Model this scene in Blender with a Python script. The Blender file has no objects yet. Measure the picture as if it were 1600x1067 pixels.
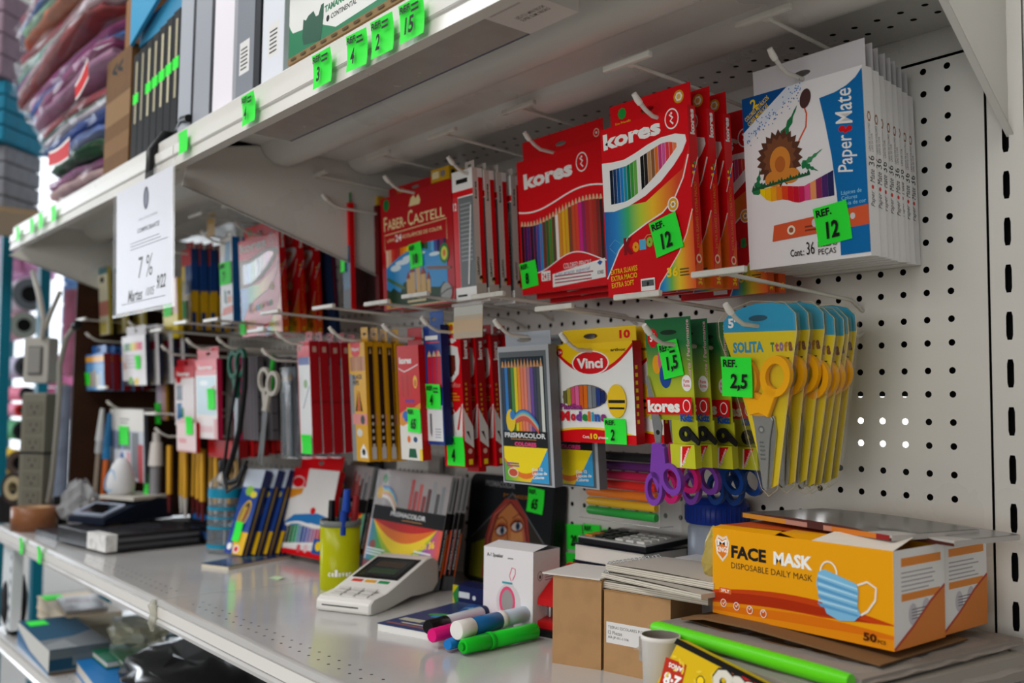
import bpy, math, random
from mathutils import Matrix, Vector, Euler
from mathutils.geometry import tessellate_polygon
# ---------------------------------------------------------------- camera, light, exposure
U = 0.00107                                   # model millimetres -> metres
SC = bpy.context.scene
COL = SC.collection
random.seed(11)
R = math.radians
YAW, PIT, ROL, FPX = .6864, .0677, .0127, 1500.
fw = Vector((-math.cos(YAW)*math.cos(PIT), math.sin(YAW)*math.cos(PIT), math.sin(PIT)))
rt = fw.cross(Vector((0, 0, 1))).normalized(); up = rt.cross(fw)
rr = rt*math.cos(ROL) + up*math.sin(ROL); ur = up*math.cos(ROL) - rt*math.sin(ROL)
cam_data = bpy.data.cameras.new('camera'); cam = bpy.data.objects.new('camera', cam_data); COL.objects.link(cam)
mw = Matrix((rr, ur, -fw)).transposed().to_4x4()
mw.translation = Vector((466.2525, -956.0895, -355.9623))*U
cam.matrix_world = mw
cam_data.sensor_width = 36; cam_data.lens = FPX/1600*36
cam_data.clip_start = .01; cam_data.clip_end = 60
cam_data.dof.use_dof = True; cam_data.dof.focus_distance = 1.06; cam_data.dof.aperture_fstop = 4.0
SC.camera = cam
SC.view_settings.view_transform = 'Standard'; SC.view_settings.look = 'None'
SC.view_settings.gamma = 1; SC.view_settings.use_curve_mapping = False
SC.view_settings.exposure = 0.42
W = bpy.data.worlds.new('sky'); SC.world = W; W.use_nodes = True
bg = W.node_tree.nodes['Background']; bg.inputs[0].default_value = (.86, .93, 1, 1); bg.inputs[1].default_value = 1.5
SC.cycles.use_denoising = True
SC.cycles.max_bounces = 8; SC.cycles.transparent_max_bounces = 24
def area(name, loc, target, sx, sy, power, col):
    d = bpy.data.lights.new(name, 'AREA'); d.shape = 'RECTANGLE'; d.size = sx*U; d.size_y = sy*U; d.energy = power; d.color = col
    o = bpy.data.objects.new(name, d); COL.objects.link(o)
    v = Vector(loc)*U; o.location = v
    o.rotation_euler = (Vector(target)*U - v).to_track_quat('-Z', 'Y').to_euler()
    return o
area('far_window_daylight', (-4900, -1800, 60), (-900, -300, -350), 1100, 1100, 26, (.86, .93, 1))
area('far_overhead_fill', (-2300, -1500, 1700), (-1500, -500, -200), 1800, 900, 42, (.93, .96, 1))  # unseen fill added to brighten the far bay, high enough to avoid glare
area('overhead_fill', (-300, -1700, 1700), (-300, -900, 0), 2600, 900, 40, (1, .95, .89))  # unseen overhead light added for ambient fill
area('shop_front_daylight', (500, -4200, 0), (-200, -200, -350), 3400, 1500, 58, (1, .98, .95))

# ---------------------------------------------------------------- materials
def lin(h):
    h = h.lstrip('#')
    c = [int(h[i:i+2], 16)/255 for i in (0, 2, 4)]
    return [x/12.92 if x <= .04045 else ((x+.055)/1.055)**2.4 for x in c]
MATS = {}
def M(h, rough=.45, metal=0., spec=.2, trans=0., wear=0., coat=0., scale=30, emit=0.):
    k = (h, rough, metal, spec, trans, wear, coat, scale, emit)
    if k in MATS: return MATS[k]
    m = bpy.data.materials.new('surface_%s' % h.strip('#')); m.use_nodes = True
    nt = m.node_tree; b = nt.nodes['Principled BSDF']
    b.inputs['Base Color'].default_value = (*lin(h), 1); b.inputs['Roughness'].default_value = rough
    b.inputs['Metallic'].default_value = metal; b.inputs['Specular IOR Level'].default_value = spec
    b.inputs['Transmission Weight'].default_value = trans; b.inputs['Coat Weight'].default_value = coat
    if emit:
        b.inputs['Emission Color'].default_value = (*lin(h), 1); b.inputs['Emission Strength'].default_value = emit
    if wear:
        tc = nt.nodes.new('ShaderNodeTexCoord'); n = nt.nodes.new('ShaderNodeTexNoise'); n.inputs['Scale'].default_value = scale
        n.inputs['Detail'].default_value = 5
        nt.links.new(tc.outputs['Object'], n.inputs['Vector'])
        r = nt.nodes.new('ShaderNodeMapRange'); r.inputs[1].default_value = .3; r.inputs[2].default_value = .7
        r.inputs[3].default_value = max(.03, rough-.05); r.inputs[4].default_value = rough+.06
        nt.links.new(n.outputs['Fac'], r.inputs[0]); nt.links.new(r.outputs[0], b.inputs['Roughness'])
        mx = nt.nodes.new('ShaderNodeMix'); mx.data_type = 'RGBA'
        c = lin(h); mx.inputs[6].default_value = (*[x*(1-wear) for x in c], 1); mx.inputs[7].default_value = (*c, 1)
        nt.links.new(n.outputs['Fac'], mx.inputs[0])
        r2 = nt.nodes.new('ShaderNodeMapRange'); r2.inputs[1].default_value = .32; r2.inputs[2].default_value = .55
        nt.links.new(n.outputs['Fac'], r2.inputs[0]); nt.links.new(r2.outputs[0], mx.inputs[0])
        nt.links.new(mx.outputs[2], b.inputs['Base Color'])
    MATS[k] = m
    return m
def film(h='#ffffff', gloss=.25, tint=.0, rough=.12, name='clear_film'):
    """thin clear plastic: mostly see-through with a glossy sheen and crinkles"""
    k = ('film', h, gloss, tint, rough)
    if k in MATS: return MATS[k]
    m = bpy.data.materials.new(name); m.use_nodes = True; nt = m.node_tree; nt.nodes.clear()
    o = nt.nodes.new('ShaderNodeOutputMaterial'); t = nt.nodes.new('ShaderNodeBsdfTransparent'); g = nt.nodes.new('ShaderNodeBsdfGlossy')
    d = nt.nodes.new('ShaderNodeBsdfDiffuse'); d.inputs[0].default_value = (*lin(h), 1)
    t.inputs[0].default_value = (*[1-(1-c)*.6*min(1, tint*3) for c in lin(h)], 1); g.inputs['Roughness'].default_value = rough
    lw = nt.nodes.new('ShaderNodeLayerWeight'); lw.inputs[0].default_value = .35
    mr = nt.nodes.new('ShaderNodeMapRange'); mr.inputs[3].default_value = gloss*.12; mr.inputs[4].default_value = min(1, gloss*1.3)
    n = nt.nodes.new('ShaderNodeTexNoise'); n.inputs['Scale'].default_value = 28; n.inputs['Detail'].default_value = 3
    tc = nt.nodes.new('ShaderNodeTexCoord'); nt.links.new(tc.outputs['Object'], n.inputs['Vector'])
    bp = nt.nodes.new('ShaderNodeBump'); bp.inputs['Strength'].default_value = .35; bp.inputs['Distance'].default_value = .003
    nt.links.new(n.outputs['Fac'], bp.inputs['Height']); nt.links.new(bp.outputs[0], g.inputs['Normal'])
    nt.links.new(lw.outputs['Fresnel'], mr.inputs[0])
    a = nt.nodes.new('ShaderNodeMixShader'); b = nt.nodes.new('ShaderNodeMixShader'); a.inputs[0].default_value = tint
    nt.links.new(t.outputs[0], a.inputs[1]); nt.links.new(d.outputs[0], a.inputs[2])
    nt.links.new(mr.outputs[0], b.inputs[0]); nt.links.new(a.outputs[0], b.inputs[1]); nt.links.new(g.outputs[0], b.inputs[2])
    nt.links.new(b.outputs[0], o.inputs[0])
    MATS[k] = m
    return m
def rainbow(stops, axis=0, lo=0., hi=.1, rough=.35):
    """printed colour blend along an axis of the part's own coordinates (metres)"""
    k = ('rb', tuple(stops), axis, lo, hi, rough)
    if k in MATS: return MATS[k]
    m = bpy.data.materials.new('printed_colour_blend'); m.use_nodes = True; nt = m.node_tree; b = nt.nodes['Principled BSDF']
    b.inputs['Roughness'].default_value = rough
    tc = nt.nodes.new('ShaderNodeTexCoord'); sp = nt.nodes.new('ShaderNodeSeparateXYZ'); mr = nt.nodes.new('ShaderNodeMapRange')
    mr.inputs[1].default_value = lo*U; mr.inputs[2].default_value = hi*U; cr = nt.nodes.new('ShaderNodeValToRGB')
    nt.links.new(tc.outputs['Object'], sp.inputs[0]); nt.links.new(sp.outputs[axis], mr.inputs[0]); nt.links.new(mr.outputs[0], cr.inputs[0])
    e = cr.color_ramp.elements
    e[0].position = 0; e[0].color = (*lin(stops[0]), 1); e[1].position = 1; e[1].color = (*lin(stops[-1]), 1)
    for i, s in enumerate(stops[1:-1]):
        q = e.new((i+1)/(len(stops)-1)); q.color = (*lin(s), 1)
    nt.links.new(cr.outputs[0], b.inputs['Base Color'])
    MATS[k] = m
    return m
WHITE_STEEL = M('#dcdbd6', .30, wear=.05, scale=5, spec=.5)
DECK = M('#c6c5c4', .13, wear=.04, scale=8, spec=.6)
BLACKV = M('#060606', .9)
INK = M('#151515', .6); WHT = M('#f2f2f0', .5); RED = M('#d8141c', .32); GREEN = M('#2ef23c', .55)
KRAFT = M('#b08a60', .75, wear=.12, scale=40); STEEL = M('#b9bdc0', .28, .9); BLK = M('#17181a', .4)

# ---------------------------------------------------------------- mesh builder
TX = {}
def tmesh(s, bold, shear):
    k = (s, bold, shear)
    if k not in TX:
        cu = bpy.data.curves.new('t', 'FONT'); cu.body = s; cu.offset = bold; cu.shear = shear; cu.resolution_u = 2; cu.fill_mode = 'FRONT'
        cu.space_line = .95
        o = bpy.data.objects.new('t', cu); COL.objects.link(o)
        dg = bpy.context.evaluated_depsgraph_get(); me = bpy.data.meshes.new_from_object(o.evaluated_get(dg))
        vs = [(v.co.x, v.co.y) for v in me.vertices]; fs = [tuple(p.vertices) for p in me.polygons]
        bpy.data.objects.remove(o); bpy.data.curves.remove(cu); bpy.data.meshes.remove(me)
        if not vs: vs = [(0, 0), (1, 0), (1, 1)]; fs = []
        x0 = min(v[0] for v in vs); x1 = max(v[0] for v in vs); y0 = min(v[1] for v in vs); y1 = max(v[1] for v in vs)
        TX[k] = ([((x-x0)/max(1e-6, x1-x0), (y-y0)/max(1e-6, y1-y0)) for x, y in vs], fs, (x1-x0)/max(1e-6, y1-y0))
    return TX[k]
class MB:
    def __init__(s):
        s.v = []; s.f = []; s.m = []; s.sm = []; s.mats = []; s.T = None; s.lay = 0; s.step = .022
        s.O = Vector((0, 0, 0)); s.A = Vector((1, 0, 0)); s.B = Vector((0, 0, 1)); s.N = Vector((0, -1, 0))
    def frame(s, O=(0, 0, 0), A=(1, 0, 0), B=(0, 0, 1), lay=0):
        s.O = Vector(O); s.A = Vector(A).normalized(); s.B = Vector(B).normalized(); s.N = s.A.cross(s.B); s.lay = lay
        return s
    def add(s, vs, fs, m, smooth=False):
        if m not in s.mats: s.mats.append(m)
        i = s.mats.index(m); n = len(s.v)
        s.v += [Vector(p) for p in vs]
        for f in fs:
            s.f.append([n+k for k in f]); s.m.append(i); s.sm.append(smooth)
    def box(s, x0, x1, y0, y1, z0, z1, m, skip=()):
        v = [(x, y, z) for x in (x0, x1) for y in (y0, y1) for z in (z0, z1)]
        F = {'l': (0, 1, 3, 2), 'r': (4, 6, 7, 5), 'f': (0, 4, 5, 1), 'k': (2, 3, 7, 6), 'b': (0, 2, 6, 4), 't': (1, 5, 7, 3)}
        s.add(v, [F[k] for k in F if k not in skip], m)
        return s
    def P(s, a, b, n=0.): return s.O + s.A*a + s.B*b + s.N*n
    # painted print on the current frame, each call a hair above the last
    def poly(s, pts, m):
        s.lay += s.step; s.add([s.P(a, b, s.lay) for a, b in pts], [list(range(len(pts)))], m); return s
    def rect(s, a0, b0, a1, b1, m): return s.poly([(a0, b0), (a1, b0), (a1, b1), (a0, b1)], m)
    def ell(s, a, b, ra, rb, m, n=22, rot=0.):
        c, d = math.cos(R(rot)), math.sin(R(rot)); p = []
        for i in range(n):
            t = 2*math.pi*i/n; x, y = ra*math.cos(t), rb*math.sin(t); p.append((a+x*c-y*d, b+x*d+y*c))
        return s.poly(p, m)
    def strip(s, lo, hi, m):
        s.lay += s.step; n = len(lo)
        s.add([s.P(a, b, s.lay) for a, b in lo] + [s.P(a, b, s.lay) for a, b in hi], [(i, i+1, n+i+1, n+i) for i in range(n-1)], m)
        return s
    def curve(s, pts, w, m):
        lo, hi = [], []
        for i, (a, b) in enumerate(pts):
            p = pts[max(0, i-1)]; q = pts[min(len(pts)-1, i+1)]
            dx, dy = q[0]-p[0], q[1]-p[1]; l = math.hypot(dx, dy) or 1
            lo.append((a+dy/l*w/2, b-dx/l*w/2)); hi.append((a-dy/l*w/2, b+dx/l*w/2))
        return s.strip(lo, hi, m)
    def txt(s, t, a0, b0, a1, b1, m, bold=0., shear=0., rot=0., keep=False):
        vs, fs, asp = tmesh(t, bold, shear); s.lay += s.step
        w, h = a1-a0, b1-b0; ca, cb = (a0+a1)/2, (b0+b1)/2
        if keep: w = h*asp
        c, d = math.cos(R(rot)), math.sin(R(rot)); P = []
        for x, y in vs:
            x = (x-.5)*w; y = (y-.5)*h
            P.append(s.P(ca+x*c-y*d, cb+x*d+y*c, s.lay))
        s.add(P, fs, m); return s
    def vt(s, t, ca, cb, length, height, m, bold=0., shear=0.):
        return s.txt(t, ca-length/2, cb-height/2, ca+length/2, cb+height/2, m, bold, shear, 90)
    def lines(s, a0, b0, a1, b1, n, m, fill=.5, jit=.25):
        h = (b1-b0)/n
        for i in range(n):
            e = random.random()*jit*(a1-a0); s.lay -= s.step if i else 0
            s.rect(a0, b0+i*h, a1-e, b0+i*h+h*fill, m)
        return s
    def pencils(s, a0, a1, cols, bot, top, tip=8, wood=None, gap=.12, rough=.35):
        n = len(cols); w = (a1-a0)/n; wood = wood or M('#d9b88f', .6); l0 = s.lay
        for i, c in enumerate(cols):
            x0, x1 = a0+i*w+w*gap/2, a0+(i+1)*w-w*gap/2; xm = (x0+x1)/2; b0 = bot(xm) if callable(bot) else bot; b1 = top(xm) if callable(top) else top
            s.lay = l0; mm = M(c, rough)
            if tip: s.rect(x0, b0, x1, b1-tip, mm)
            else:
                g = lambda f, x: f(x) if callable(f) else f
                s.poly([(x0, g(bot, x0)), (x1, g(bot, x1)), (x1, g(top, x1)), (x0, g(top, x0))], mm)
            if tip:
                s.lay = l0; s.poly([(x0, b1-tip), (x1, b1-tip), (xm+w*.12, b1-tip*.3), (xm-w*.12, b1-tip*.3)], wood)
                s.lay = l0; s.poly([(xm-w*.12, b1-tip*.3), (xm+w*.12, b1-tip*.3), (xm, b1)], mm)
        return s
    def prism(s, pts, n0, n1, m, side=None, bev=0.):
        """extrude an outline of the current frame along its normal from n0 to n1 (pts counter-clockwise)"""
        k = len(pts)
        if bev:
            ca = sum(p[0] for p in pts)/k; cb = sum(p[1] for p in pts)/k
            ins = []
            for a, b in pts:
                l = math.hypot(a-ca, b-cb) or 1; ins.append((a-(a-ca)/l*bev, b-(b-cb)/l*bev))
            rings = [(ins, n0), (pts, n0+bev*(1 if n1 > n0 else -1)), (pts, n1-bev*(1 if n1 > n0 else -1)), (ins, n1)]
        else: rings = [(pts, n0), (pts, n1)]
        for (p, a), (q, b) in zip(rings, rings[1:]):
            s.add([s.P(x, y, a) for x, y in p]+[s.P(x, y, b) for x, y in q], [(i, (i+1) % k, k+(i+1) % k, k+i) for i in range(k)], side or m)
        s.add([s.P(x, y, rings[-1][1]) for x, y in rings[-1][0]], [list(range(k))], m)
        s.add([s.P(x, y, rings[0][1]) for x, y in rings[0][0]], [list(range(k))[::-1]], m)
        return s
    def tube(s, path, r, m, n=8, caps=True):
        P = [Vector(p) for p in path]; k = len(P); rs = r if isinstance(r, (list, tuple)) else [r]*k; V = []
        prev = None
        for i, p in enumerate(P):
            d = (P[min(k-1, i+1)]-P[max(0, i-1)]).normalized()
            if prev is None:
                x = d.orthogonal().normalized()
            else:
                x = (prev - d*prev.dot(d)).normalized()
            prev = x; y = d.cross(x)
            V += [p+(x*math.cos(2*math.pi*j/n)+y*math.sin(2*math.pi*j/n))*rs[i] for j in range(n)]
        s.add(V, [(i*n+j, i*n+(j+1) % n, (i+1)*n+(j+1) % n, (i+1)*n+j) for i in range(k-1) for j in range(n)], m, True)
        if caps:
            s.add(V[:n], [list(range(n))[::-1]], m); s.add(V[-n:], [list(range(n))], m)
        return s
    def cyl(s, p0, p1, r, m, n=20, r1=None, caps=True): return s.tube([p0, p1], [r, r if r1 is None else r1], m, n, caps)
    def lathe(s, prof, m, n=28, c=(0, 0), smooth=True):
        V = [(c[0]+r*math.cos(2*math.pi*j/n), c[1]+r*math.sin(2*math.pi*j/n), z) for r, z in prof for j in range(n)]
        s.add(V, [(i*n+j, i*n+(j+1) % n, (i+1)*n+(j+1) % n, (i+1)*n+j) for i in range(len(prof)-1) for j in range(n)], m, smooth)
        return s
    def ring(s, a, b, r0, r1, n0, n1, m, n=28, ra=1., rot=0.):
        """flat ring (a handle loop, a roll of tape) in the current frame"""
        c, d = math.cos(R(rot)), math.sin(R(rot))
        def pt(r, t, z):
            x, y = r*ra*math.cos(t), r*math.sin(t); return s.P(a+x*c-y*d, b+x*d+y*c, z)
        V = []
        for r, z in ((r1, n0), (r1, n1), (r0, n1), (r0, n0)):
            V += [pt(r, 2*math.pi*j/n, z) for j in range(n)]
        for q in range(4):
            e = (q+1) % 4
            s.add(V[q*n:q*n+n]+V[e*n:e*n+n], [(j, (j+1) % n, n+(j+1) % n, n+j) for j in range(n)], m, q in (0, 2))
        return s
    def holed(s, a0, a1, b0, b1, ca, cb, ra, rb, m, n=12, rot0=0., sq=False):
        """a plate cell with one hole through it"""
        out, inn = [], []
        for i in range(n):
            t = 2*math.pi*(i+.5)/n
            if sq:
                q = max(abs(math.cos(t)), abs(math.sin(t))); inn.append((ca+ra*math.cos(t)/q, cb+rb*math.sin(t)/q))
            else: inn.append((ca+ra*math.cos(t), cb+rb*math.sin(t)))
            x, y = math.cos(t), math.sin(t); k = 1e9
            if x > 1e-9: k = min(k, (a1-ca)/x)
            if x < -1e-9: k = min(k, (a0-ca)/x)
            if y > 1e-9: k = min(k, (b1-cb)/y)
            if y < -1e-9: k = min(k, (b0-cb)/y)
            out.append((ca+k*x, cb+k*y))
        V = [s.P(*p) for p in inn]+[s.P(*p) for p in out]+[s.P(a0, b0), s.P(a1, b0), s.P(a1, b1), s.P(a0, b1)]
        F = []
        def side(p):
            e = 1e-6
            r_ = set()
            if abs(p[0]-a1) < e: r_.add('r')
            if abs(p[0]-a0) < e: r_.add('l')
            if abs(p[1]-b1) < e: r_.add('t')
            if abs(p[1]-b0) < e: r_.add('b')
            return r_
        for i in range(n):
            j = (i+1) % n; A, B_ = side(out[i]), side(out[j])
            if A & B_: F.append((i, n+i, n+j, j))
            else:
                S = frozenset(A | B_); K = {frozenset('bl'): (0,), frozenset('br'): (1,), frozenset('tr'): (2,), frozenset('tl'): (3,)}.get(S)
                if K is None:
                    if S == frozenset('tb'): K = (1, 2) if out[i][0] > ca else (3, 0)
                    elif S == frozenset('lr'): K = (2, 3) if out[i][1] > cb else (0, 1)
                    else: K = ()
                F.append((i, n+i)+tuple(2*n+c for c in K)+(n+j, j))
        s.add(V, F, m); return s
    def mesh(s, name):
        me = bpy.data.meshes.new(name); me.from_pydata([tuple(p*U) for p in s.v], [], s.f)
        for m in s.mats: me.materials.append(m)
        me.polygons.foreach_set('material_index', s.m); me.polygons.foreach_set('use_smooth', s.sm); me.update()
        return me
def part(mb, name, parent, label=None, loc=(0, 0, 0), rot=(0, 0, 0), bevel=0., sub=0):
    o = bpy.data.objects.new(name, mb.mesh(name)); COL.objects.link(o); o.parent = parent
    o.location = Vector(loc)*U; o.rotation_euler = [R(a) for a in rot]
    if label: o['label'] = label
    if bevel:
        b = o.modifiers.new('bevel', 'BEVEL'); b.width = bevel*U; b.segments = 2; b.limit_method = 'ANGLE'; b.angle_limit = R(40)
    if sub:
        b = o.modifiers.new('sub', 'SUBSURF'); b.levels = sub; b.render_levels = sub
    return o
def tag_props(o, label, cat, group=None, kind=None):
    if label: o['label'] = label
    if cat: o['category'] = cat
    if group: o['group'] = group
    if kind: o['kind'] = kind
    return o
def thing(name, label, cat, loc=(0, 0, 0), rot=(0, 0, 0), group=None):
    o = bpy.data.objects.new(name, None); COL.objects.link(o); o.empty_display_size = .02
    o.location = Vector(loc)*U; o.rotation_euler = [R(a) for a in rot]
    return tag_props(o, label, cat, group)
def single(mb, name, label, cat, loc=(0, 0, 0), rot=(0, 0, 0), group=None, kind=None, bevel=0., sub=0):
    return tag_props(part(mb, name, None, None, loc, rot, bevel, sub), label, cat, group, kind)
def struct(mb, name, label=None): return tag_props(part(mb, name, None), label, None, None, 'structure')
def dup(root, loc, label, rot=None, group=None, skip=()):
    r = root.copy(); COL.objects.link(r); r.location = Vector(loc)*U; r['label'] = label
    if rot is not None: r.rotation_euler = [R(a) for a in rot]
    if group: r['group'] = group
    for ch in list(root.children):
        if ch.name.split('.')[0] in skip: continue
        c = ch.copy(); COL.objects.link(c); c.parent = r
        for g in list(ch.children):
            d = g.copy(); COL.objects.link(d); d.parent = c
    return r
ORD = ['front', 'second', 'third', 'fourth', 'fifth', 'sixth', 'seventh', 'eighth', 'ninth', 'tenth']
def hang(x, y, z, h, tilt):
    t = R(tilt); return (x, y+h*math.sin(t), z-h*math.cos(t))
def wave(f, a0, a1, n=16): return [(a0+(a1-a0)*i/n, f(a0+(a1-a0)*i/n)) for i in range(n+1)]
def tagm(w, h, num, ref='REF.', curl=1.6, extra=None):
    """green paper price tag with black handwriting, foot at its lower corner, facing -y"""
    mb = MB(); n = 6
    lo = [(w*i/n, 0) for i in range(n+1)]
    f = lambda t: -curl*(t-.35)**2*2.2
    V = [(w*i/n, f(j/4)-.4, h*j/4) for j in range(5) for i in range(n+1)]
    mb.add(V, [(j*(n+1)+i, j*(n+1)+i+1, (j+1)*(n+1)+i+1, (j+1)*(n+1)+i) for j in range(4) for i in range(n)], GREEN, True)
    mb.frame((0, -curl*1.0-.6, 0)); mb.lay = 0
    if ref: mb.txt(ref, w*.08, h*.74, w*.54, h*.93, INK, .03)
    if extra: mb.lines(w*.56, h*.66, w*.9, h*.94, 2, INK, .45)
    if num: mb.txt(num, w*.30, h*.14, w*.30+w*.19*len(num)*1.0, h*.58, INK, .03, .1)
    return mb
def tag(parent, a, b, w, h, num, rot=0, y=-.6, ref='REF.', extra=None, label=None):
    return part(tagm(w, h, num, ref, extra=extra), 'price_tag', parent, label or ('bright green paper tag handwritten ' + (num or 'with a price')), (a, y, b), (0, -rot, 0))
def flap(mb, a0, a1, b0, b1, y, m, hole=(0., 0., 9., 3.), t=.5):
    """hang tab with a slot hole"""
    ha, hb, ra, rb = hole
    mb.frame((0, y, 0)); mb.holed(a0, a1, b0, b1, ha, hb, ra, rb, m, 14, sq=False)
    mb.frame((0, y+t, 0), (1, 0, 0), (0, 0, 1)); mb.holed(a0, a1, b0, b1, ha, hb, ra, rb, m, 14)
    return mb
# ---------------------------------------------------------------- room shell
m = MB(); m.box(-9000, 3000, -4500, 900, -1420, -1400, M('#8d8a86', .35, wear=.15, scale=3)); struct(m, 'floor')
m = MB(); m.box(-5200, 3000, -4500, 900, 1750, 1770, M('#b9b7b2', .8, wear=.05, scale=3)); struct(m, 'ceiling')
m = MB(); m.box(-2300, 3000, 860, 880, -1400, 1750, M('#9c9a97', .8, wear=.06, scale=3)); struct(m, 'wall_back')
m = MB(); m.box(2600, 2620, -4500, 860, -1400, 1750, M('#8e8b86', .8, wear=.06, scale=3)); struct(m, 'wall_right')
m = MB(); m.box(-5200, 2600, -4400, -4380, -1400, 1750, M('#9b958e', .8, wear=.06, scale=3)); struct(m, 'wall_front')
# ---------------------------------------------------------------- gondola shelving
def pegboard(x1, ncol, label):
    """panel in front of the wall: columns every 25.4, rows in pairs 24 / 28.3 apart; x1 = rightmost hole column"""
    t = thing('pegboard_panel', label, 'pegboard', (x1, 0, 0), (0, 0, 0), 'perforated back panels')
    mb = MB(); mb.frame((0, 0, 0)); zs = []
    for r in range(24): zs.append(-(r//2)*52.33-(r % 2)*24.016)
    left = -(ncol-.5)*25.4
    for i, z in enumerate(zs):
        zt = z+12 if i == 0 else (zs[i-1]+z)/2; zb = z-14 if i == 23 else (zs[i+1]+z)/2
        for c in range(ncol):
            mb.holed(-c*25.4-12.7, -c*25.4+12.7, zb, zt, -c*25.4, z, 3.5, 3.5, WHITE_STEEL, 10)
    zb = zs[-1]-14
    mb.box(12.7, 36.5, 0, .8, zb, 12, WHITE_STEEL); mb.box(left-18, left, 0, .8, zb, 12, WHITE_STEEL)
    mb.box(left-18, 36.5, 0, .8, -640, zb, WHITE_STEEL)
    mb.box(left-18, 36.5, 0, 14, 9, 12, WHITE_STEEL)
    part(mb, 'perforated_sheet', t)
    mb = MB()
    if x1 == 0:  # gap in the black sheet lets the added bright board show
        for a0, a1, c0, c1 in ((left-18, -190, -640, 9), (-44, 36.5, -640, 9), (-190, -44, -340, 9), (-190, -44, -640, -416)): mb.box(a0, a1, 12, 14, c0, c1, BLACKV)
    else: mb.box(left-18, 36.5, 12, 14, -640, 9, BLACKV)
    part(mb, 'hole_shade_sheet', t)  # black sheet stands for the shade behind the holes
    mb = MB(); mb.box(left-18, 36.5, 9, 11, 11, 62, WHITE_STEEL); part(mb, 'top_rail', t)
    return t
pegboard(0, 33, 'white steel pegboard behind the colouring boxes and yellow scissors, small round holes')
pegboard(-935, 34, 'white steel pegboard of the far bay, mostly hidden behind hanging packs')
def upright(x, label):
    t = thing('shelf_upright', label, 'upright', (x, 0, 0), (0, 0, 0), 'slotted uprights')
    mb = MB(); mb.frame((0, -1.5, 0)); z = 118
    while z > -1380:
        mb.holed(-18, 18, z-45.9, z, 0, z-23, 3.2, 13.6, WHITE_STEEL, 16, sq=True); z -= 45.9
    mb.box(-18, -17.4, -1.5, 30, -1380, 118, WHITE_STEEL); mb.box(17.4, 18, -1.5, 30, -1380, 118, WHITE_STEEL)
    part(mb, 'slotted_post', t)
    mb = MB(); mb.box(-16, 16, 10, 12, -1380, 118, BLACKV); part(mb, 'slot_shade_sheet', t)  # black strip stands for the shade inside the slots
    return t
upright(57.2, 'white slotted steel upright beside the bracket at the near end')
upright(-878, 'white slotted steel upright between the two bays, behind the hanging boxes')
mb = MB(); mb.box(77, 900, -3, 26, -1380, 900, WHITE_STEEL)
single(mb, 'steel_panel', 'plain white steel panel of the next bay, past the slotted upright', 'panel')
# upper shelf: folded steel section, one per bay
SEC = [(-480, 9), (-480, -6), (-478, -8), (-480, -23), (-466, -23), (-466, -20), (-474, -18), (-474, 28), (-470, 32), (-350, 32), (-342, 18), (-328, 8), (-306, 6), (-286, 15), (-274, 32),
       (-202, 32), (-196, 24), (-182, 18), (-164, 17), (-146, 22), (-128, 38), (-112, 44), (8, 44), (8, 48), (-180, 48), (-190, 37), (-452, 37), (-456, 9)]
def extrude_x(mb, sec, x0, x1, m, smooth=()):
    k = len(sec)
    mb.add([(x0, y, z) for y, z in sec]+[(x1, y, z) for y, z in sec], [(i, k+i, k+(i+1) % k, (i+1) % k) for i in range(k)], m, True)
    tri = tessellate_polygon([[Vector((y, z, 0)) for y, z in sec]])
    mb.add([(x0, y, z) for y, z in sec], [tuple(t) for t in tri], m); mb.add([(x1, y, z) for y, z in sec], [tuple(t) for t in tri], m)
def upper_shelf(x0, x1, label):
    t = thing('upper_shelf', label, 'shelf', (0, 0, 0), (0, 0, 0), 'upper shelves')
    mb = MB(); extrude_x(mb, SEC, x0+1, x1-1, WHITE_STEEL)
    mb.frame((0, 0, 43.9), (1, 0, 0), (0, -1, 0))
    n = int((x1-x0-60)/25.4)
    for i in range(n):
        for q in (35, 61): mb.lay = 0; mb.ell(x1-48-i*25.4, q, 3.4, 3.4, BLACKV, 10)
    o = part(mb, 'folded_steel_deck', t)
    b = o.modifiers.new('split', 'EDGE_SPLIT'); b.split_angle = R(38)
    mb = MB(); mb.frame((0, -479.6, 0)); mb.box(x0+2, x1-2, -480.6, -479.8, -5, 8, M('#e8e8e4', .25)); part(mb, 'price_rail', t)
    return t
upper_shelf(-878, 57, 'upper white steel shelf of the near bay, carrying the green carton')
upper_shelf(-1885, -878, 'upper white steel shelf of the far bay, carrying bagged clothes')
def bracket(x, poly, label, loc_y=0):
    t = thing('shelf_bracket', label, 'bracket', (x, 0, 0), (0, 0, 0), 'shelf brackets')
    mb = MB(); mb.frame((0, 0, 0), (0, 1, 0), (0, 0, 1)); mb.prism(poly, -1.3, 1.3, WHITE_STEEL); part(mb, 'steel_plate', t)
    mb = MB()
    lo = [p for p in poly if p[2:] == ()]
    e = [poly[0], poly[1], poly[2]]
    for (a, b), (c, d) in zip(e, e[1:]):
        V = [(-1.3, a, b), (6, a, b-.5), (6, c, d-.5), (-1.3, c, d)]
        mb.add(V, [(0, 1, 2, 3)], WHITE_STEEL); mb.add([(p[0], p[1], p[2]+1.2) for p in V], [(3, 2, 1, 0)], WHITE_STEEL)
    part(mb, 'folded_edge', t)
    return t
bracket(59, [(-400, 90), (-132, 13), (0, -87), (2, -87), (2, 110), (-400, 110)], 'white triangular shelf bracket hooked into the near upright')
bracket(-880, [(-466, -48), (-208, -126), (-4, -189), (-2, -189), (-2, 31), (-460, 31), (-460, -18)], 'white triangular shelf bracket between the two bays, above the multicoloured red box')
bracket(-1812, [(-495, -44), (-330, -96), (-4, -189), (-2, -189), (-2, 31), (-460, 31), (-460, -18)], 'white triangular shelf bracket at the far end, above the light switch')
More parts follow.
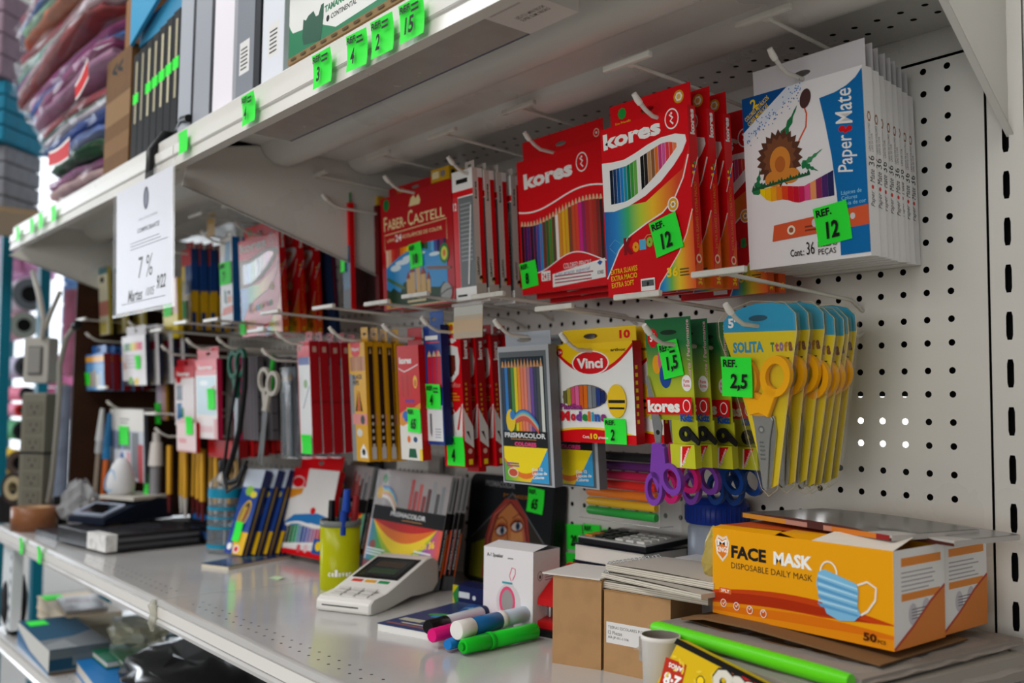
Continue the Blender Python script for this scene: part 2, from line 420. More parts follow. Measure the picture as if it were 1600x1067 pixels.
# lower shelf
def lower_shelf(x0, x1, z, name, label, goods):
    t = thing('lower_shelf', label, 'shelf', (0, 0, z), (0, 0, 0), goods)
    sec = [(-470, 0), (-476, 1), (-480, 0), (-481, -6), (-478, -10), (-478, -24), (-482, -28), (-482, -32), (-470, -33), (-470, -3), (-2, -3), (-2, 0)]
    mb = MB(); extrude_x(mb, sec, x0+.8, x1-.8, DECK); 
    mb.frame((0, 0, 0), (1, 0, 0), (0, 1, 0))
    n = int((x1-x0-60)/22)
    for i in range(n):
        for q in (-452, -436): mb.lay = 0; mb.ell(x1-40-i*22-(6 if q == -436 else 0), q, 1.9, 1.9, M('#3a3836', .8), 8)
    o = part(mb, 'steel_deck', t); b = o.modifiers.new('split', 'EDGE_SPLIT'); b.split_angle = R(38)
    mb = MB(); mb.box(x0+2, x1-2, -480.2, -479, -23, -9, M('#eceae6', .2)); part(mb, 'price_rail', t)
    return t
lower_shelf(-878, 57, -627, 'lower_shelf', 'glossy white lower shelf of the near bay, carrying the card reader', 'lower shelves')
lower_shelf(-1885, -878, -627, 'lower_shelf', 'glossy white lower shelf of the far bay, carrying the brown tape roll', 'lower shelves')
lower_shelf(-1900, -878, -850, 'lower_shelf', 'bottom white shelf below, carrying the teal book box', 'lower shelves')
lower_shelf(-878, 57, -850, 'lower_shelf', 'bottom white shelf of the near bay, carrying the black plastic bag', 'lower shelves')
mb = MB()
mb.tube([(-878, -484, -626), (-877, -487, -634), (-879, -483, -645), (-876, -487, -657), (-880, -484, -668)], [3, 6, 6, 6, 3], film('#e8e8dc', .3, .35), 6)
single(mb, 'tape_strip', 'yellowed clear tape over the joint of the lower shelf edges', 'tape')
mb = MB(); mb.frame((-1818, 0, 0), (0, 1, 0), (0, 0, 1)); mb.box(-1822, -1818, -352, 30, -625, -60, M('#3a2113', .6, wear=.3, scale=14))
single(mb, 'end_board', 'dark brown board closing the far end of the shelves', 'board')
# ---------------------------------------------------------------- peg hooks
HOOKW = M('#dcdad2', .3, wear=.08)
def make_hook(L, label):
    """scanning hook: lower wire with an upturned tip, upper wire with a cross bar for labels; foot at the panel"""
    t = thing('peg_hook', label, 'hook', (0, 0, 0), (0, 0, 0), 'peg hooks')
    mb = MB(); mb.tube([(0, 8, 4), (0, 0, 4), (0, -10, 0), (0, -L*.5, -1), (0, -L+14, 0), (0, -L+4, 4), (0, -L-8, 12)], 2.3, HOOKW, 8); part(mb, 'product_wire', t)
    mb = MB(); mb.tube([(0, -L-4, 9), (0, -L-8, 12), (0, -L-13, 17)], [3.2, 3.4, 2.8], M('#e9e7e0', .35), 10); part(mb, 'plastic_tip', t)
    mb = MB(); mb.tube([(0, 6, 28), (0, -3, 28), (0, -24, 38), (0, -L-22, 46)], 2.1, HOOKW, 8); part(mb, 'label_wire', t)
    mb = MB(); mb.box(-31, 31, -L-26, -L-20, 43, 49, HOOKW); mb.box(-4, 4, -L-20, -L-12, 43, 50, HOOKW); part(mb, 'label_bar', t, bevel=1.2)
    return t
HK = {}
def hook(x, z, L, label):
    if L not in HK:
        HK[L] = make_hook(L, label); HK[L].location = Vector((x, 0, z))*U; return HK[L]
    return dup(HK[L], (x, 0, z), label)
# (x, z, length, label)
for h in [(-68, -32, 195, 'white wire peg hook holding the white 36-pencil boxes'),
          (-172, -66, 270, 'white wire peg hook holding the rainbow red pencil boxes'),
          (-440, -30, 185, 'white wire peg hook holding the wide red box of pencils'),
          (-555, -45, 220, 'white wire peg hook holding the grey and white narrow boxes'),
          (-738, -35, 205, 'white wire peg hook holding the red box with the castle picture'),
          (-872, -45, 235, 'white wire peg hook holding the thin red pack with green top'),
          (-1110, -60, 275, 'white wire peg hook holding the rainbow red boxes of the far bay'),
          (-1262, -56, 275, 'white wire peg hook holding the slim white pack with green tag'),
          (-1480, -50, 265, 'white wire peg hook holding the blue and yellow packs'),
          (-97, -275, 225, 'white wire peg hook holding the bagged yellow scissors'),
          (-190, -290, 235, 'white wire peg hook holding the carded purple scissors'),
          (-336, -290, 215, 'white wire peg hook holding the yellow modelling clay boxes'),
          (-432, -270, 235, 'white wire peg hook holding the grey framed twelve-pencil pack'),
          (-603, -255, 225, 'white wire peg hook holding the graphite pencil boxes'),
          (-668, -262, 245, 'white wire peg hook holding the slim red box tagged sixty-five'),
          (-792, -260, 260, 'white wire peg hook holding the black and yellow pencil boxes'),
          (-905, -262, 290, 'white wire peg hook holding the red-sided white pencil boxes'),
          (-975, -286, 280, 'white wire peg hook holding the clear tubes of pencils'),
          (-1110, -262, 300, 'white wire peg hook holding the green handled scissors'),
          (-1250, -258, 300, 'white wire peg hook holding the white and red pen cards'),
          (-1420, -262, 285, 'white wire peg hook holding the pale red pen cards farther back'),
          (-1580, -205, 300, 'white wire peg hook holding the white card with coloured flags'),
          (-1770, -222, 330, 'white wire peg hook holding the blue crayon boxes by the brown board'),
          (-1700, -372, 300, 'white wire peg hook holding the pen card with white header'),
          (-1480, -425, 270, 'white wire peg hook holding the gold pens low on the panel')]:
    hook(*h)
# ---------------------------------------------------------------- cartons
def carton(name, label, cat, tl, w, h, d, tilt, front, side, top=None, art=None, sart=None, tab=None, group=None, yaw=0, tabart=None, bottom=None):
    """hanging box; tl = top front corner nearest the far end. Print is part of the box skin."""
    t = thing(name, label, cat, hang(*tl, h, tilt), (tilt, 0, yaw), group)
    mb = MB(); top = top or side
    v = [(0, 0, 0), (w, 0, 0), (w, d, 0), (0, d, 0), (0, 0, h), (w, 0, h), (w, d, h), (0, d, h)]
    mb.add(v, [(0, 1, 5, 4)], front); mb.add(v, [(1, 2, 6, 5), (3, 0, 4, 7), (2, 3, 7, 6)], side); mb.add(v, [(4, 5, 6, 7)], top); mb.add(v, [(3, 2, 1, 0)], bottom or side)
    mb.frame((0, 0, 0))
    if art: art(mb, w, h, t)
    if sart:
        mb.frame((w, 0, 0), (0, 1, 0), (0, 0, 1)); sart(mb, d, h)
    part(mb, 'carton', t)
    if tab:
        a0, a1, ht, mat, hole = tab; mb = MB(); flap(mb, a0, a1, -2, ht, d*.5, mat, hole)
        if tabart: mb.frame((0, d*.5, 0)); tabart(mb, a0, a1, ht)
        part(mb, 'hang_tab', t, None, (0, 0, h))
    return t
def pile(root, n, d, tl0, label, skip=('price_tag',), jit=1.2, group=None):
    """n further copies behind a box, each shifted by d"""
    for i in range(1, n+1):
        l = root.location/U + Vector(d)*i + Vector((random.uniform(-jit, jit), 0, random.uniform(-jit, jit)))
        e = root.rotation_euler
        o = dup(root, l, label % ORD[i] if '%' in label else label, (math.degrees(e.x)+random.uniform(-.6, .6), math.degrees(e.y), math.degrees(e.z)+random.uniform(-1, 1)), group, skip)
# -- white 36 pencil boxes
WBOX = M('#eeeef0', .42); BLUE = M('#0b6fb4', .35); DBLUE = M('#0a4f94', .35); YEL = M('#f6d21a', .4); ORG = M('#e2562a', .4); GRYW = M('#d3d2d6', .5)
BRN = M('#5a3626', .5); TAN = M('#d98a35', .5); LEAF = M('#1f7a4a', .5); GRASS = M('#1d5a38', .5)
def pm_art(b, w, h, t):
    b.poly([(0, h*.72), (w*.56, h*1.0), (w*.40, h*1.0), (0, h*1.0)], M('#dfe8f4', .45))
    b.poly([(0, h*.80), (w*.40, h), (0, h)], DBLUE)
    b.txt('2', w*.08, h*.93, w*.13, h*.985, YEL, .03, 0, 24)
    b.txt('COLORES METÁLICOS\nCORES METÁLICAS', w*.015, h*.875, w*.265, h*.945, YEL, .02, 0, 32)
    r = random.Random(4)
    for i in range(90):
        q = r.random(); a = w*(.03+.5*q); bb = h*(.745+.235*q)+r.gauss(0, h*.022); b.lay = .2; b.ell(a, bb, .7, .7, M('#3d79c2', .5), 6)
    b.lay = .3
    def frond(x, y, ang, L, wd, mm):
        c, d = math.cos(R(ang)), math.sin(R(ang)); P = []
        for i in range(9):
            s_ = i/8; P.append((x+c*L*s_-d*wd*(1-s_)*(1 if i % 2 else .45), y+d*L*s_+c*wd*(1-s_)*(1 if i % 2 else .45)))
        for i in range(8, -1, -1):
            s_ = i/8; P.append((x+c*L*s_+d*wd*(1-s_)*(1 if i % 2 else .45), y+d*L*s_-c*wd*(1-s_)*(1 if i % 2 else .45)))
        b.poly(P, mm)
    frond(w*.30, h*.66, 58, 46, 9, LEAF); frond(w*.17, h*.46, 150, 14, 6, GRASS); frond(w*.09, h*.43, 75, 26, 7, LEAF); frond(w*.50, h*.54, 28, 26, 5, M('#3e8f5c', .5)); frond(w*.5, h*.55, -30, 20, 5, LEAF)
    # a shaggy brown and orange plant-like shape stands in for the printed animal
    P = []
    for i in range(44):
        a = 2*math.pi*i/44; k = 1.0 if i % 2 else .82; P.append((w*.31+27*k*math.cos(a), h*.61+29*k*math.sin(a)))
    b.poly(P, BRN)
    P = [(w*.31+20*(1 if i % 2 else .8)*math.cos(2*math.pi*i/30), h*.615+22*(1 if i % 2 else .8)*math.sin(2*math.pi*i/30)) for i in range(30)]
    b.poly(P, M('#7a4a30', .5))
    b.ell(w*.315, h*.59, 12, 15, TAN); b.ell(w*.26, h*.50, 11, 8, TAN); b.ell(w*.40, h*.50, 10, 7.5, TAN); b.ell(w*.315, h*.575, 6, 8, M('#b9662a', .5))
    b.curve([(w*.48, h*.68), (w*.545, h*.75), (w*.555, h*.82), (w*.535, h*.87)], 1.5, ORG); b.ell(w*.55, h*.905, 6, 9.5, M('#4d3330', .5), rot=-15)
    P = []
    for i in range(41): P.append((w*(.06+.5*i/40), h*(.465+.03*i/40)+(4 if i % 2 else 0)*(.6+.4*math.sin(i))))
    b.poly([(w*.06, h*.452), (w*.56, h*.482)]+P[::-1], GRASS)
    hi = lambda a: h*.455 if a < w*.30 else h*(.455-.03*(a/w-.30)/.2) if a < w*.5 else h*(.425+.06*(a/w-.5)/.26)
    lo = lambda a: h*(.375+.06*max(0, 1-(a/w-.12)/.08)) if a < w*.34 else h*(.375-.035*min(1, (a/w-.34)/.1)) if a < w*.5 else h*.345
    cs = ['#f5d80e', '#f6c414', '#f2a71c', '#ef7f22', '#e4471f', '#d91f26', '#cf1530', '#d01f5b', '#e84f90', '#ee9a62', '#8d2a5c', '#4b2a6c', '#2b2a5e']
    b.lay = .4
    b.pencils(w*.13, w*.745, cs, lo, hi, 0, gap=.03)
    b.lay = .9
    b.poly([(w*.775, h*.02), (w, h*.02), (w, h*.985), (w*.95, h*.945), (w*.88, h*.915), (w*.79, h*.895), (w*.665, h*.885), (w*.70, h*.75), (w*.74, h*.56), (w*.765, h*.36), (w*.775, h*.2)], BLUE)
    b.vt('Paper', w*.86, h*.555, h*.205, w*.15, WHT, .008, .2); b.vt('Mate', w*.85, h*.805, h*.19, w*.13, WHT, .008, .2)
    b.ell(w*.83, h*.69, 3.4, 3, RED); b.ell(w*.885, h*.685, 3.2, 2.8, RED); b.ell(w*.858, h*.675, 2.2, 2, RED)
    b.txt('Lápices de\nColores\nLápis de cor', w*.80, h*.275, w*.985, h*.36, M('#8fd0f0', .5), .005)
    b.poly([(w*.22, h*.145), (w*1.0, h*.165), (w*1.0, h*.27), (w*.24, h*.235)], M('#dd5c34', .45))
    b.ell(w*.385, h*.195, 4.6, 4.6, M('#f3e4cc', .5)); b.ell(w*.385, h*.195, 2.6, 2.6, M('#a05a3a', .5)); b.lines(w*.50, h*.175, w*.62, h*.215, 2, M('#8a3a26', .5), .5)
    b.ell(w*.58, h*.215, 3, 4, GRYW); b.ell(w*.88, h*.22, 2.6, 3, GRYW)
    b.lay += .1
    b.txt('Cont.:', w*.37, h*.045, w*.485, h*.085, INK, .01); b.txt('36', w*.505, h*.045, w*.57, h*.115, INK, .0); b.txt('PIEZAS\nPEÇAS', w*.60, h*.03, w*.75, h*.11, INK, .0)
def pm_side(b, d, h):
    b.ell(d*.45, h*.735, 3.2, 5.4, M('#9a6a48', .4), 6); b.ell(d*.45, h*.735, 1.8, 3.2, WBOX, 6)
    b.vt('36', d*.5, h*.50, h*.055, d*.6, INK); b.vt('LÁPICES DE COLORES\nLÁPIS DE COR', d*.5, h*.625, h*.15, d*.5, M('#6a6668', .6))
    b.vt('Paper', d*.5, h*.30, h*.085, d*.5, M('#3a383a', .6), 0, .3); b.vt('Mate', d*.5, h*.42, h*.07, d*.5, M('#3a383a', .6), 0, .3); b.ell(d*.5, h*.362, 2, 2, RED)
pm = carton('colored_pencil_box', 'white box of thirty-six pencils with blue stripe and green price tag, front of its stack', 'pencil box', (-135, -162, -38), 135, 176, 16.5, 4, WBOX, WBOX, art=pm_art, sart=pm_side,
            tab=(9, 134, 27, GRYW, (66, 11, 10, 3.2)), group='white pencil boxes on the hook nearest the upright')
tag(pm, 82, 14, 36, 37, '12', 6, -1.2)
pile(pm, 7, (-4.2, 18.6, 1.2), None, 'white pencil box with brown hexagon on its spine, %s from the front of the stack', jit=.8)
# -- rainbow red boxes
KRED = M('#d9101a', .3); KRED2 = M('#b80d17', .35)
def kores_logo(b, a0, b0, a1, b1, rot=0):
    b.txt('kores', a0, b0, a0+(a1-a0)*.76, b1, WHT, .045, .0, rot)
    c, e = a0+(a1-a0)*.90, b0+(b1-b0)*.75; q = (a1-a0)*.085
    b.ell(c, e, q, q*1.15, WHT); b.ell(c, e, q*.86, q*.99, KRED); b.curve([(c-q*.3, e+q*.5), (c+q*.15, e+q*.1), (c-q*.2, e-q*.2), (c+q*.2, e-q*.6)], q*.2, WHT); b.ell(c, e+q*.6, q*.14, q*.14, WHT, 8)
def eye(w, h, y0, k0=1.):
    lo = lambda a: h*(.535+.05*(a/w) if a < .2*w else .545+.62*max(0, a/w-.35)**2*.6+.16*max(0, a/w-.7))
    return lo
def kolor_art(b, w, h, t):
    b.poly([(0, 0), (w, 0), (w, h*.78), (w*.92, h*.66), (w*.5, h*.52), (0, h*.52)], rainbow(['#0a5fb0', '#1a86d0', '#35b56a', '#b9d432', '#f7c21c', '#ef8a1c', '#e0421c', '#d01a18'], 0, 0, 119))
    pts = lambda c0, f: [(w*x, h*y) for x, y in f]
    c1 = [(0, .11), (.06, .17), (.16, .27), (.3, .345), (.5, .40), (.68, .44), (.82, .51), (.92, .61), (.985, .73)]
    b.poly(pts(0, c1+[(1, .74), (1, .44), (.93, .31), (.84, .21), (.72, .12), (.62, .05), (.58, 0), (0, 0)]), KRED)
    b.poly(pts(0, [(.58, 0), (1, 0), (1, .42), (.93, .30), (.84, .20), (.72, .115), (.62, .05)]), rainbow(['#0a5fb0', '#1a8fd0', '#6ab84a', '#e8c81c', '#ef8a1c', '#e0501c'], 0, 68, 119))
    b.curve(pts(0, c1), 1.6, WHT); b.curve(pts(0, [(1, .43), (.93, .305), (.84, .205), (.72, .115), (.62, .045), (.59, 0)]), 1.3, M('#f2d9c8', .5))
    # white frame and window
    b.poly(pts(0, [(0, .80), (.0, .51), (.12, .50), (.3, .515), (.5, .555), (.68, .615), (.83, .69), (.93, .755), (.975, .805), (.965, .84), (.86, .86), (.70, .86), (.55, .84), (.4, .81), (.27, .79), (.13, .792)]), WHT)
    lo = lambda a: h*(.545 if a < w*.25 else .545+.24*((a/w-.25)/.62)**1.5)
    hi = lambda a: h*(.745+.02*(a/w) if a < w*.3 else .751+.075*min(1, (a/w-.3)/.4)-(.0 if a < w*.78 else .02*((a/w-.78)/.1)))
    b.pencils(w*.09, w*.87, ['#142036', '#1b3a66', '#14599a', '#1f7fc4', '#1d93a8', '#0f7a4e', '#3f9a3a', '#69b04a', '#f0efe8', '#17191c', '#2a2420', '#b88a5c', '#8c5a34', '#e0702a', '#c83a7e', '#d85a9a', '#e33d4e', '#ea4a2e', '#ef7f4a'], lo, hi, 0, gap=.06, rough=.15)
    kores_logo(b, w*.03, h*.875, w*.92, h*.97, 1)
    b.ell(w*.80, h*.475, 7, 7.4, WHT); b.ell(w*.80, h*.475, 5.8, 6.1, M('#e4a81c', .4)); b.ell(w*.80, h*.475, 3.6, 3.6, WHT, 6); b.ell(w*.80, h*.475, 1.8, 1.8, M('#c98a1c', .4))
    for i, (c, q) in enumerate(zip('Kolores', ['#8a0a18', '#f0a01c', '#58b0d8', '#8ac43a', '#e25a1c', '#d02a6a', '#2a9a4a'])):
        b.txt(c, w*(.22+.082*i+(.02 if i else 0)), h*(.235+.008*i if i else .235), w*(.32+.08*i if i else .33), h*(.295+.008*i if i else .335), M(q, .4), .07)
    b.txt('EXTRA SUAVES\nEXTRA MACIO\nEXTRA SOFT', w*.05, h*.055, w*.37, h*.165, YEL, .01, 0, 2)
    b.rect(w*.40, h*.015, w*.56, h*.085, WHT); b.rect(w*.41, h*.04, w*.55, h*.075, M('#9aa0a4', .2, .9)); b.ell(w*.48, h*.055, 1.6, 2, INK)
    b.txt('36', w*.70, h*.075, w*.82, h*.13, YEL, .04); b.lines(w*.84, h*.075, w*.95, h*.125, 3, M('#5b4a1a', .5), .4)
    b.curve([(w*.45, h*.30), (w*.5, h*.33), (w*.55, h*.33), (w*.6, h*.30)], .5, M('#d9cf7a', .5)); b.curve([(w*.05, h*.30), (w*.12, h*.335), (w*.2, h*.30), (w*.12, h*.25), (w*.05, h*.29)], .5, M('#7ac0e0', .5))
def kolor_side(b, d, h):
    b.vt('kores', d*.5, h*.91, h*.14, d*.55, WHT, .05)
    b.poly([(0, 0), (d, 0), (d, h*.28), (0, h*.10)], M('#e0571c', .35)); b.curve([(0, h*.55), (d, h*.72)], 1, WHT)
    for i, q in enumerate(['#f6d21a', '#1a6fb4', '#f6d21a', '#2a9a4a']): b.ell(d*(.35+.25*(i % 2)), h*(.63+.018*i), 1.6, 1.6, M(q, .4), 8)
    b.vt('EXTRA SUAVES / EXTRA MACIO', d*.5, h*.40, h*.36, d*.3, M('#d88a1c', .5))
    b.ell(d*.5, h*.16, 4, 4.6, M('#e9c9a0', .4)); b.ell(d*.5, h*.16, 2.4, 2.8, KRED); b.vt('36', d*.5, h*.04, h*.045, d*.5, YEL, .03)
def kolor_tab(b, a0, a1, ht):
    b.ell(a1-15, ht*.52, 6.5, 6.5, M('#d99a1c', .4)); b.ell(a1-15, ht*.52, 4.8, 4.8, WHT, 6); b.ell(a1-15, ht*.52, 2.6, 2.6, M('#e8b85c', .4))
    b.ell(a0+17, ht*.55, 6, 6, M('#1c9a3c', .4), 8); b.txt('Eco Friendly', a0+7, ht*.06, a0+29, ht*.2, YEL)
def kolor(label, tl, sc=1., group=None):
    return carton('colored_pencil_box', label, 'pencil box', tl, 119, 178, 12, 4.5, KRED, KRED, art=kolor_art, sart=kolor_side, tab=(10, 119, 23, KRED, (62, 9, 9, 3)), tabart=kolor_tab, group=group)
ko = kolor('red rainbow pencil box with green price tag, front one beside the white boxes', (-252, -250, -62), group='rainbow red pencil boxes by the white boxes')
tag(ko, 72, 34, 36, 36, '12', 12, -1.2)
for i, dy in enumerate((30, 60, 126, 148)):
    dup(ko, ko.location/U+Vector((-3*i-2+random.uniform(-1, 1), dy, 3+2.*i)), 'red rainbow pencil box, %s from the front, beside the white boxes' % ORD[i+1], (4.2, 0, 0), None, ('price_tag',))
# -- wide red box with 24 pencils in view
def k24_art(b, w, h, t):
    kores_logo(b, w*.08, h*.79, w*.86, h*.905, 2)
    f = lambda a: h*(.63-.055*math.sin(a/w*2*math.pi-.2)*1.0+.085*(a/w)) 
    f = lambda a: h*(.655-.05*math.cos((a/w-.17)*math.pi*1.55))
    g = lambda a: h*(.205+.055*math.cos((a/w-.65)*math.pi*2.1)) if a > w*.12 else h*(.205+.055*math.cos((.12-.65)*math.pi*2.1))
    b.pencils(w*.015, w*.99, ['#181625', '#2c1f58', '#3b2a6e', '#241f36', '#25345f', '#2f58a8', '#2f86c4', '#5a4a34', '#1f6a3c', '#3a8a3c', '#49543a', '#efeee8', '#d8922a', '#e6b01e', '#d8a81c', '#7a4a2a', '#c8502a', '#d8432a', '#c81f8a', '#8a2a5c', '#b02a34', '#b83a30', '#a83426', '#7a2f2a', '#2a2020'],
              lambda a: g(a)-3, lambda a: f(a)-9-(0 if a < w*.4 else 0), 9)
    b.curve(wave(f, 0, w, 22), 2, WHT); b.lay += .2
    n = 20
    b.strip([(w*i/n, 0) for i in range(n+1)], [(w*i/n, g(w*i/n)) for i in range(n+1)], KRED)
    b.curve(wave(g, 0, w, 22), 1.4, WHT)
    b.txt('COLORED PENCILS\nLÁPICES DE COLOR', w*.52, h*.10, w*.84, h*.19, WHT, .0)
    b.rect(w*.25, h*.085, w*.36, h*.155, WHT); b.txt('24', w*.26, h*.095, w*.31, h*.14, RED, .02); b.lines(w*.32, h*.09, w*.355, h*.145, 4, INK, .4)
    b.poly([(w*.385, h*.03), (w*.985, h*.055), (w*.985, h*.185), (w*.385, h*.125)], WHT); b.lines(w*.41, h*.055, w*.86, h*.125, 3, M('#b04a5a', .5), .4); b.txt('Con precio especial', w*.42, h*.105, w*.82, h*.14, M('#3a5fa0', .5), 0, .2, 2)
    b.poly([(w*.93, h*.14), (w*.96, h*.16), (w*.93, h*.175), (w*.90, h*.16)], M('#2a58a8', .4)); b.txt('KORES', w*.90, h*.08, w*.965, h*.105, INK, .02)
k24 = carton('colored_pencil_box', 'wide red box showing a row of twenty-four pencils, front box on its hook', 'pencil box', (-513, -150, -30), 160, 178, 12, 4.5, KRED, KRED, art=k24_art, tab=(7, 159, 26, KRED, (82, 10, 10, 3)),
             tabart=lambda b, a0, a1, ht: (b.ell(a1-12, ht*.4, 5, 5.4, M('#f0c8b0', .4)), b.ell(a1-12, ht*.4, 3.8, 4.2, KRED), b.ell(a1-12, ht*.4, 1.6, 1.6, WHT)), group='wide red pencil boxes')
tag(k24, 2, 8, 33, 34, '8', 5, -1.2)
pile(k24, 2, (3, 22, -4), None, 'wide red pencil box, %s on its hook, only edges showing behind', ('price_tag', 'hang_tab'), jit=.5)
# -- red box with castle picture
def fc_art(b, w, h, t):
    cream = M('#e8d8a0', .45)
    b.ell(w*.09, h*.93, 9, 10, M('#0f7a3c', .4), 8); b.poly([(w*.42, h*.865), (w*.45, h*.93), (w*.49, h*.955), (w*.52, h*.92), (w*.56, h*.95), (w*.585, h*.90), (w*.57, h*.865)], cream)
    b.txt('F', w*.045, h*.70, w*.095, h*.825, cream, .01); b.txt('ABER-', w*.10, h*.705, w*.37, h*.795, cream, .012); b.txt('C', w*.40, h*.70, w*.47, h*.835, cream, .01); b.txt('ASTELL', w*.475, h*.705, w*.90, h*.79, cream, .012)
    b.curve([(w*.05, h*.52), (w*.05, h*.665), (w*.92, h*.69), (w*.92, h*.52)], 1.2, cream)
    b.txt('LÁPIS', w*.09, h*.60, w*.2, h*.63, cream, .01); b.txt('24', w*.21, h*.59, w*.30, h*.65, WHT, .02); b.txt('ECOLÁPICES DE COLOR', w*.315, h*.605, w*.86, h*.645, cream, .012)
    b.pencils(w*.06, w*.44, ['#f0c8b0', '#e8b090', '#d8432a', '#c81f26', '#b0342a', '#ef7a1c', '#f6a01c', '#f6d21a', '#c8d83a'], h*.33, h*.53, 0)
    b.lay = .3; b.pencils(w*.54, w*.91, ['#1f7a3c', '#134a2a', '#0f5a3c', '#2a9ac8', '#58b8e8', '#1f5ab0', '#23205a', '#7a2a6c', '#3a1f4a'], h*.33, h*.53, 0)
    sky = M('#2d8fd0', .4); P = [(w*.06, h*.02)]+[(w*(.06+.85*i/14), h*(.37+.125*math.sin(math.pi*i/14))) for i in range(15)]+[(w*.91, h*.02)]
    b.poly(P, sky)
    for a, c, ra, rb in ((.3, .40, 20, 4), (.42, .43, 22, 4), (.55, .45, 15, 3), (.2, .36, 15, 5), (.75, .42, 14, 3), (.5, .39, 18, 2)): b.ell(w*a, h*c, ra, rb, M('#d8ebf6', .5))
    P = [(w*.06, h*.02), (w*.06, h*.17)]
    for i in range(18): P.append((w*(.06+.85*i/17), h*(.14+.05*random.random()+(.05 if i in (5, 6, 11) else 0))))
    b.poly(P+[(w*.91, h*.02)], M('#23402a', .5))
    for a, hh, ww in ((.38, .25, .05), (.44, .30, .07), (.52, .34, .06), (.59, .27, .07), (.66, .22, .05)):
        b.rect(w*(a-ww/2), h*.10, w*(a+ww/2), h*hh, M('#c8a46a', .5)); b.poly([(w*(a-ww*.6), h*hh), (w*(a+ww*.6), h*hh), (w*a, h*(hh+.07))], M('#8a3a34', .5))
    b.poly([(w*.06, h*.27), (w*.08, h*.29), (w*.30, h*.20), (w*.34, h*.165), (w*.28, h*.17)], M('#3a6a3c', .4)); b.poly([(w*.96, h*.27), (w*.95, h*.30), (w*.68, h*.325), (w*.61, h*.325), (w*.67, h*.30)], M('#7a5a4a', .4))
    b.ell(w*.88, h*.41, 12, 15, M('#1f7a3a', .4)); b.ell(w*.88, h*.41, 8, 10, M('#cfd84a', .4)); b.ell(w*.88, h*.41, 4, 5, M('#d8762a', .4))
    b.ell(w*.89, h*.09, 14, 14, M('#9a9a98', .4)); b.curve([(w*.80, h*.07), (w*.9, h*.11), (w*.98, h*.12)], 2, M('#4a4a48', .4)); b.lines(w*.36, h*.045, w*.66, h*.075, 1, M('#d8c89a', .5), .6)
    b.rect(w*.045, h*.015, w*.92, h*.022, cream); b.ell(w*.08, h*.06, 8, 8, M('#e8a01c', .4), 9)
FCR = M('#b3121c', .34)
fc = carton('colored_pencil_box', 'red box with a castle under blue sky and green ten tag, front of its hook', 'pencil box', (-835, -165, -30), 193, 178, 15, 4, FCR, M('#7c0c14', .4), art=fc_art, tab=(15, 165, 14, FCR, (90, 6, 10, 2.5)),
            tabart=lambda b, a0, a1, ht: b.txt('TOP', a0+22, 2, a0+42, 10, M('#c8902a', .4), .03), group='red castle pencil boxes')
tag(fc, 82, 58, 34, 37, '10', 4, -1.2)
mb = MB(); mb.box(0, 46, -4, 10, 0, 19, M('#c89a1c', .4)); mb.frame((0, -4, 0)); mb.rect(3, 5, 20, 15, M('#e8dcb0', .4)); mb.ell(30, 10, 6, 5, STEEL); mb.frame((46, -4, 0), (0, 1, 0), (0, 0, 1)); mb.ell(7, 10, 4, 4, INK)
part(mb, 'sharpener_blister', fc, 'small yellow sharpener pack on the top edge', (146, 2, 178))
pile(fc, 1, (6, 24, -1), None, 'red castle pencil box, %s on its hook, only its dark edge showing', jit=1)
# -- dark red boxes, thin red pack
fd = carton('colored_pencil_box', 'dark red pencil box with yellow top, beside the thin red pack', 'pencil box', (-949, -150, -32), 82, 168, 22, 3, M('#5e0b10', .4), M('#7c0c14', .4),
            art=lambda b, w, h, t: (b.rect(w*.05, h*.05, w*.85, h*.55, M('#2a1616', .4)), b.pencils(w*.2, w*.8, ['#1f5ab0', '#2a9ac8', '#1f7a3c', '#d8b01c'], h*.55, h*.68, 0), b.txt('LÁPICES DE COLOR', w*.1, h*.75, w*.9, h*.80, M('#c87a6a', .5))), group='dark red pencil boxes')
mb = MB(); mb.box(20, 78, 4, 16, 0, 16, M('#c0961c', .4)); mb.frame((0, 4, 0)); mb.ell(36, 8, 6, 5, INK); mb.ell(60, 8, 6, 5, INK); part(mb, 'yellow_top', fd, None, (0, 0, 168))
pile(fd, 1, (10, 30, 1), None, 'dark red yellow-topped pencil box, %s from the front, beside the castle box', jit=1)
rs = carton('pencil_pack', 'thin upright red pack with a green top hanging beside the bracket', 'pencil pack', (-896, -200, -34), 24, 172, 9, 3, M('#2a5a78', .4), KRED,
            art=lambda b, w, h, t: (b.rect(0, h*.6, w, h, KRED), b.rect(0, 0, w, h*.2, M('#2a2c2e', .4)), b.ell(w*.5, h*.55, 6, 14, M('#d8a82a', .4))), tab=(2, 22, 17, M('#0f7a3c', .45), (12, 9, 3, 2)), sart=lambda b, d, h: b.rect(d*.2, h*.05, d*.8, h*.95, M('#c80f18', .35)))
tag(rs, -4, 62, 14, 38, '', 0, -1.4, ref=None)
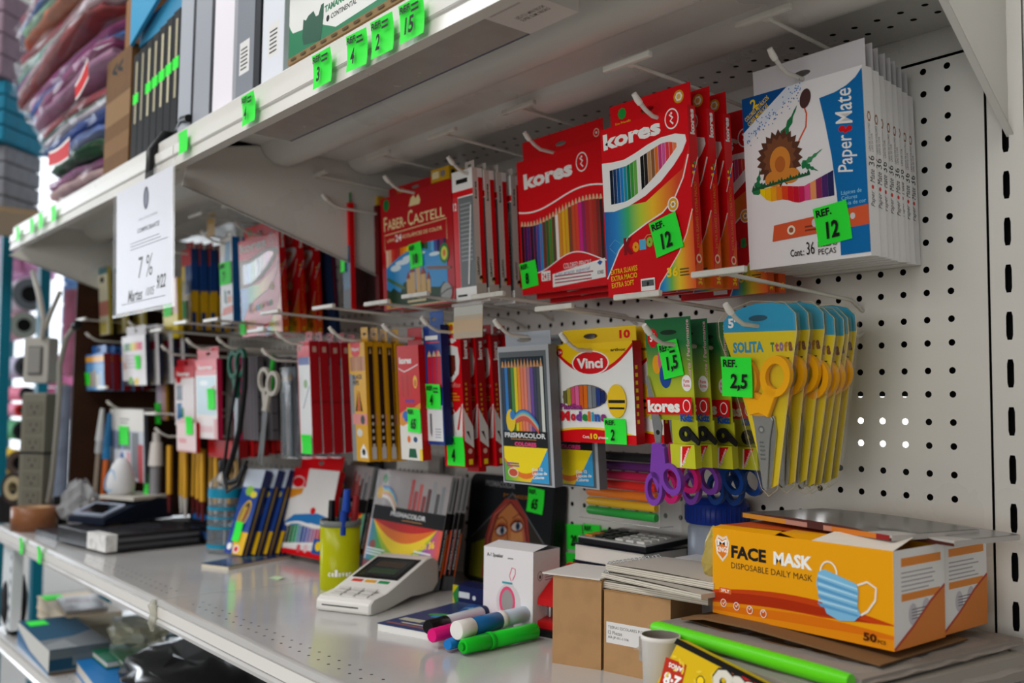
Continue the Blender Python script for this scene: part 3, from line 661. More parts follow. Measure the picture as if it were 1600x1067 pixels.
# -- narrow grey and white boxes
def gr_art(b, w, h, t):
    b.rect(0, 0, w, h*.10, WHT); b.rect(w*.1, h*.86, w*.95, h*.985, WHT); b.lines(w*.2, h*.90, w*.8, h*.95, 1, INK, .7); b.rect(0, h*.80, w, h*.845, KRED)
    b.rect(0, h*.10, w*.26, h*.80, M('#d8343a', .35)); b.rect(w*.27, h*.10, w, h*.79, M('#6f7476', .3)); 
    for i in range(14): b.lay = .6; b.rect(w*.36, h*(.30+.033*i), w*.9, h*(.312+.033*i), M('#979c9e', .3))
    b.poly([(w*.62, h*.12), (w*.70, h*.12), (w*.92, h*.72), (w*.86, h*.72)], M('#d9dcdc', .25)); b.lines(w*.1, h*.03, w*.7, h*.06, 1, INK, .5)
    b.txt('12', w*.03, h*.70, w*.2, h*.76, WHT, .02)
def gr_side(b, d, h):
    b.rect(0, 0, d*.5, h, M('#d8cfc8', .4)); b.rect(d*.55, h*.12, d, h*.93, KRED); b.rect(0, 0, d, h*.12, M('#c8bfb8', .4)); b.vt('kores', d*.28, h*.83, h*.13, d*.22, INK, .03); b.vt('GRAFITO', d*.28, h*.25, h*.14, d*.22, INK, .03)
    b.ell(d*.5, h*.16, 3, 3.4, M('#4a0c10', .4)); b.ell(d*.5, h*.145, 1.6, 1.6, M('#e8b03a', .4))
gb = carton('fine_liner_box', 'narrow white and grey box with red bands, front of the row under the shelf', 'pen box', (-592, -200, -38), 46, 176, 17, 4, WHT, WHT, art=gr_art, sart=gr_side, tab=(20, 40, 12, M('#cfc8c0', .5), (30, 6, 4, 2)), group='narrow white and grey boxes')
pile(gb, 4, (0, 21.5, 0), None, 'narrow white and grey box with red spine stripe, %s from the front of the row', jit=1)
# ---------------------------------------------------------------- second row of hooks, near bay
# -- bagged yellow scissors
SYEL = M('#f2ac10', .4); CYEL = M('#e4cc18', .45); CBLU = M('#1f9ac8', .4)
def sol_pack(label, tl, tilt=6):
    h = 172; t = thing('scissors_pack', label, 'scissors', hang(*tl, h, tilt), (tilt, 0, 0), 'bagged yellow scissors')
    top = [(84, 168), (76, 176), (60, 180), (40, 180), (24, 177), (8, 172), (0, 164)]
    mb = MB(); mb.frame((0, 0, 0)); out = [(0, 150), (10, 120), (38, 6), (44, 2), (52, 6), (74, 110), (84, 150)]+top
    mb.prism([(a, b) for a, b in out], -.6, 0, CYEL)
    mb.lay = .1; mb.poly([(0, 154), (84, 152)]+top, CBLU); mb.rect(5, 158, 20, 170, CBLU); mb.txt('5"', 6, 158, 18, 168, WHT, .04)
    mb.txt('SOLITA', 10, 133, 46, 144, M('#2a98c0', .4), .045)
    for i, c in enumerate('Ttofa'): mb.txt(c, 54+i*5, 133, 58.4+i*5, 142, M(['#2f7a4a', '#b0506a', '#8a6aa0', '#b87a2a', '#7a4a3a'][i], .4), .05)
    mb.lines(62, 126, 76, 129, 1, INK, .4)
    mb.ell(42, 166, 11, 3, M('#12506a', .5))
    part(mb, 'printed_card', t)
    part_scissors(t, 46, 62)
    f = film('#fff6c8', .07, .02); mb = MB()
    e = [(-2, 150), (8, 118), (36, 2), (44, -5), (54, 2), (78, 110), (87, 150), (87, 168), (76, 179), (40, 183), (8, 175), (-2, 166)]
    mb.frame((0, -9, 0)); mb.poly(e, f)
    k = len(e); mb.add([(a, -9, b) for a, b in e]+[(a, 1.5, b) for a, b in e], [(i, (i+1) % k, k+(i+1) % k, k+i) for i in range(k)], f)
    for p, q in zip(e, e[1:]+e[:1]): mb.tube([(p[0], -5, p[1]), (q[0], -5, q[1])], .3, film('#fff6d8', .2, .25), 4)
    part(mb, 'clear_sleeve', t, 'clear plastic sleeve')
    return t
def part_scissors(t, cx, cz):
    for q in (-1, 1):
        mb = MB(); mb.frame((cx, -3+q*1.2, cz)); hm = SYEL
        if q < 0: mb.prism([(-15, 12), (-13, 2), (-8, -59), (-4, -62), (3, -12), (8, 6), (4, 14)], 0, 1.3, M('#c9cdd0', .22, .85))
        else: mb.prism([(-4, 10), (-2, -8), (-4, -60), (0, -58), (10, -6), (9, 10)], 0, 1.3, M('#b9bdc0', .25, .85))
        if q < 0:
            mb.lay = 1.5; mb.ell(-5, -3, 3.6, 3.6, M('#8f9599', .3, .8)); mb.ell(-5, -3, 2, 2, M('#e3e6e8', .2, .8)); mb.lines(-8, -32, -2, -12, 5, M('#6d7376', .4, .5), .4)
        part(mb, 'blade', t, 'steel blade')
        mb = MB(); mb.frame((cx, -4+q*1.2, cz))
        if q < 0: mb.prism([(-15, 11), (-4, 13), (6, 9), (18, 34), (8, 40), (-4, 26), (-20, 30)], -1.5, 4.5, hm, bev=1); mb.ring(17, 48, 12.5, 20, -1.5, 4.5, hm, 26, .82, -22)
        else: mb.prism([(-12, 10), (6, 10), (0, 30), (-18, 36), (-24, 30)], -1.5, 4.5, hm, bev=1); mb.ring(-19, 48, 12, 18.5, -1.5, 4.5, hm, 26, .72, 14)
        part(mb, 'handle', t, 'yellow plastic finger loop')
so = sol_pack('yellow scissors in a clear pointed sleeve with green price tag, front of the row', (-138, -190, -262))
tag(so, 2, 92, 36, 39, '2,5', -3, -11)
for i, dy in enumerate((27, 41, 54, 68, 82, 96)):
    dup(so, so.location/U+Vector((random.uniform(-1.5, 1.5)+dy*.05, dy, random.uniform(-2, 2)+dy*.03)), 'yellow scissors in a clear pointed sleeve, %s from the front of the row' % ORD[i+1], (6+random.uniform(-1, 1), random.uniform(-1.5, 1.5), random.uniform(-2, 2)), None, ('price_tag',))
# -- carded scissors with coloured handles
def card_scis(label, tl, hm, h=152, tilt=5):
    t = thing('scissors_card', label, 'scissors', hang(*tl, h, tilt), (tilt, 0, 0), 'carded scissors with coloured handles')
    mb = MB(); mb.frame((0, 0, 0)); g = rainbow(['#b4b820', '#b8c024', '#c2c828', '#8aa82a', '#1f7a3c', '#0c6434'], 2, 20, 150)
    mb.box(0, 62, 0, .8, 46, 152, g); mb.box(30, 64, -.2, .8, 0, 46, M('#b8bc26', .4)); mb.box(34, 66, -9, .8, -2, 22, M('#c2c62c', .4))
    mb.frame((0, -.2, 0))
    mb.ell(10, 132, 7, 10, RED); mb.txt('5"', 6, 128, 13, 137, WHT, .03); mb.ell(32, 137, 11, 2.6, M('#14301c', .6))
    mb.vt('Corte / Performance', 57.5, 118, 62, 4.5, M('#d8a8b0', .5), .02); mb.ell(53, 84, 6.5, 8.5, WHT); mb.txt('Punta\nRoma', 49, 80, 57, 88, RED, .02)
    # plain coloured blobs where the card shows printed characters
    mb.ell(14, 104, 6, 10, M('#e8a01c', .4)); mb.ell(22, 108, 6, 14, M('#d8588a', .4)); mb.ell(25, 92, 8, 13, M('#1f4a9a', .4))
    mb.frame((0, -4.6, 0)); mb.rect(0, 52, 62, 70, RED); mb.txt('kores', 2, 54, 46, 67, WHT, .045); mb.ell(55, 61, 5, 6.5, WHT); mb.ell(55, 61, 4, 5.4, RED)
    mb.txt('Kidz', 46, 45, 62, 53, M('#1a4aa0', .4), .06)
    mb.frame((0, -9.1, 0)); mb.poly([(48, -1), (62, 21), (50, 20)], RED); mb.poly([(46, -1), (48, -1), (50, 20), (48, 20)], WHT); mb.txt('Ergonómico', 44, 8, 64, 12, WHT, .02, 0, 62)
    part(mb, 'printed_card', t)
    mb = MB(); mb.frame((0, -3, 0)); mb.prism([(1, 90), (4, 93), (20, 40), (16, 18), (10, 18)], 0, 1.5, M('#c9cdd0', .22, .85)); mb.lay = 1.6; mb.ell(14, 33, 2.6, 2.6, INK); part(mb, 'blade', t, 'steel blade')
    mb = MB(); mb.frame((0, -5, 0))
    mb.prism([(9, 22), (24, 22), (22, -4), (14, -30), (4, -8)], -1, 5, hm, bev=1)
    mb.ring(8, -26, 12, 18, -1, 5, hm, 24, .68, -8); part(mb, 'handle', t, 'plastic finger loop')
    mb = MB(); mb.frame((0, -6, 0)); mb.prism([(20, 22), (27, 18), (28, -4), (20, -10)], -1, 5, hm, bev=1); mb.ring(34, -14, 11, 17, 0, 6, hm, 24, .8, 24); part(mb, 'handle', t, 'plastic finger loop')
    mb = MB(); mb.frame((0, -8, 0)); mb.ring(56, 33, 3, 8, 0, 3, BLK, 14); mb.prism([(60, 30), (72, 22), (74, 26), (64, 36)], 0, 3, BLK); part(mb, 'plastic_tie', t, 'black plastic tie')
    return t
PURP = M('#7a3fa8', .35); PINK = M('#d81f7a', .35); NAVY = M('#123f8a', .35)
cs = [card_scis('green and yellow scissors card with purple handles and green price tag, foremost', (-232, -202, -262), PURP)]
tag(cs[0], 25, 88, 27, 38, '1,5', 10, -1.4, extra=True)
for i, (hm, c) in enumerate(((PINK, 'pink handles'), (PURP, 'purple handles farther back'), (NAVY, 'dark blue handles'), (NAVY, 'dark blue handles, last before the panel'))):
    card_scis('green and yellow scissors card with %s' % c, (-232+(-3 if i == 0 else 4*i-2), -172+i*27+(i > 1)*10, -262-2*i), hm)
# -- yellow modelling clay boxes
def vin_art(b, w, h, t):
    b.rect(0, 0, w, h*.09, KRED); n = 14
    b.strip([(w*i/n, h*.09) for i in range(n+1)], [(w*i/n, h*(.12+.05*math.sin(math.pi*i/n*1.0)-.03*i/n)) for i in range(n+1)], YEL)
    b.strip([(w*i/n, h*(.075)) for i in range(n+1)], [(w*i/n, h*(.10+.05*math.sin(math.pi*i/n)-.03*i/n)) for i in range(n+1)], KRED)
    g = lambda x: h*(.72+.26*(2*x-1)**2*1.0)
    b.strip([(w*i/n, g(i/n)-4.5) for i in range(n+1)], [(w*i/n, h) for i in range(n+1)], KRED)
    b.strip([(w*i/n, g(i/n)) for i in range(n+1)], [(w*i/n, h) for i in range(n+1)], M('#f0c814', .4))
    b.ell(w*.48, h*.80, 31, 14.5, WHT); b.ell(w*.48, h*.80, 29, 13, KRED); b.txt('Vinci', w*.31, h*.745, w*.64, h*.85, WHT, .04)
    b.ell(w*.09, h*.92, 5, 5, KRED); b.txt('3+', w*.065, h*.90, w*.115, h*.94, WHT, .02); b.txt('artínoc', w*.74, h*.905, w*.92, h*.935, INK, .03)
    b.ell(w*.39, h*.46, 38, 14.5, M('#7a6a5a', .4)); 
    for i, q in enumerate(['#6a6a3a', '#b0a03a', '#d8507a', '#e06aa0', '#d8622a', '#e0701c', '#8a8f94', '#6f7a86', '#2a3f8a', '#1f2f6a']):
        x0 = w*.12+i*7.1; xm = (x0+3.5-w*.39)/38; hh = 13.4*math.sqrt(max(.05, 1-xm*xm)); b.lay = 1.6; b.rect(x0, h*.46-hh, x0+6.4, h*.46+hh, M(q, .2))
    b.txt('Plastilina', w*.08, h*.33, w*.37, h*.395, M('#8a2a7a', .4), .04)
    for i, (c, q) in enumerate(zip('Modelina', ['#d81f2a', '#c8203a', '#7a3aa0', '#1f8a3c', '#e06a1c', '#1f9ac0', '#2a5ab0', '#8a2a7a'])):
        x = w*(.075+[0, .135, .205, .285, .36, .405, .445, .525][i]); ww = w*([.12, .065, .07, .07, .03, .03, .07, .07][i]); b.txt(c, x, h*.215, x+ww, h*(.315 if c in 'Mdl' else .29 if c != 'i' else .31), M(q, .4), .06)
    # small plain striped oval stands where the printed mascot is
    b.ell(w*.80, h*.42, 15, 19, M('#f0c81c', .4)); b.rect(w*.70, h*.40, w*.90, h*.43, INK); b.rect(w*.71, h*.34, w*.89, h*.36, INK)
    b.txt('Cont.', w*.36, h*.045, w*.45, h*.075, WHT, .02); b.txt('10', w*.46, h*.04, w*.55, h*.095, YEL, .04); b.txt('piezas', w*.56, h*.04, w*.68, h*.07, WHT, .02)
vi = carton('modelling_clay_box', 'white, yellow and red modelling clay box with green tag reading two, front one', 'clay box', (-402, -180, -281), 131, 116, 14, 4, WHT, M('#b01a20', .35), M('#e8c020', .4), art=vin_art,
            tab=(10, 131, 17, M('#eac41c', .42), (58, 8, 12, 3.2)), tabart=lambda b, a0, a1, ht: b.txt('10', a1-26, 3, a1-9, 13, RED, .05), sart=lambda b, d, h: (b.lines(d*.2, h*.2, d*.5, h*.8, 8, YEL, .5), ), group='modelling clay boxes')
tag(vi, 84, 0, 34, 29, '2', 0, -1.2)
pile(vi, 1, (20, 24, 1), None, 'white and yellow modelling clay box peeking out behind the front one', jit=.5)
# -- grey framed pencil pack
def pr_art(b, w, h, t):
    b.rect(w*.02, h*.01, w*.95, h*.96, M('#5d6266', .3)); b.rect(w*.05, h*.02, w*.90, h*.92, M('#223038', .25))
    b.pencils(w*.06, w*.88, ['#2a3f5a', '#2f7ac0', '#2a3a34', '#4a8a3a', '#d8c81c', '#e8901c', '#e07a5a', '#e0806a', '#b07a8a', '#6a4a9a', '#3a3f5a', '#4a4f54', '#cfd4cc'], h*.38, h*.91, 11, M('#c8905a', .5), .1)
    b.lay = .6; b.rect(w*.05, h*.27, w*.91, h*.385, M('#1c1d20', .35)); b.txt('PRISMACOLOR', w*.08, h*.335, w*.88, h*.372, M('#d0d4d6', .4), .035); b.curve([(w*.2, h*.325), (w*.7, h*.325)], .8, M('#c88a3a', .4))
    b.txt('COLORES', w*.27, h*.275, w*.70, h*.305, M('#d8407a', .4), .06)
    b.rect(w*.05, h*.02, w*.91, h*.27, rainbow(['#3a9a3a', '#7ab02a', '#d8c81c', '#e8c01c', '#e8a01c', '#2a8ac8'], 0, 0, 90))
    for k, (q, r) in enumerate([('#e0762a', .23), ('#f0d81c', .19), ('#3a9ad0', .07)]):
        b.poly([(w*.05, h*.27)]+[(w*(.05+.86*i/10), h*(.27-r*math.sin(math.pi*(.15+.75*i/10)))) for i in range(11)]+[(w*.91, h*.27)] if k < 2 else [(w*.55, h*.02), (w*.91, h*.02), (w*.91, h*.27), (w*.72, h*.12)], M(q, .35))
    # broad multicoloured bill shape, a plain arc of stripes
    for i, q in enumerate(['#3a6ab0', '#4a9ad0', '#7ac0a0', '#e0a090', '#c85a4a']):
        b.poly([(w*(.28+.48*j/10), h*(.50-.012*i+.055*math.sin(math.pi*j/10)-.06*(j/10)**2)) for j in range(11)]+[(w*(.28+.48*j/10), h*(.485-.014*i+.045*math.sin(math.pi*j/10)-.06*(j/10)**2)) for j in range(10, -1, -1)], M(q, .3))
    b.ell(w*.22, h*.46, 9, 14, M('#e0c020', .4)); b.ell(w*.26, h*.50, 5, 6, M('#2f7ac0', .4))
    b.ell(w*.22, h*.08, 10, 6, M('#e8e0c8', .4)); b.ell(w*.22, h*.08, 8.6, 4.8, M('#c0503a', .4)); b.lines(w*.10, h*.125, w*.42, h*.16, 2, M('#7a4a9a', .4), .6)
    b.txt('Con 12\nLápices de\nColores', w*.60, h*.05, w*.88, h*.13, M('#e8eef2', .4), .03, 0, 4)
pr = carton('colored_pencil_pack', 'grey framed pack of twelve pencils with a clear window, front of its hook', 'pencil pack', (-486, -200, -281), 97, 171, 13, 4.5, M('#a7abb0', .35), M('#6d6f74', .35), art=pr_art,
            tab=(9, 95, 17, M('#a4abb4', .4), (46, 7, 14, 3)), group='grey framed pencil packs')
pile(pr, 1, (36, 40, -2), None, 'grey framed pencil pack half hidden behind the front one and the clay boxes', jit=.5)
# -- graphite pencil boxes
def gp_art(b, w, h, t):
    b.poly([(w*.06, h*.64), (w*.55, h*.64), (w*.85, h*.70), (w*.92, h*.80), (w*.85, h*.90), (w*.5, h*.92), (w*.06, h*.90)], WHT); b.poly([(w*.22, h*.68), (w*.55, h*.68), (w*.72, h*.73), (w*.72, h*.84), (w*.22, h*.85)], M('#6a2418', .25))
    for i in range(4): b.rect(w*(.26+.12*i), h*.69, w*(.29+.12*i), h*.84, M('#8a3a24', .25)); b.lay -= b.step
    b.txt('kores', w*.06, h*.93, w*.8, h*.985, WHT, .06)
    b.txt('Grafito', w*.2, h*.60, w*.9, h*.635, M('#e8a09a', .4), 0, .3); b.lines(w*.3, h*.50, w*.85, h*.57, 3, M('#d8901c', .4), .5)
    b.ell(w*.42, h*.47, 5, 5, M('#e8d8c8', .4)); b.ell(w*.46, h*.40, 6.5, 6.5, WHT); b.ell(w*.46, h*.40, 5.2, 5.2, KRED)
    b.poly([(w*.12, h*.18), (w*.9, h*.22), (w*.98, h*.48), (w*.7, h*.42), (w*.2, h*.36)], M('#ecebe8', .4)); b.poly([(w*.66, h*.28), (w*.76, h*.28), (w*.94, h*.46), (w*.9, h*.47)], KRED); b.curve([(w*.3, h*.24), (w*.5, h*.32), (w*.6, h*.24)], .8, M('#c85a5a', .4))
def gp_side(b, d, h):
    b.vt('kores', d*.5, h*.88, h*.14, d*.5, WHT, .04); b.lines(d*.3, h*.35, d*.55, h*.65, 8, M('#d8901c', .4), .5); b.poly([(0, h*.2), (0, h*.45), (d, h*.3), (d, h*.14)], M('#e4e0dc', .4)); b.poly([(d*.2, h*.27), (d*.5, h*.27), (d*.7, h*.2)], INK)
    b.ell(d*.55, h*.12, 3.4, 3.6, M('#e0b0a0', .4)); b.rect(d*.35, h*.02, d*.8, h*.06, YEL)
gp = carton('graphite_pencil_box', 'red and white graphite pencil box with green tag reading four, front of four', 'pencil box', (-631, -188, -258), 48, 182, 15, 4.5, KRED, M('#a60f18', .34), art=gp_art, sart=gp_side,
            tab=(14, 40, 15, M('#a60f18', .4), (26, 8, 4, 2)), group='graphite pencil boxes')
tag(gp, 8, 2, 40, 40, '4', 0, -1.2)
mb = MB(); mb.box(0, 24, -3, 4, 0, 15, YEL); mb.frame((0, -3, 0)); mb.ell(12, 8, 5, 4.5, M('#c8501c', .4)); part(mb, 'yellow_sharpener', gp, None, (18, 2, 183))
pile(gp, 3, (1.5, 25, 0), None, 'red and white graphite pencil box, %s of the four', ('price_tag', 'yellow_sharpener'))
# -- slim blue and slim red boxes
def bl_art(b, w, h, t):
    b.lines(w*.1, h*.88, w*.9, h*.93, 1, WHT, .7); b.rect(w*.12, h*.855, w*.9, h*.865, RED); b.ell(w*.8, h*.76, 5, 5, M('#d84a5a', .4))
    b.pencils(w*.18, w*.98, ['#c81f3a', '#d0243a', '#c81f3a'], h*.48, h*.80, 10); b.lay = .3; b.pencils(w*.18, w*.98, ['#14244a', '#10203f', '#14244a'], h*.37, h*.48, 0); b.lay = .5
    b.rect(w*.08, h*.03, w*.95, h*.33, M('#e4e6ea', .4)); b.lines(w*.5, h*.06, w*.9, h*.15, 4, M('#8a90a0', .5), .3); b.poly([(w*.22, h*.1), (w*.3, h*.06), (w*.34, h*.1), (w*.34, h*.26), (w*.22, h*.26)], M('#6a6e74', .4))
bb = carton('checking_pencil_box', 'slim dark blue pencil box with green tag reading four, beside the graphite boxes', 'pencil box', (-646, -206, -246), 42, 164, 13, 4, M('#24408a', .36), M('#14205a', .36), art=bl_art, tab=(8, 40, 20, M('#1f4f9a', .4), (18, 9, 6, 2.6)))
tag(bb, 4, 50, 34, 34, '4', -2, -1.2, extra=True)
def k65_art(b, w, h, t):
    b.txt('kores', w*.08, h*.84, w*.66, h*.90, WHT, .05); b.curve([(w*.05, h*.80), (w*.3, h*.77), (w*.55, h*.79), (w*.95, h*.83)], 1.4, WHT)
    b.pencils(w*.15, w*.62, ['#b81a1e', '#c02a24', '#b81a1e', '#c02a24'], h*.55, h*.74, 0); b.ell(w*.8, h*.68, 5, 9, M('#e8b83a', .4)); b.ell(w*.8, h*.67, 3, 5, M('#c86a2a', .4)); b.lines(w*.3, h*.50, w*.8, h*.54, 1, M('#7a2a8a', .4), .7)
    b.poly([(0, h*.40), (w*.3, h*.44), (w*.7, h*.46), (w, h*.50), (w, h*.30), (0, h*.22)], M('#e8902a', .4)); b.poly([(0, 0), (w, 0), (w, h*.42), (w*.6, h*.34), (w*.2, h*.30), (0, h*.3)], M('#e4e2dc', .4)); b.ell(w*.3, h*.38, 9, 8, M('#2a6ac0', .4)); b.ell(w*.15, h*.33, 5, 6, M('#d8902a', .4))
    b.poly([(w*.35, h*.02), (w*.75, h*.02), (w*.7, h*.10), (w*.4, h*.10)], M('#0f5a3a', .4)); b.ell(w*.4, h*.18, 4, 5, M('#e06a1c', .4)); b.ell(w*.7, h*.18, 5, 4, M('#1f4a7a', .4)); b.rect(w*.88, h*.0, w, h*.1, YEL)
k6 = carton('crayon_pencil_box', 'slim red box with white and coloured lower half and tag reading sixty-five', 'pencil box', (-697, -216, -272), 54, 161, 14, 4.5, M('#cc1a1e', .34), KRED2, art=k65_art, tab=(18, 54, 24, M('#a81218', .4), (30, 10, 7, 2.6)))
tag(k6, 22, 40, 32, 34, '65', -3, -1.2)
mb = MB(); mb.box(-6, 20, 0, 13, 0, 22, KRED2); mb.frame((20, 0, 0), (0, 1, 0), (0, 0, 1)); mb.ell(6, 11, 4, 4, YEL)
single(mb, 'red_carton', 'small red carton showing low behind the slim blue box', 'pencil box', (-606, -150, -446), (0, 0, 0))
# -- black and yellow pencil boxes
def ye_art(b, w, h, t):
    b.rect(0, 0, w*.25, h*.72, M('#8f9396', .4)); b.poly([(0, h*.4), (w*.4, h*.72), (0, h*.74)], M('#8f9396', .4)); b.poly([(w*.1, h), (w*.75, h), (w*.7, h*.9), (w*.45, h*.86), (w*.2, h*.9)], RED); b.txt('Maped', w*.2, h*.92, w*.65, h*.96, WHT, .03)
    b.pencils(w*.08, w*.98, ['#a86a4a', '#b87a5a', '#c08a6a', '#b87a5a', '#a86a4a', '#c08a6a'], h*.76, h*.88, 0); b.txt('BLACK\nPEPS', w*.2, h*.64, w*.8, h*.73, M('#3a3a3c', .4), .04)
    for i in range(3): b.poly([(w*(.3+.16*i), h*.42), (w*(.42+.16*i), h*.42), (w*(.48+.04*i), h*.6)], INK if i != 1 else RED)
    b.rect(w*.1, h*.31, w, h*.40, M('#e0908a', .4)); b.ell(w*.72, h*.35, 6, 7, M('#3f4245', .4)); b.ell(w*.5, h*.24, 8, 6, M('#d8d8d4', .4)); b.poly([(w*.5, h*.03), (w*.95, h*.03), (w*.9, h*.09), (w*.7, h*.15), (w*.5, h*.09)], WHT); b.ell(w*.7, h*.08, 5, 5, INK)
def ye_side(b, d, h):
    b.rect(d*.38, h*.10, d*.92, h*.96, M('#2c1d1a', .35)); b.poly([(d*.5, h*.9), (d*.8, h*.9), (d*.65, h*.96)], M('#c8a06a', .4)); b.lines(d*.5, h*.12, d*.8, h*.42, 5, M('#cfc4b4', .4), .45); b.rect(d*.4, h*.02, d*.9, h*.12, M('#c9ccd0', .4))
ye = carton('black_pencil_box', 'yellow pencil box with grey flank and red badge, front of four', 'pencil box', (-818, -226, -263), 47, 178, 15, 4.5, M('#e0a81c', .36), M('#d89c14', .36), art=ye_art, sart=ye_side, tab=(26, 46, 22, M('#cf9a18', .4), (36, 12, 5, 2)), group='black and yellow pencil boxes')
pile(ye, 3, (.5, 17, 0), None, 'yellow pencil box with dark pencils printed on its spine, %s of the four', jit=.6)
# -- white fronted red boxes
def rw_art(b, w, h, t):
    b.rect(0, h*.86, w, h, M('#e0606a', .4)); b.rect(w*.1, h*.92, w*.28, h*.96, M('#4a6a4a', .4)); b.rect(w*.05, h*.79, w*.95, h*.86, M('#5a6aa8', .4)); b.ell(w*.6, h*.62, 6, 7, M('#8ab07a', .4)); b.curve([(w*.35, h*.40), (w*.9, h*.60)], 2.2, M('#8a98a8', .4)); b.rect(0, 0, w*.06, h*.86, M('#e88a90', .4))
rw = carton('white_pencil_box', 'white-fronted red-sided pencil box with green tag, front of five', 'pencil box', (-927, -256, -258), 40, 176, 16, 4, M('#e2e4e6', .4), M('#a81420', .4), art=rw_art, sart=lambda b, d, h: (b.rect(d*.35, h*.90, d*.75, h*.95, M('#c8a898', .5)), b.rect(0, h*.45, d, h*.47, M('#8a0c16', .4))),
            tab=(14, 36, 15, M('#b0303a', .4), (24, 8, 4, 2)), group='white-fronted red pencil boxes')
tag(rw, 8, 0, 32, 30, '', 0, -1.2, ref=None)
pile(rw, 4, (0, 19, 0), None, 'red-sided pencil box with a small square on its spine, %s of the five', jit=.8)
# -- clear label holder
t = thing('label_holder', 'clear plastic label holder with a faded beige card, hanging before the red boxes', 'label holder', (-551, -225, -266))
mb = MB(); mb.box(0, 62, 0, .6, 0, 42, M('#c9b9a0', .5)); mb.frame((0, 0, 0)); mb.rect(0, 8, 62, 24, M('#d8b890', .5)); mb.rect(0, 30, 62, 42, M('#cfd0c8', .5)); part(mb, 'faded_card', t)
mb = MB(); mb.frame((0, -1.5, 0)); mb.poly([(-1, -1), (63, -1), (63, 43), (-1, 43)], film('#ffffff', .3, .1)); mb.tube([(-1, -1, 44), (63, -1, 44)], 2.5, film('#ffffff', .35, .3), 8); part(mb, 'clear_sleeve', t)
t.location = Vector((-560, -215, -268))*U
# ---------------------------------------------------------------- far bay, upper hooks
PK = M('#f0e8ea', .4)
e_ = kolor('red rainbow pencil box in the far bay, foremost, with a low green tag', (-1205, -240, -58), group='rainbow red pencil boxes of the far bay')
e_.scale = (1.38, 1, .98)
tag(e_, -3, 4, 18, 26, '', 0, -1.2, ref=None)
dup(e_, e_.location/U+Vector((4, 32, 2)), 'red rainbow pencil box in the far bay, second, showing a red edge', None, None, ('price_tag',))
dup(e_, e_.location/U+Vector((2, 64, 1)), 'red rainbow pencil box in the far bay, third, showing a red edge', None, None, ('price_tag',))
bl = carton('blue_pencil_box', 'thin dark blue box leaning behind the rainbow boxes of the far bay', 'pencil box', (-1085, -150, -70), 60, 165, 10, 6, M('#20365c', .4), M('#1c2c4a', .4), sart=lambda b, d, h: b.rect(d*.3, h*.3, d*.6, h*.9, M('#8a2030', .4)))
def d_art(b, w, h, t):
    b.rect(0, h*.80, w, h, M('#e6e2dc', .4)); b.poly([(w*.3, h*.62), (w*.8, h*.60), (w*.9, h*.95), (w*.5, h*.95)], M('#8ab0d0', .4)); b.ell(w*.5, h*.58, 9, 10, M('#a86a4a', .4)); b.poly([(w*.3, h*.25), (w*.55, h*.22), (w*.5, h*.38), (w*.32, h*.40)], M('#1f6a6a', .4)); b.rect(w*.58, h*.24, w*.9, h*.32, M('#d8762a', .4)); b.ell(w*.7, h*.36, 5, 4, INK); b.poly([(w*.1, h*.10), (w*.95, h*.12), (w, h*.21), (w*.25, h*.19)], M('#e0603a', .4))
wp = carton('pencil_pack', 'slim white pack with coloured drawings and a tall green tag, by the hanging notice', 'pencil pack', (-1291, -240, -46), 56, 162, 14, 3, M('#e8eaee', .4), M('#1f6fb8', .4), art=d_art, tab=(10, 44, 14, M('#d8d4cc', .45), (28, 7, 8, 2.6)), group='slim white packs by the notice')
tag(wp, 2, 74, 52, 42, '7', 0, -1.2)
pile(wp, 1, (6, 18, 0), None, 'slim white pack with blue side, second on its hook', jit=.5)
mb = MB(); mb.box(0, 38, 0, .6, 0, 44, M('#d0b48a', .55)); mb.frame((0, 0, 0)); mb.rect(6, 24, 32, 40, M('#c09a5a', .5))
single(mb, 'label_card', 'small faded beige label card on a hook above the slim white pack', 'label card', (-1300, -262, -44), (0, 0, 0))
def b_art(b, w, h, t):
    b.rect(0, h*.80, w, h, M('#c84a50', .4)); b.rect(0, 0, w*.35, h*.8, M('#e8c84a', .4)); b.rect(w*.35, h*.45, w, h*.8, M('#28508c', .4)); b.rect(w*.35, 0, w, h*.45, M('#d8b02a', .4))
def b_side(b, d, h):
    b.rect(0, h*.48, d, h*.84, M('#1c4484', .4)); b.rect(0, h*.22, d, h*.48, M('#d8a81c', .4)); b.rect(d*.6, 0, d, h*.22, M('#c89a1c', .4))
yb = carton('glue_pen_pack', 'blue and yellow banded pack with small green tag, front of five by the notice', 'pen pack', (-1516, -230, -40), 52, 168, 15, 3, M('#1f4a8a', .4), M('#24406e', .4), art=b_art, sart=b_side, tab=(10, 46, 16, M('#b83a40', .4), (26, 8, 6, 2.5)), group='blue and yellow packs')
tag(yb, 2, 26, 26, 36, '', 0, -1.2, ref=None)
pile(yb, 4, (3, 19, 0), None, 'blue and yellow banded pack, %s of the five near the notice')
yc = carton('glue_pack', 'yellow and pink pack with green tag just under the edge of the hanging notice', 'glue pack', (-1533, -262, -104), 82, 122, 10, 4, M('#f0d83a', .4), M('#e0c02a', .4), art=lambda b, w, h, t: (b.poly([(w*.2, h*.45), (w, h*.4), (w, h), (w*.35, h)], M('#f0c0b8', .4)), b.lines(w*.2, h*.1, w*.7, h*.2, 2, INK, .4)))
tag(yc, 8, 46, 46, 38, '', 0, -1.2, ref=None)
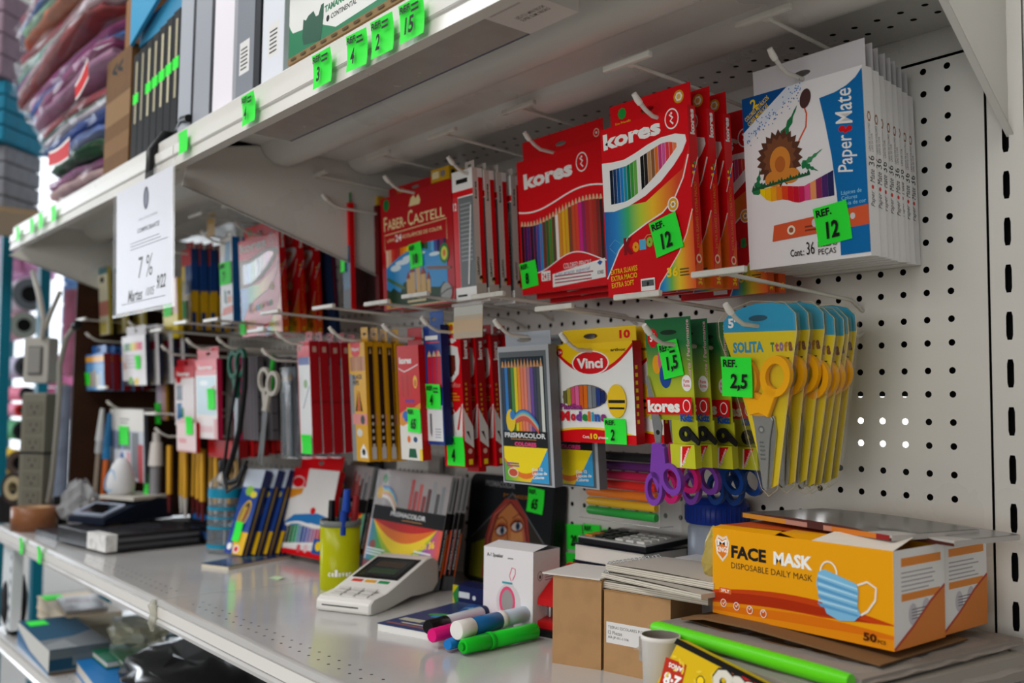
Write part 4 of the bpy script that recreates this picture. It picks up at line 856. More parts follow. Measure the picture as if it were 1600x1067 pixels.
ya = carton('label_pack', 'narrow cream pack with a dark picture, far end of the upper hooks, front of three', 'label pack', (-1815, -310, -55), 66, 152, 8, 4, M('#e8e4c8', .4), M('#b8a84a', .4), art=lambda b, w, h, t: (b.rect(w*.2, h*.78, w*.6, h*.86, INK), b.rect(0, h*.28, w, h*.5, M('#d08a7a', .4)), b.rect(0, h*.02, w*.8, h*.22, M('#e0d070', .4)), b.rect(0, h*.9, w, h, M('#4a7a84', .4))), group='narrow cream packs')
pile(ya, 2, (8, 34, 6), None, 'narrow cream pack, %s at the far end of the upper hooks')
# ---------------------------------------------------------------- far bay, middle hooks
def l_art(b, w, h, t):
    b.rect(0, h*.78, w, h*.94, M('#e8a83a', .4)); b.rect(0, 0, w, h*.72, M('#5a9ad0', .4))
    for i in range(5): b.lay = .4; b.rect(w*(.1+.17*i), h*.1, w*(.2+.17*i), h*(.45+.05*(i % 3)), M(['#e0d0a0', '#d8b88a', '#c8a05a', '#e8d8b0', '#b8c8d8'][i], .4))
lb = carton('crayon_box', 'small blue and yellow crayon box with green tag, before the dark brown board', 'crayon box', (-1825, -328, -252), 138, 80, 16, 4, M('#3a7ac0', .4), M('#6a1018', .4), art=l_art, tab=(30, 130, 18, M('#2a66b0', .4), (80, 9, 10, 3)), group='small crayon boxes')
tag(lb, -3, 12, 40, 28, '', 0, -1.2, ref=None)
pile(lb, 4, (2, 20, 0), None, 'small dark red sided crayon box, %s of the five before the brown board')
def m_art(b, w, h, t):
    for i, q in enumerate(['#1c9a3c', '#0c0c0c', '#8ac43a', '#f0d81c', '#f0a01c', '#e8401c', '#d81f6a']): b.lay = .2; b.rect(w*(.10+.11*i), h*.70, w*(.20+.11*i), h*.86, M(q, .4))
    b.lines(w*.1, h*.36, w*.7, h*.66, 4, M('#b8b4b8', .5), .3); b.ell(w*.1, h*.4, 6, 9, M('#c88a6a', .4)); b.rect(0, 0, w*.5, h*.1, M('#3a3a4a', .4)); b.ell(w*.35, h*.1, 14, 8, M('#6ab03a', .4)); b.ell(w*.6, h*.08, 14, 8, M('#e8c81c', .4))
mk = carton('index_flag_pack', 'white card with a strip of coloured flags and green tag, below the hanging notice', 'flag pack', (-1659, -300, -218), 148, 104, 8, 4, M('#e9e6ea', .4), M('#1c2438', .4), art=m_art, tab=(20, 140, 20, M('#dcd8dc', .5), (80, 10, 10, 3)), group='white flag cards')
tag(mk, 88, 34, 30, 28, '', 0, -1.2, ref=None)
pile(mk, 3, (14, 22, 2), None, 'white flag card with dark edge, %s under the hanging notice')
def n_art(b, w, h, t): b.rect(0, 0, w, h, M('#d0c4d8', .4)); b.rect(w*.6, 0, w, h, M('#d8a0a0', .4)); b.rect(w*.1, h*.1, w*.5, h*.3, M('#f0f0f0', .4))
nl = carton('pencil_card', 'pale lilac card with yellow pencils behind and a small green tag', 'pencil pack', (-1618, -240, -262), 56, 132, 12, 3, M('#cfc6d8', .4), M('#c89a1c', .4), art=n_art, sart=lambda b, d, h: b.rect(d*.5, 0, d, h, M('#3a2a1a', .4)), tab=(8, 48, 10, M('#c06a6a', .4), (28, 5, 6, 2)), group='pencil cards with yellow sides')
tag(nl, -2, -8, 32, 44, '', 0, -1.2, ref=None)
pile(nl, 3, (12, 22, 2), None, 'pencil card with yellow side, %s of the four')
def kw_art(b, w, h, t):
    b.rect(0, h*.86, w, h, M('#d8323a', .35)); b.txt('kores', w*.14, h*.87, w*.8, h*.93, WHT, .05)
    b.rect(w*.0, h*.80, w, h*.86, M('#e89aa0', .4)); b.rect(w*.06, h*.3, w*.94, h*.78, M('#c8e0ea', .35)); b.curve([(w*.6, h*.6), (w*.95, h*.66)], 3, M('#d86a6a', .4)); b.ell(w*.4, h*.7, 20, 5, M('#e8f0f4', .3)); b.rect(w*.1, h*.08, w*.8, h*.16, M('#e8c8cc', .4)); b.rect(w*.85, 0, w, h*.25, M('#e0a8ac', .4))
k2 = carton('pen_card', 'white and red pen card with pale blue window and green tag, nearest of its row', 'pen card', (-1316, -270, -276), 102, 146, 10, 3, PK, M('#b81f4a', .4), art=kw_art, tab=(0, 100, 22, M('#cc2a34', .38), (52, 10, 10, 3)), group='white and red pen cards')
tag(k2, 62, 54, 34, 38, '', 0, -1.2, ref=None)
for i in range(3):
    p = carton('pen_pack', ['magenta and green pen pack right behind the white and red card', 'magenta and green pen pack, second behind the white and red card', 'magenta and green pen pack, last behind the white and red card'][i], 'pen pack', (-1246+6*i, -228+24*i, -272), 40, 150, 14, 3, M('#c01f6a', .4), M('#3a6a2a', .4),
               sart=lambda b, d, h: (b.rect(0, h*.70, d, h, M('#c01a6a', .4)), b.rect(0, h*.55, d, h*.70, M('#2a4a6a', .4)), b.rect(d*.4, h*.2, d, h*.55, M('#4a8a2a', .4)), b.rect(0, 0, d, h*.2, M('#a8202a', .4))), group='magenta and green pen packs')
def kw1_art(b, w, h, t):
    b.rect(0, h*.80, w, h, M('#d03038', .35)); b.txt('kores', w*.12, h*.83, w*.75, h*.91, WHT, .05); b.ell(w*.2, h*.78, 14, 8, M('#c81f28', .4)); b.rect(w*.08, h*.42, w*.38, h*.68, M('#24344a', .3)); b.rect(w*.1, h*.1, w*.35, h*.38, M('#1f6aa0', .4)); b.rect(w*.35, h*.1, w*.45, h*.3, M('#2a8a4a', .4))
k1 = carton('pen_card', 'pale red-headed pen card with a dark window, behind and beside the white pen card', 'pen card', (-1476, -250, -284), 104, 118, 10, 3, PK, M('#b01a24', .4), art=kw1_art, tab=(0, 100, 14, M('#c42a34', .4), (50, 6, 8, 2.4)))
k3 = carton('pen_card', 'pale pink pen card hanging lowest with a green tag on its corner', 'pen card', (-1394, -272, -394), 98, 56, 8, 3, M('#f2dcdc', .4), M('#a8181c', .4), art=lambda b, w, h, t: (b.rect(w*.1, h*.3, w*.5, h*.45, M('#e8a8b0', .4)), b.rect(0, 0, w, h*.06, M('#d8a8a8', .4))), tab=(10, 90, 8, M('#e8c8c8', .4), (50, 4, 8, 2)))
tag(k3, 52, 34, 34, 34, '', 0, -1.2, ref=None)
rb_ = carton('red_pencil_box', 'low dark red box under the white pen card, front of four', 'pencil box', (-1290, -250, -424), 110, 32, 30, 3, M('#a81418', .4), M('#8a1014', .4), sart=lambda b, d, h: (b.rect(d*.1, h*.2, d*.4, h*.8, M('#c02a2a', .4))))
pile(rb_, 3, (12, 34, 4), None, 'low dark red box under the pen cards, %s of four')
# grey ruled packs
gr = carton('lead_refill_pack', 'dark grey ribbed pack behind the green handled scissors, front of four', 'refill pack', (-1224, -226, -272), 84, 150, 12, 3, M('#77767c', .35), M('#6a686e', .35),
            art=lambda b, w, h, t: [b.rect(w*(.05+.16*i), 0, w*(.10+.16*i), h, M('#5a585e', .4)) for i in range(6)], sart=lambda b, d, h: [b.rect(0, h*(.1+.2*i), d, h*(.13+.2*i), M('#504e54', .4)) for i in range(4)], group='dark grey ribbed packs')
pile(gr, 3, (12, 22, 0), None, 'dark grey ribbed pack, %s of four behind the green handled scissors')
# green handled scissors and their loop
GRN = M('#0a5a44', .6)
def scis_open(name, label, loc, rot, hm, s=1., L=85):
    t = thing(name, label, 'scissors', loc, rot)
    for q in (-1, 1):
        mb = MB(); mb.frame((0, q*1.2, 0)); mb.prism([(-7*s, 8*s), (-8*s, -8*s), (-3*s, -L*s), (1*s, -L*s), (7*s, -8*s), (7*s, 8*s)], -.8, .8, M('#8f9396', .5, .6)); part(mb, 'blade', t, 'steel blade', (0, 0, 0), (0, q*5, 0))
        mb = MB(); mb.frame((0, q*1.2, 0)); mb.prism([(-7*s, 4*s), (7*s, 4*s), (2*s-q*12*s, 36*s), (-8*s-q*12*s, 34*s)], -3, 3, hm, bev=.8); mb.ring(-q*20*s, 54*s, 15*s, 22*s, -3, 3, hm, 26, .8, q*14); part(mb, 'handle', t, None, (0, 0, 0), (0, q*5, 0))
    return t
scis_open('scissors', 'scissors with dark green handles hanging points down from a hook', (-1104, -276, -352), (0, -4, 0), GRN, 1.15, 95)
scis_open('scissors', 'worn pale scissors hanging in front of the pencil tubes, below the green pencil tops', (-1008, -268, -372), (3, 12, 8), M('#b8b4aa', .4), .95, 90)
mb = MB(); mb.tube([(-1062, -282, -280), (-1056, -284, -330), (-1062, -288, -400), (-1085, -290, -450), (-1105, -290, -478), (-1096, -288, -490), (-1060, -288, -482), (-1040, -286, -460)], 5, M('#17161a', .5), 8); mb.tube([(-1090, -280, -290), (-1110, -286, -400), (-1118, -290, -470), (-1095, -292, -505), (-1050, -292, -490), (-1030, -288, -450)], 3, M('#17161a', .5), 8)
single(mb, 'looped_cable', 'black cord looped and hanging beside the green handled scissors', 'cord')
mb = MB(); mb.frame((0, 0, 0)); mb.ring(0, 0, 16, 22, -3, 3, M('#b89a6a', .5), 24, .62)
single(mb, 'wooden_ring', 'small tan ring dangling at the end of the black cord', 'ring', (-1090, -284, -470))
# pencils in clear tubes
def tubepack(label, x, y, z, col, capc, i):
    t = thing('pencil_tube_pack', label, 'pencil pack', (x, y, z), (3, 0, 0), 'clear tubes of pencils')
    for k in range(3):
        mb = MB(); mb.cyl((6+k*12, 5, 4), (6+k*12, 5, 128), 3.4, M(col[k % len(col)], .4), 6); mb.cyl((6+k*12, 5, 128), (6+k*12, 5, 140), 3.4, M('#cbb49a', .6), 6, .8); part(mb, 'pencil', t)
    mb = MB(); mb.box(0, 38, 0, 11, 0, 150, film('#ffffff', .22, .10)); part(mb, 'clear_sleeve', t, 'clear plastic sleeve')
    mb = MB(); mb.box(0, 38, 10, 11, 2, 150, M(capc, .4)); part(mb, 'backing_card', t)
    return t
for i in range(4):
    tubepack(['clear pack of dark pencils behind the worn scissors, foremost', 'clear pack of grey pencils, second beside the red-sided boxes', 'clear pack of grey pencils, third beside the red-sided boxes', 'clear pack of grey pencils, last beside the red-sided boxes'][i], -1012+i*5, -236+i*24, -446, ['#2a4a5a', '#8a8a90', '#3a5a6a', '#6a6a70'][i:]+['#5a5a62'], ['#5a6a74', '#7a7a80', '#6a7078', '#7a7880'][i], i)
mb = MB(); mb.tube([(0, 0, 0), (1, 0, 50)], [6, 4], M('#2ab83a', .4), 8); mb.cyl((1, 0, 50), (1, 0, 58), 4, M('#1f7a2a', .4), 8, 1.5)
single(mb, 'green_marker', 'bright green marker cap standing up behind the worn scissors', 'marker', (-1030, -250, -332), (0, 6, 0))
# ---------------------------------------------------------------- far bay, low hooks
def dd_art(b, w, h, t):
    b.rect(0, h*.70, w, h, M('#e9e7e2', .45)); b.lines(w*.3, h*.80, w*.6, h*.9, 2, INK, .25)
    for i, q in enumerate(['#2a3a5a', '#5a7ab0', '#2a2a2e', '#6a8ac0', '#3a4a6a', '#2a2c34']): b.lay = .4; b.rect(w*(.04+.10*i), h*.05, w*(.10+.10*i), h*.68, M(q, .3))
    b.rect(w*.65, h*.05, w*.85, h*.68, M('#6a6e74', .35)); b.rect(w*.83, h*.0, w*.97, h*.52, M('#b81f28', .35)); b.rect(w*.1, h*.12, w*.62, h*.42, M('#dfe4ec', .4)); b.ell(w*.36, h*.26, 13, 20, M('#1f5ab0', .35)); b.rect(w*.5, h*.14, w*.62, h*.4, M('#d8a0a8', .4))
dd = carton('pen_pack', 'pen card with plain white header, blue dot and green tag, above the black box', 'pen pack', (-1751, -290, -372), 218, 150, 8, 3, M('#c4ccd6', .3), M('#3a4048', .4), art=dd_art)
tag(dd, 66, 74, 62, 40, '', 0, -1.2, ref=None)
def brushpk(label, x, y, z, cols):
    t = thing('brush', label, 'brush', (x, y, z), (0, 8, 0), 'brushes by the brown board')
    mb = MB(); mb.cyl((0, 0, 0), (0, 0, 90), 6, M(cols[0], .4), 8); part(mb, 'brush_handle', t)
    mb = MB(); mb.cyl((0, 0, 90), (0, 0, 118), 9, M(cols[1], .3), 8, 8); part(mb, 'ferrule', t)
    mb = MB(); mb.cyl((0, 0, 118), (0, 0, 190), 10, M(cols[2], .5), 8, 5); part(mb, 'bristle_head', t)
brushpk('blue and orange handled brush hanging before the brown board', -1745, -300, -570, ['#d8703a', '#2a7ab0', '#2a6a9a'])
brushpk('pale grey brush hanging next to the brown board', -1800, -300, -560, ['#a89a8a', '#c8ccd0', '#dfe2e4'])
t = thing('marker', 'white capped marker hanging at the side of the pen card, green tag on it', 'marker', (-1530, -262, -556), (0, 0, 0))
mb = MB(); mb.cyl((0, 0, 0), (0, 0, 70), 11, M('#8a8a90', .3), 12); part(mb, 'barrel', t); mb = MB(); mb.cyl((0, 0, 70), (0, 0, 118), 15, M('#dcd8d4', .35), 12, 12); mb.cyl((0, 0, 118), (0, 0, 138), 8, M('#c8c4c0', .35), 12); part(mb, 'cap', t)
tag(t, -30, 8, 28, 46, '', 0, -12, ref=None)
for i in range(9):
    t = thing('gold_pen', ['gold and red pen, nearest the marker', 'gold and red pen, second from the marker', 'gold pen, third from the marker', 'gold pen, fourth from the marker', 'gold pen, fifth from the marker', 'gold pen, sixth from the marker', 'gold pen, seventh from the marker', 'gold pen, eighth from the marker', 'gold pen farthest from the marker'][i]+', low hooks', 'pen', (-1478+i*29, -250+(i % 3)*14, -555), (0, -5+1.5*(i % 3), 0), 'gold pens on the low hooks')
    mb = MB(); mb.cyl((0, 0, 14), (0, 0, 112), 6.5, M('#c8962a' if i != 1 else '#b88a24', .3, .2), 8); part(mb, 'barrel', t); mb = MB(); mb.cyl((0, 0, 14), (0, 0, -22), 5.5, M('#b8b4b0' if i % 2 else '#5a1a1a', .3), 8, 3); part(mb, 'tip', t)
for i in range(3):
    mb = MB(); mb.box(0, 42, 0, 6, 0, 125, M(['#2a1414', '#3a1a14', '#241212'][i], .5)); mb.frame((0, 0, 0)); mb.rect(4, 30, 38, 115, M(['#6a1a1c', '#4a2a1a', '#6a1f1c'][i], .4))
    single(mb, 'dark_card', ['dark red backing card behind the gold pens nearest the marker', 'dark brown backing card behind the middle gold pens', 'dark red backing card behind the last gold pens'][i], 'backing card', (-1470+i*90, -208, -575))
# ---------------------------------------------------------------- goods on the lower shelf, near bay
DZ = -627
# card reader
t = thing('card_reader', 'white card payment terminal with dark screen lying on the glossy shelf', 'card reader', (-690, -338, DZ), (0, 0, 27))
PL = M('#e3e2df', .3)
prof = [(0, 3), (3, 0), (40, 0), (110, 6), (140, 4), (172, 4), (186, 14), (190, 30), (184, 46), (168, 53), (150, 52), (40, 22), (8, 19), (0, 14)]
mb = MB(); mb.frame((0, 0, 0), (0, 1, 0), (0, 0, 1)); mb.prism(prof, 0, 84, PL, bev=2.5); mb.frame((0, -.15, 0)); mb.rect(10, 8, 66, 9.6, INK); part(mb, 'body', t, bevel=2.2)
al = math.atan2(30, 110)
mb = MB(); mb.frame((0, 0, 0), (1, 0, 0), (0, 1, 0)); mb.prism([(6, 44), (78, 44), (78, 112), (6, 112)], 0, 1.4, M('#1b1c1e', .25)); mb.lay = 1.5; mb.rect(12, 50, 72, 106, M('#2c2f31', .12, coat=.5)); mb.rect(20, 58, 64, 76, M('#3a4a3a', .2)); mb.rect(20, 80, 64, 98, M('#4a4038', .2))
part(mb, 'screen', t, 'dark touch screen', (0, 36, 20.6), (math.degrees(al), 0, 0))
for r in range(4):
    for c in range(3):
        mb = MB(); mb.box(0, 16, 0, 7, 0, 1.4, M('#d03a2c' if (r, c) == (3, 0) else '#e0a020' if (r, c) == (3, 1) else '#1f8a52' if (r, c) == (3, 2) else '#d4d3d0', .4))
        rr_ = 3-r if r < 3 else 3
        part(mb, 'key', t, None, (12+c*21, 14+(r if r < 3 else 3)*10.5 if r < 3 else 45, 19.4+(r if r < 3 else 3)*2.1), (11, 0, 0)) if r < 3 else part(mb, 'key', t, 'coloured key', (12+c*21, 66, 28.4), (15, 0, 0))
# yellow cup with pens
t = thing('pen_cup', 'translucent yellow plastic cup holding pens beside the card terminal', 'pen cup', (-806, -238, DZ))
cupm = film('#c8cc10', .12, .7, .25, 'yellow_translucent_plastic')
mb = MB(); mb.lathe([(27, 0), (28, 2), (29.5, 92), (28.6, 92), (27, 3), (0, 3)], cupm, 30); mb.lathe([(0, .5), (27, .5)], cupm, 30); part(mb, 'cup_wall', t)
mb = MB(); mb.lathe([(29.6, 92), (30.6, 93), (30.6, 101), (28.4, 101), (28.4, 92)], M('#6e7472', .4), 30); part(mb, 'grey_rim', t)
mb = MB(); mb.frame((0, 0, 0)); 
for i, ch in enumerate('celover'): 
    a = R(-29-28+i*9.5); mb.frame((31*math.cos(a), 31*math.sin(a), 22), (-math.sin(a), math.cos(a), 0), (0, 0, 1)); mb.txt(ch, -2, 0, 2, 6 if ch != 'l' else 10, WHT, .03)
part(mb, 'white_lettering', t)
for i, (x, y, tx, ty, c, cc, hh, lab) in enumerate([(-14, -8, -6, 4, '#1a1a1c', '#141416', 124, 'black pen with a flat cap, standing at the side of the yellow cup'), (-8, 4, -3, 6, '#232325', '#1a1a1c', 128, 'black marker standing at the back of the yellow cup'), (4, 2, 8, 2, '#1f3f9a', '#1b49b0', 142, 'tall blue pen standing in the yellow cup'), (12, 6, 14, 8, '#a02a30', '#8a2228', 134, 'dark red pen standing behind the blue pens in the yellow cup'), (15, -8, 15, -2, '#1c3a8a', '#1a3f9a', 112, 'short blue pen at the near side of the yellow cup')]):
    q = thing('pen', lab, 'pen', (-806+x, -238+y, DZ+4), (-ty*.35, tx*.35, 0), 'pens in the yellow cup')
    mb = MB(); mb.cyl((0, 0, 0), (0, 0, hh-34), 4.6, M(c, .35), 10, caps=True); part(mb, 'barrel', q); mb = MB(); mb.cyl((0, 0, hh-34), (0, 0, hh), 6.6 if i in (2, 4) else 5.6, M(cc, .3), 12, 5); part(mb, 'cap', q)
# colouring packs leaning on the panel
def p36_art(b, w, h, t):
    b.rect(0, 0, w, h*.13, M('#3a3a3e', .3))
    cs = ['#7a1f2a', '#8a2a2a', '#a03a3a', '#b04a4a', '#8a5a4a', '#5a4a4a', '#6a7078', '#8a9098', '#b0b4b8', '#3a3f44', '#2a2c30', '#54585c', '#9aa0a4', '#c0c4c8', '#4a4f54', '#2a2a2c']
    for i, c in enumerate(cs): b.lay = .3; b.rect(w*i/16, 0, w*(i+.8)/16, h*.12, M(c, .25))
    b.rect(0, h*.66, w, h, M('#a8a2a4', .4))
    for i, c in enumerate(['#d8c8cc', '#c8b8c0', '#c03a3a', '#a82a30', '#c8504a', '#8a2428', '#5a2a2c', '#9aa0a4', '#4a4e52', '#8a9096']):
        b.lay = .6; b.rect(w*(.38+.058*i), h*.64, w*(.425+.058*i), h*(.80+.07*((i*7) % 5)/2), M(c, .22)) if i > 1 else None
    b.lay = .8; b.rect(w*.02, h*.52, w, h*.66, M('#0e0e10', .6)); b.txt('PRISMACOLOR', w*.28, h*.575, w*.76, h*.62, M('#d8dade', .35), .04); b.curve([(w*.45, h*.55), (w*.72, h*.55)], 1.2, M('#c88a3a', .4))
    b.rect(w*.03, h*.13, w, h*.52, rainbow(['#2a7ac0', '#3a9a4a', '#6ab02a', '#7ab02a', '#3aa0d0', '#8a4ab0', '#e0502a'], 0, 0, 200, .55))
    for q, r0, r1 in (('#c81f1c', .52, .44), ('#e8741c', .44, .34), ('#f2d41c', .34, .22), ('#9ac02a', .22, .13)):
        b.poly([(w*.05, h*.52)]+[(w*(.05+.88*i/14), h*(.52-(.52-r1)*math.sin(math.pi*(i/14))**.9)) for i in range(15)]+[(w*.93, h*.52)]+[(w*(.93-.88*i/14), h*(.52-(.52-r0)*math.sin(math.pi*(i/14))**.9)) for i in range(15)], M(q, .55))
    b.lay += .1; b.ell(w*.1, h*.28, 9, 7, M('#8a3a2a', .4)); b.lines(w*.03, h*.18, w*.3, h*.26, 3, M('#e8f0f8', .4), .5); b.txt('Con 36', w*.70, h*.33, w*.93, h*.40, YEL, .05, 0, 10); b.lines(w*.68, h*.22, w*.95, h*.32, 3, WHT, .5); b.lines(w*.72, h*.15, w*.9, h*.18, 1, WHT, .6)
    # striped bill-like arc at the upper corner
    for i, q in enumerate(['#2f6ab0', '#4ab0d0', '#d8c040', '#e0a090', '#f0e8e0']):
        b.poly([(w*(.10+.24*j/8), h*(.84-.022*i+.03*math.sin(math.pi*j/8)-.12*(j/8)**2)) for j in range(9)]+[(w*(.10+.24*j/8-.01), h*(.815-.022*i+.02*math.sin(math.pi*j/8)-.12*(j/8)**2)) for j in range(8, -1, -1)], M(q, .3))
    b.ell(w*.08, h*.78, 9, 10, M('#e0b020', .35)); b.ell(w*.12, h*.92, 7, 7, M('#2a8a4a', .4))
def p36_side(b, d, h):
    b.rect(0, 0, d, h, M('#101012', .55)); b.rect(0, h*.68, d, h, M('#9a9ea2', .25)); b.rect(d*.4, h*.70, d*.6, h*.98, M('#3a3c40', .3)); b.vt('PRISMACOLOR', d*.5, h*.36, h*.36, d*.3, M('#c0c2c6', .4), .03); b.rect(d*.8, h*.05, d, h*.5, M('#d8601c', .35)); b.rect(0, 0, d, h*.12, M('#54585c', .3))
p36 = carton('colored_pencil_pack', 'wide rainbow pencil pack with black band leaning behind the card terminal', 'pencil pack', (-903, -112, -462), 204, 166, 10, -11, M('#c0bcc0', .2), M('#2a2a2c', .3), M('#a8acb0', .2), art=p36_art, sart=p36_side, group='rainbow pencil packs with black band')
mb = MB(); mb.frame((0, -3, 0)); mb.poly([(0, 108), (204, 108), (204, 166), (0, 166)], film('#ffffff', .14, .03)); part(mb, 'clear_window', p36, 'clear plastic window')
pile(p36, 2, (1, 12.5, 0), None, 'rainbow pencil pack with black band, %s of three behind the card terminal', ('clear_window',), jit=.5)
p1 = carton('colored_pencil_pack', 'rainbow pencil pack with black band half hidden behind the yellow cup', 'pencil pack', (-1070, -92, -462), 116, 166, 12, -11, M('#c8c4c6', .2), M('#2a2a2c', .3), M('#a8acb0', .2), art=p36_art, sart=p36_side)
# red and white pack
def kp_art(b, w, h, t):
    b.rect(0, 0, w, h, M('#e9e7e6', .22)); b.rect(0, h*.78, w*.34, h*1.0, KRED); b.ell(w*.15, h*.83, 20, 11, M('#e8d8d8', .3)); b.ell(w*.15, h*.83, 18, 9, KRED); b.poly([(0, h*.62), (w*.28, h*.70), (w*.3, h*.77), (0, h*.74)], M('#e0902a', .35))
    b.poly([(0, h*.34), (w*.2, h*.45), (w*.7, h*.50), (w, h*.46), (w, h*.36), (w*.6, h*.38), (w*.2, h*.32)], M('#2a7ac0', .3)); b.ell(w*.6, h*.52, 8, 6, RED)
    lo = lambda a: h*(.10+.10*(a/w)); hi = lambda a: h*(.28+.10*(a/w)+.03*math.sin(a/w*6))
    b.pencils(w*.04, w*.96, ['#3a2a2a', '#1f3f2a', '#1f7a4a', '#2a9a6a', '#6a9ab0', '#3a5a9a', '#5a6ab0', '#8a7ab0', '#b07aa0', '#c0607a', '#c04a4a', '#b03a3a'], lo, hi, 0); b.curve(wave(lambda a: hi(a)+4, 0, w), 4, WHT); b.curve(wave(lambda a: lo(a)-3, 0, w), 3, WHT)
    b.poly([(0, 0), (w, 0), (w, h*.08), (0, h*.05)], KRED); b.rect(w*.74, h*.05, w*.97, h*.22, M('#1f5aa8', .35)); b.ell(w*.86, h*.14, 9, 8, YEL); b.ell(w*.45, h*.08, 6, 7, M('#d85a6a', .4)); b.ell(w*.6, h*.09, 6, 7, M('#e8c0c8', .4))
kp = carton('colored_pencil_pack', 'red and white pencil pack with red hang tab leaning behind the yellow cup', 'pencil pack', (-1128, -150, -470), 138, 150, 12, -12, M('#e9e7e6', .22), M('#c0141c', .35), art=kp_art, tab=(8, 136, 26, KRED, (70, 12, 8, 4)), yaw=6)
# blue crayon boxes
def cr_art(b, w, h, t):
    b.rect(0, 0, w, h*.26, M('#e8b81c', .35)); b.poly([(0, 0), (w*.45, 0), (w*.2, h*.3), (0, h*.3)], M('#1f3f9a', .35)); b.rect(0, h*.78, w, h, M('#c8d4e4', .25)); b.ell(w*.45, h*.74, 12, 9, M('#8ac03a', .4)); b.ell(w*.72, h*.70, 10, 6, M('#e8d83a', .35))
    b.ell(w*.50, h*.46, 14, 27, M('#e0b83a', .35), rot=-18); b.ell(w*.50, h*.46, 11, 23, M('#5a4a3a', .3), rot=-18)
    for i, q in enumerate(['#d8b02a', '#e0d040', '#c87a3a', '#b05a4a', '#6a5a4a']): b.poly([(w*(.30+.07*i), h*.37), (w*(.35+.07*i), h*.37), (w*(.48+.07*i), h*.55), (w*(.43+.07*i), h*.55)], M(q, .3))
    b.ell(w*.2, h*.08, 7, 6, WHT); b.ell(w*.6, h*.06, 9, 7, WHT); b.ell(w*.6, h*.06, 6, 5, RED)
cr = carton('crayon_box', 'tall blue and yellow crayon box with green tag, front of five leaning back', 'crayon box', (-1184, -212, -474), 54, 152, 16, -17, M('#24489a', .32), M('#1a2450', .35), art=cr_art, sart=lambda b, d, h: (b.rect(d*.35, 0, d*.55, h, M('#a88a2a', .4)), b.rect(0, h*.8, d, h, M('#2a3a6a', .35))), yaw=10, group='leaning crayon boxes')
tag(cr, 14, 22, 22, 34, '', 0, -1.2, ref=None)
pile(cr, 4, (5, 21, 0), None, 'tall dark blue crayon box, %s of the five leaning back', jit=.6)
# tin with a painted face
t = thing('pencil_tin', 'black tin with a painted red-haired face under a triangle, leaning on the panel', 'pencil tin', (-768, -40, DZ), (-5, 0, 0))
mb = MB(); mb.frame((0, 0, 0))
def rrect(a0, b0, a1, b1, r, n=5):
    P = []
    for cx, cy, s0 in ((a1-r, b0+r, -90), (a1-r, b1-r, 0), (a0+r, b1-r, 90), (a0+r, b0+r, 180)):
        for i in range(n+1):
            a = R(s0+90*i/n); P.append((cx+r*math.cos(a), cy+r*math.sin(a)))
    return P
mb.prism(rrect(0, 0, 204, 166, 15), -22, 0, M('#1a1c1e', .3, .3), bev=1.5); mb.lay = .1
mb.poly(rrect(4, 4, 200, 162, 12), M('#22262a', .3)); mb.txt('PRISMACOLOR', 40, 148, 112, 157, M('#8a8e92', .35), .03); mb.txt('PREMIER', 86, 134, 146, 140, M('#8a5a2a', .35), .02)
mb.poly([(8, 62), (108, 148), (108, 136), (8, 50)], M('#2c3034', .3)); mb.poly([(16, 8), (192, 8), (192, 70), (108, 140), (16, 68)], M('#3a3634', .35)); mb.poly([(16, 8), (56, 8), (56, 70), (16, 56)], M('#7a7a20', .35)); mb.poly([(154, 8), (192, 8), (192, 60), (154, 70)], M('#4a5a2a', .35)); mb.curve([(14, 66), (108, 141), (194, 68)], 2, M('#6a6e72', .3))
mb.poly([(48, 10), (50, 72), (62, 106), (92, 132), (120, 132), (146, 108), (156, 70), (158, 10)], M('#9a3f38', .4)); mb.poly([(64, 10), (66, 78), (82, 112), (106, 126), (132, 110), (142, 76), (142, 10)], M('#c07a48', .4)); mb.poly([(110, 20), (112, 100), (128, 108), (139, 76), (139, 20)], M('#cf8f5a', .4))
for a, q in ((55, '#c0685a'), (62, '#6a2a2a'), (148, '#c0685a'), (153, '#6a2a2a')): mb.curve([(a, 10), (a+(2 if a < 100 else -2), 70), (a+(14 if a < 100 else -14), 106), (104, 128)], 2.4, M(q, .4))
for ex, ey in ((88, 84), (124, 94)): mb.ell(ex, ey+1, 17, 11, M('#a85a3a', .4), rot=12); mb.ell(ex, ey, 14, 8, M('#6a2e20', .4), rot=12); mb.ell(ex, ey-.6, 12.4, 6.2, M('#cdbdb4', .4), rot=12); mb.ell(ex+2, ey, 5.2, 6, M('#3a5a78', .35)); mb.ell(ex+2, ey, 2.6, 3, INK); mb.curve([(ex-15, ey-1), (ex-6, ey+7), (ex+6, ey+8), (ex+14, ey+3)], 2.2, M('#5a2418', .4))
mb.curve([(72, 98), (88, 104), (100, 98), (106, 60), (100, 46), (110, 40), (120, 48)], 2, M('#8a4228', .4)); mb.curve([(112, 104), (126, 112), (140, 104)], 2, M('#8a4228', .4)); mb.curve([(90, 30), (108, 35), (126, 29)], 3, M('#9a3a34', .4))
part(mb, 'tin_case', t)
tag(t, 144, 118, 36, 36, '65', -4, -1.2)
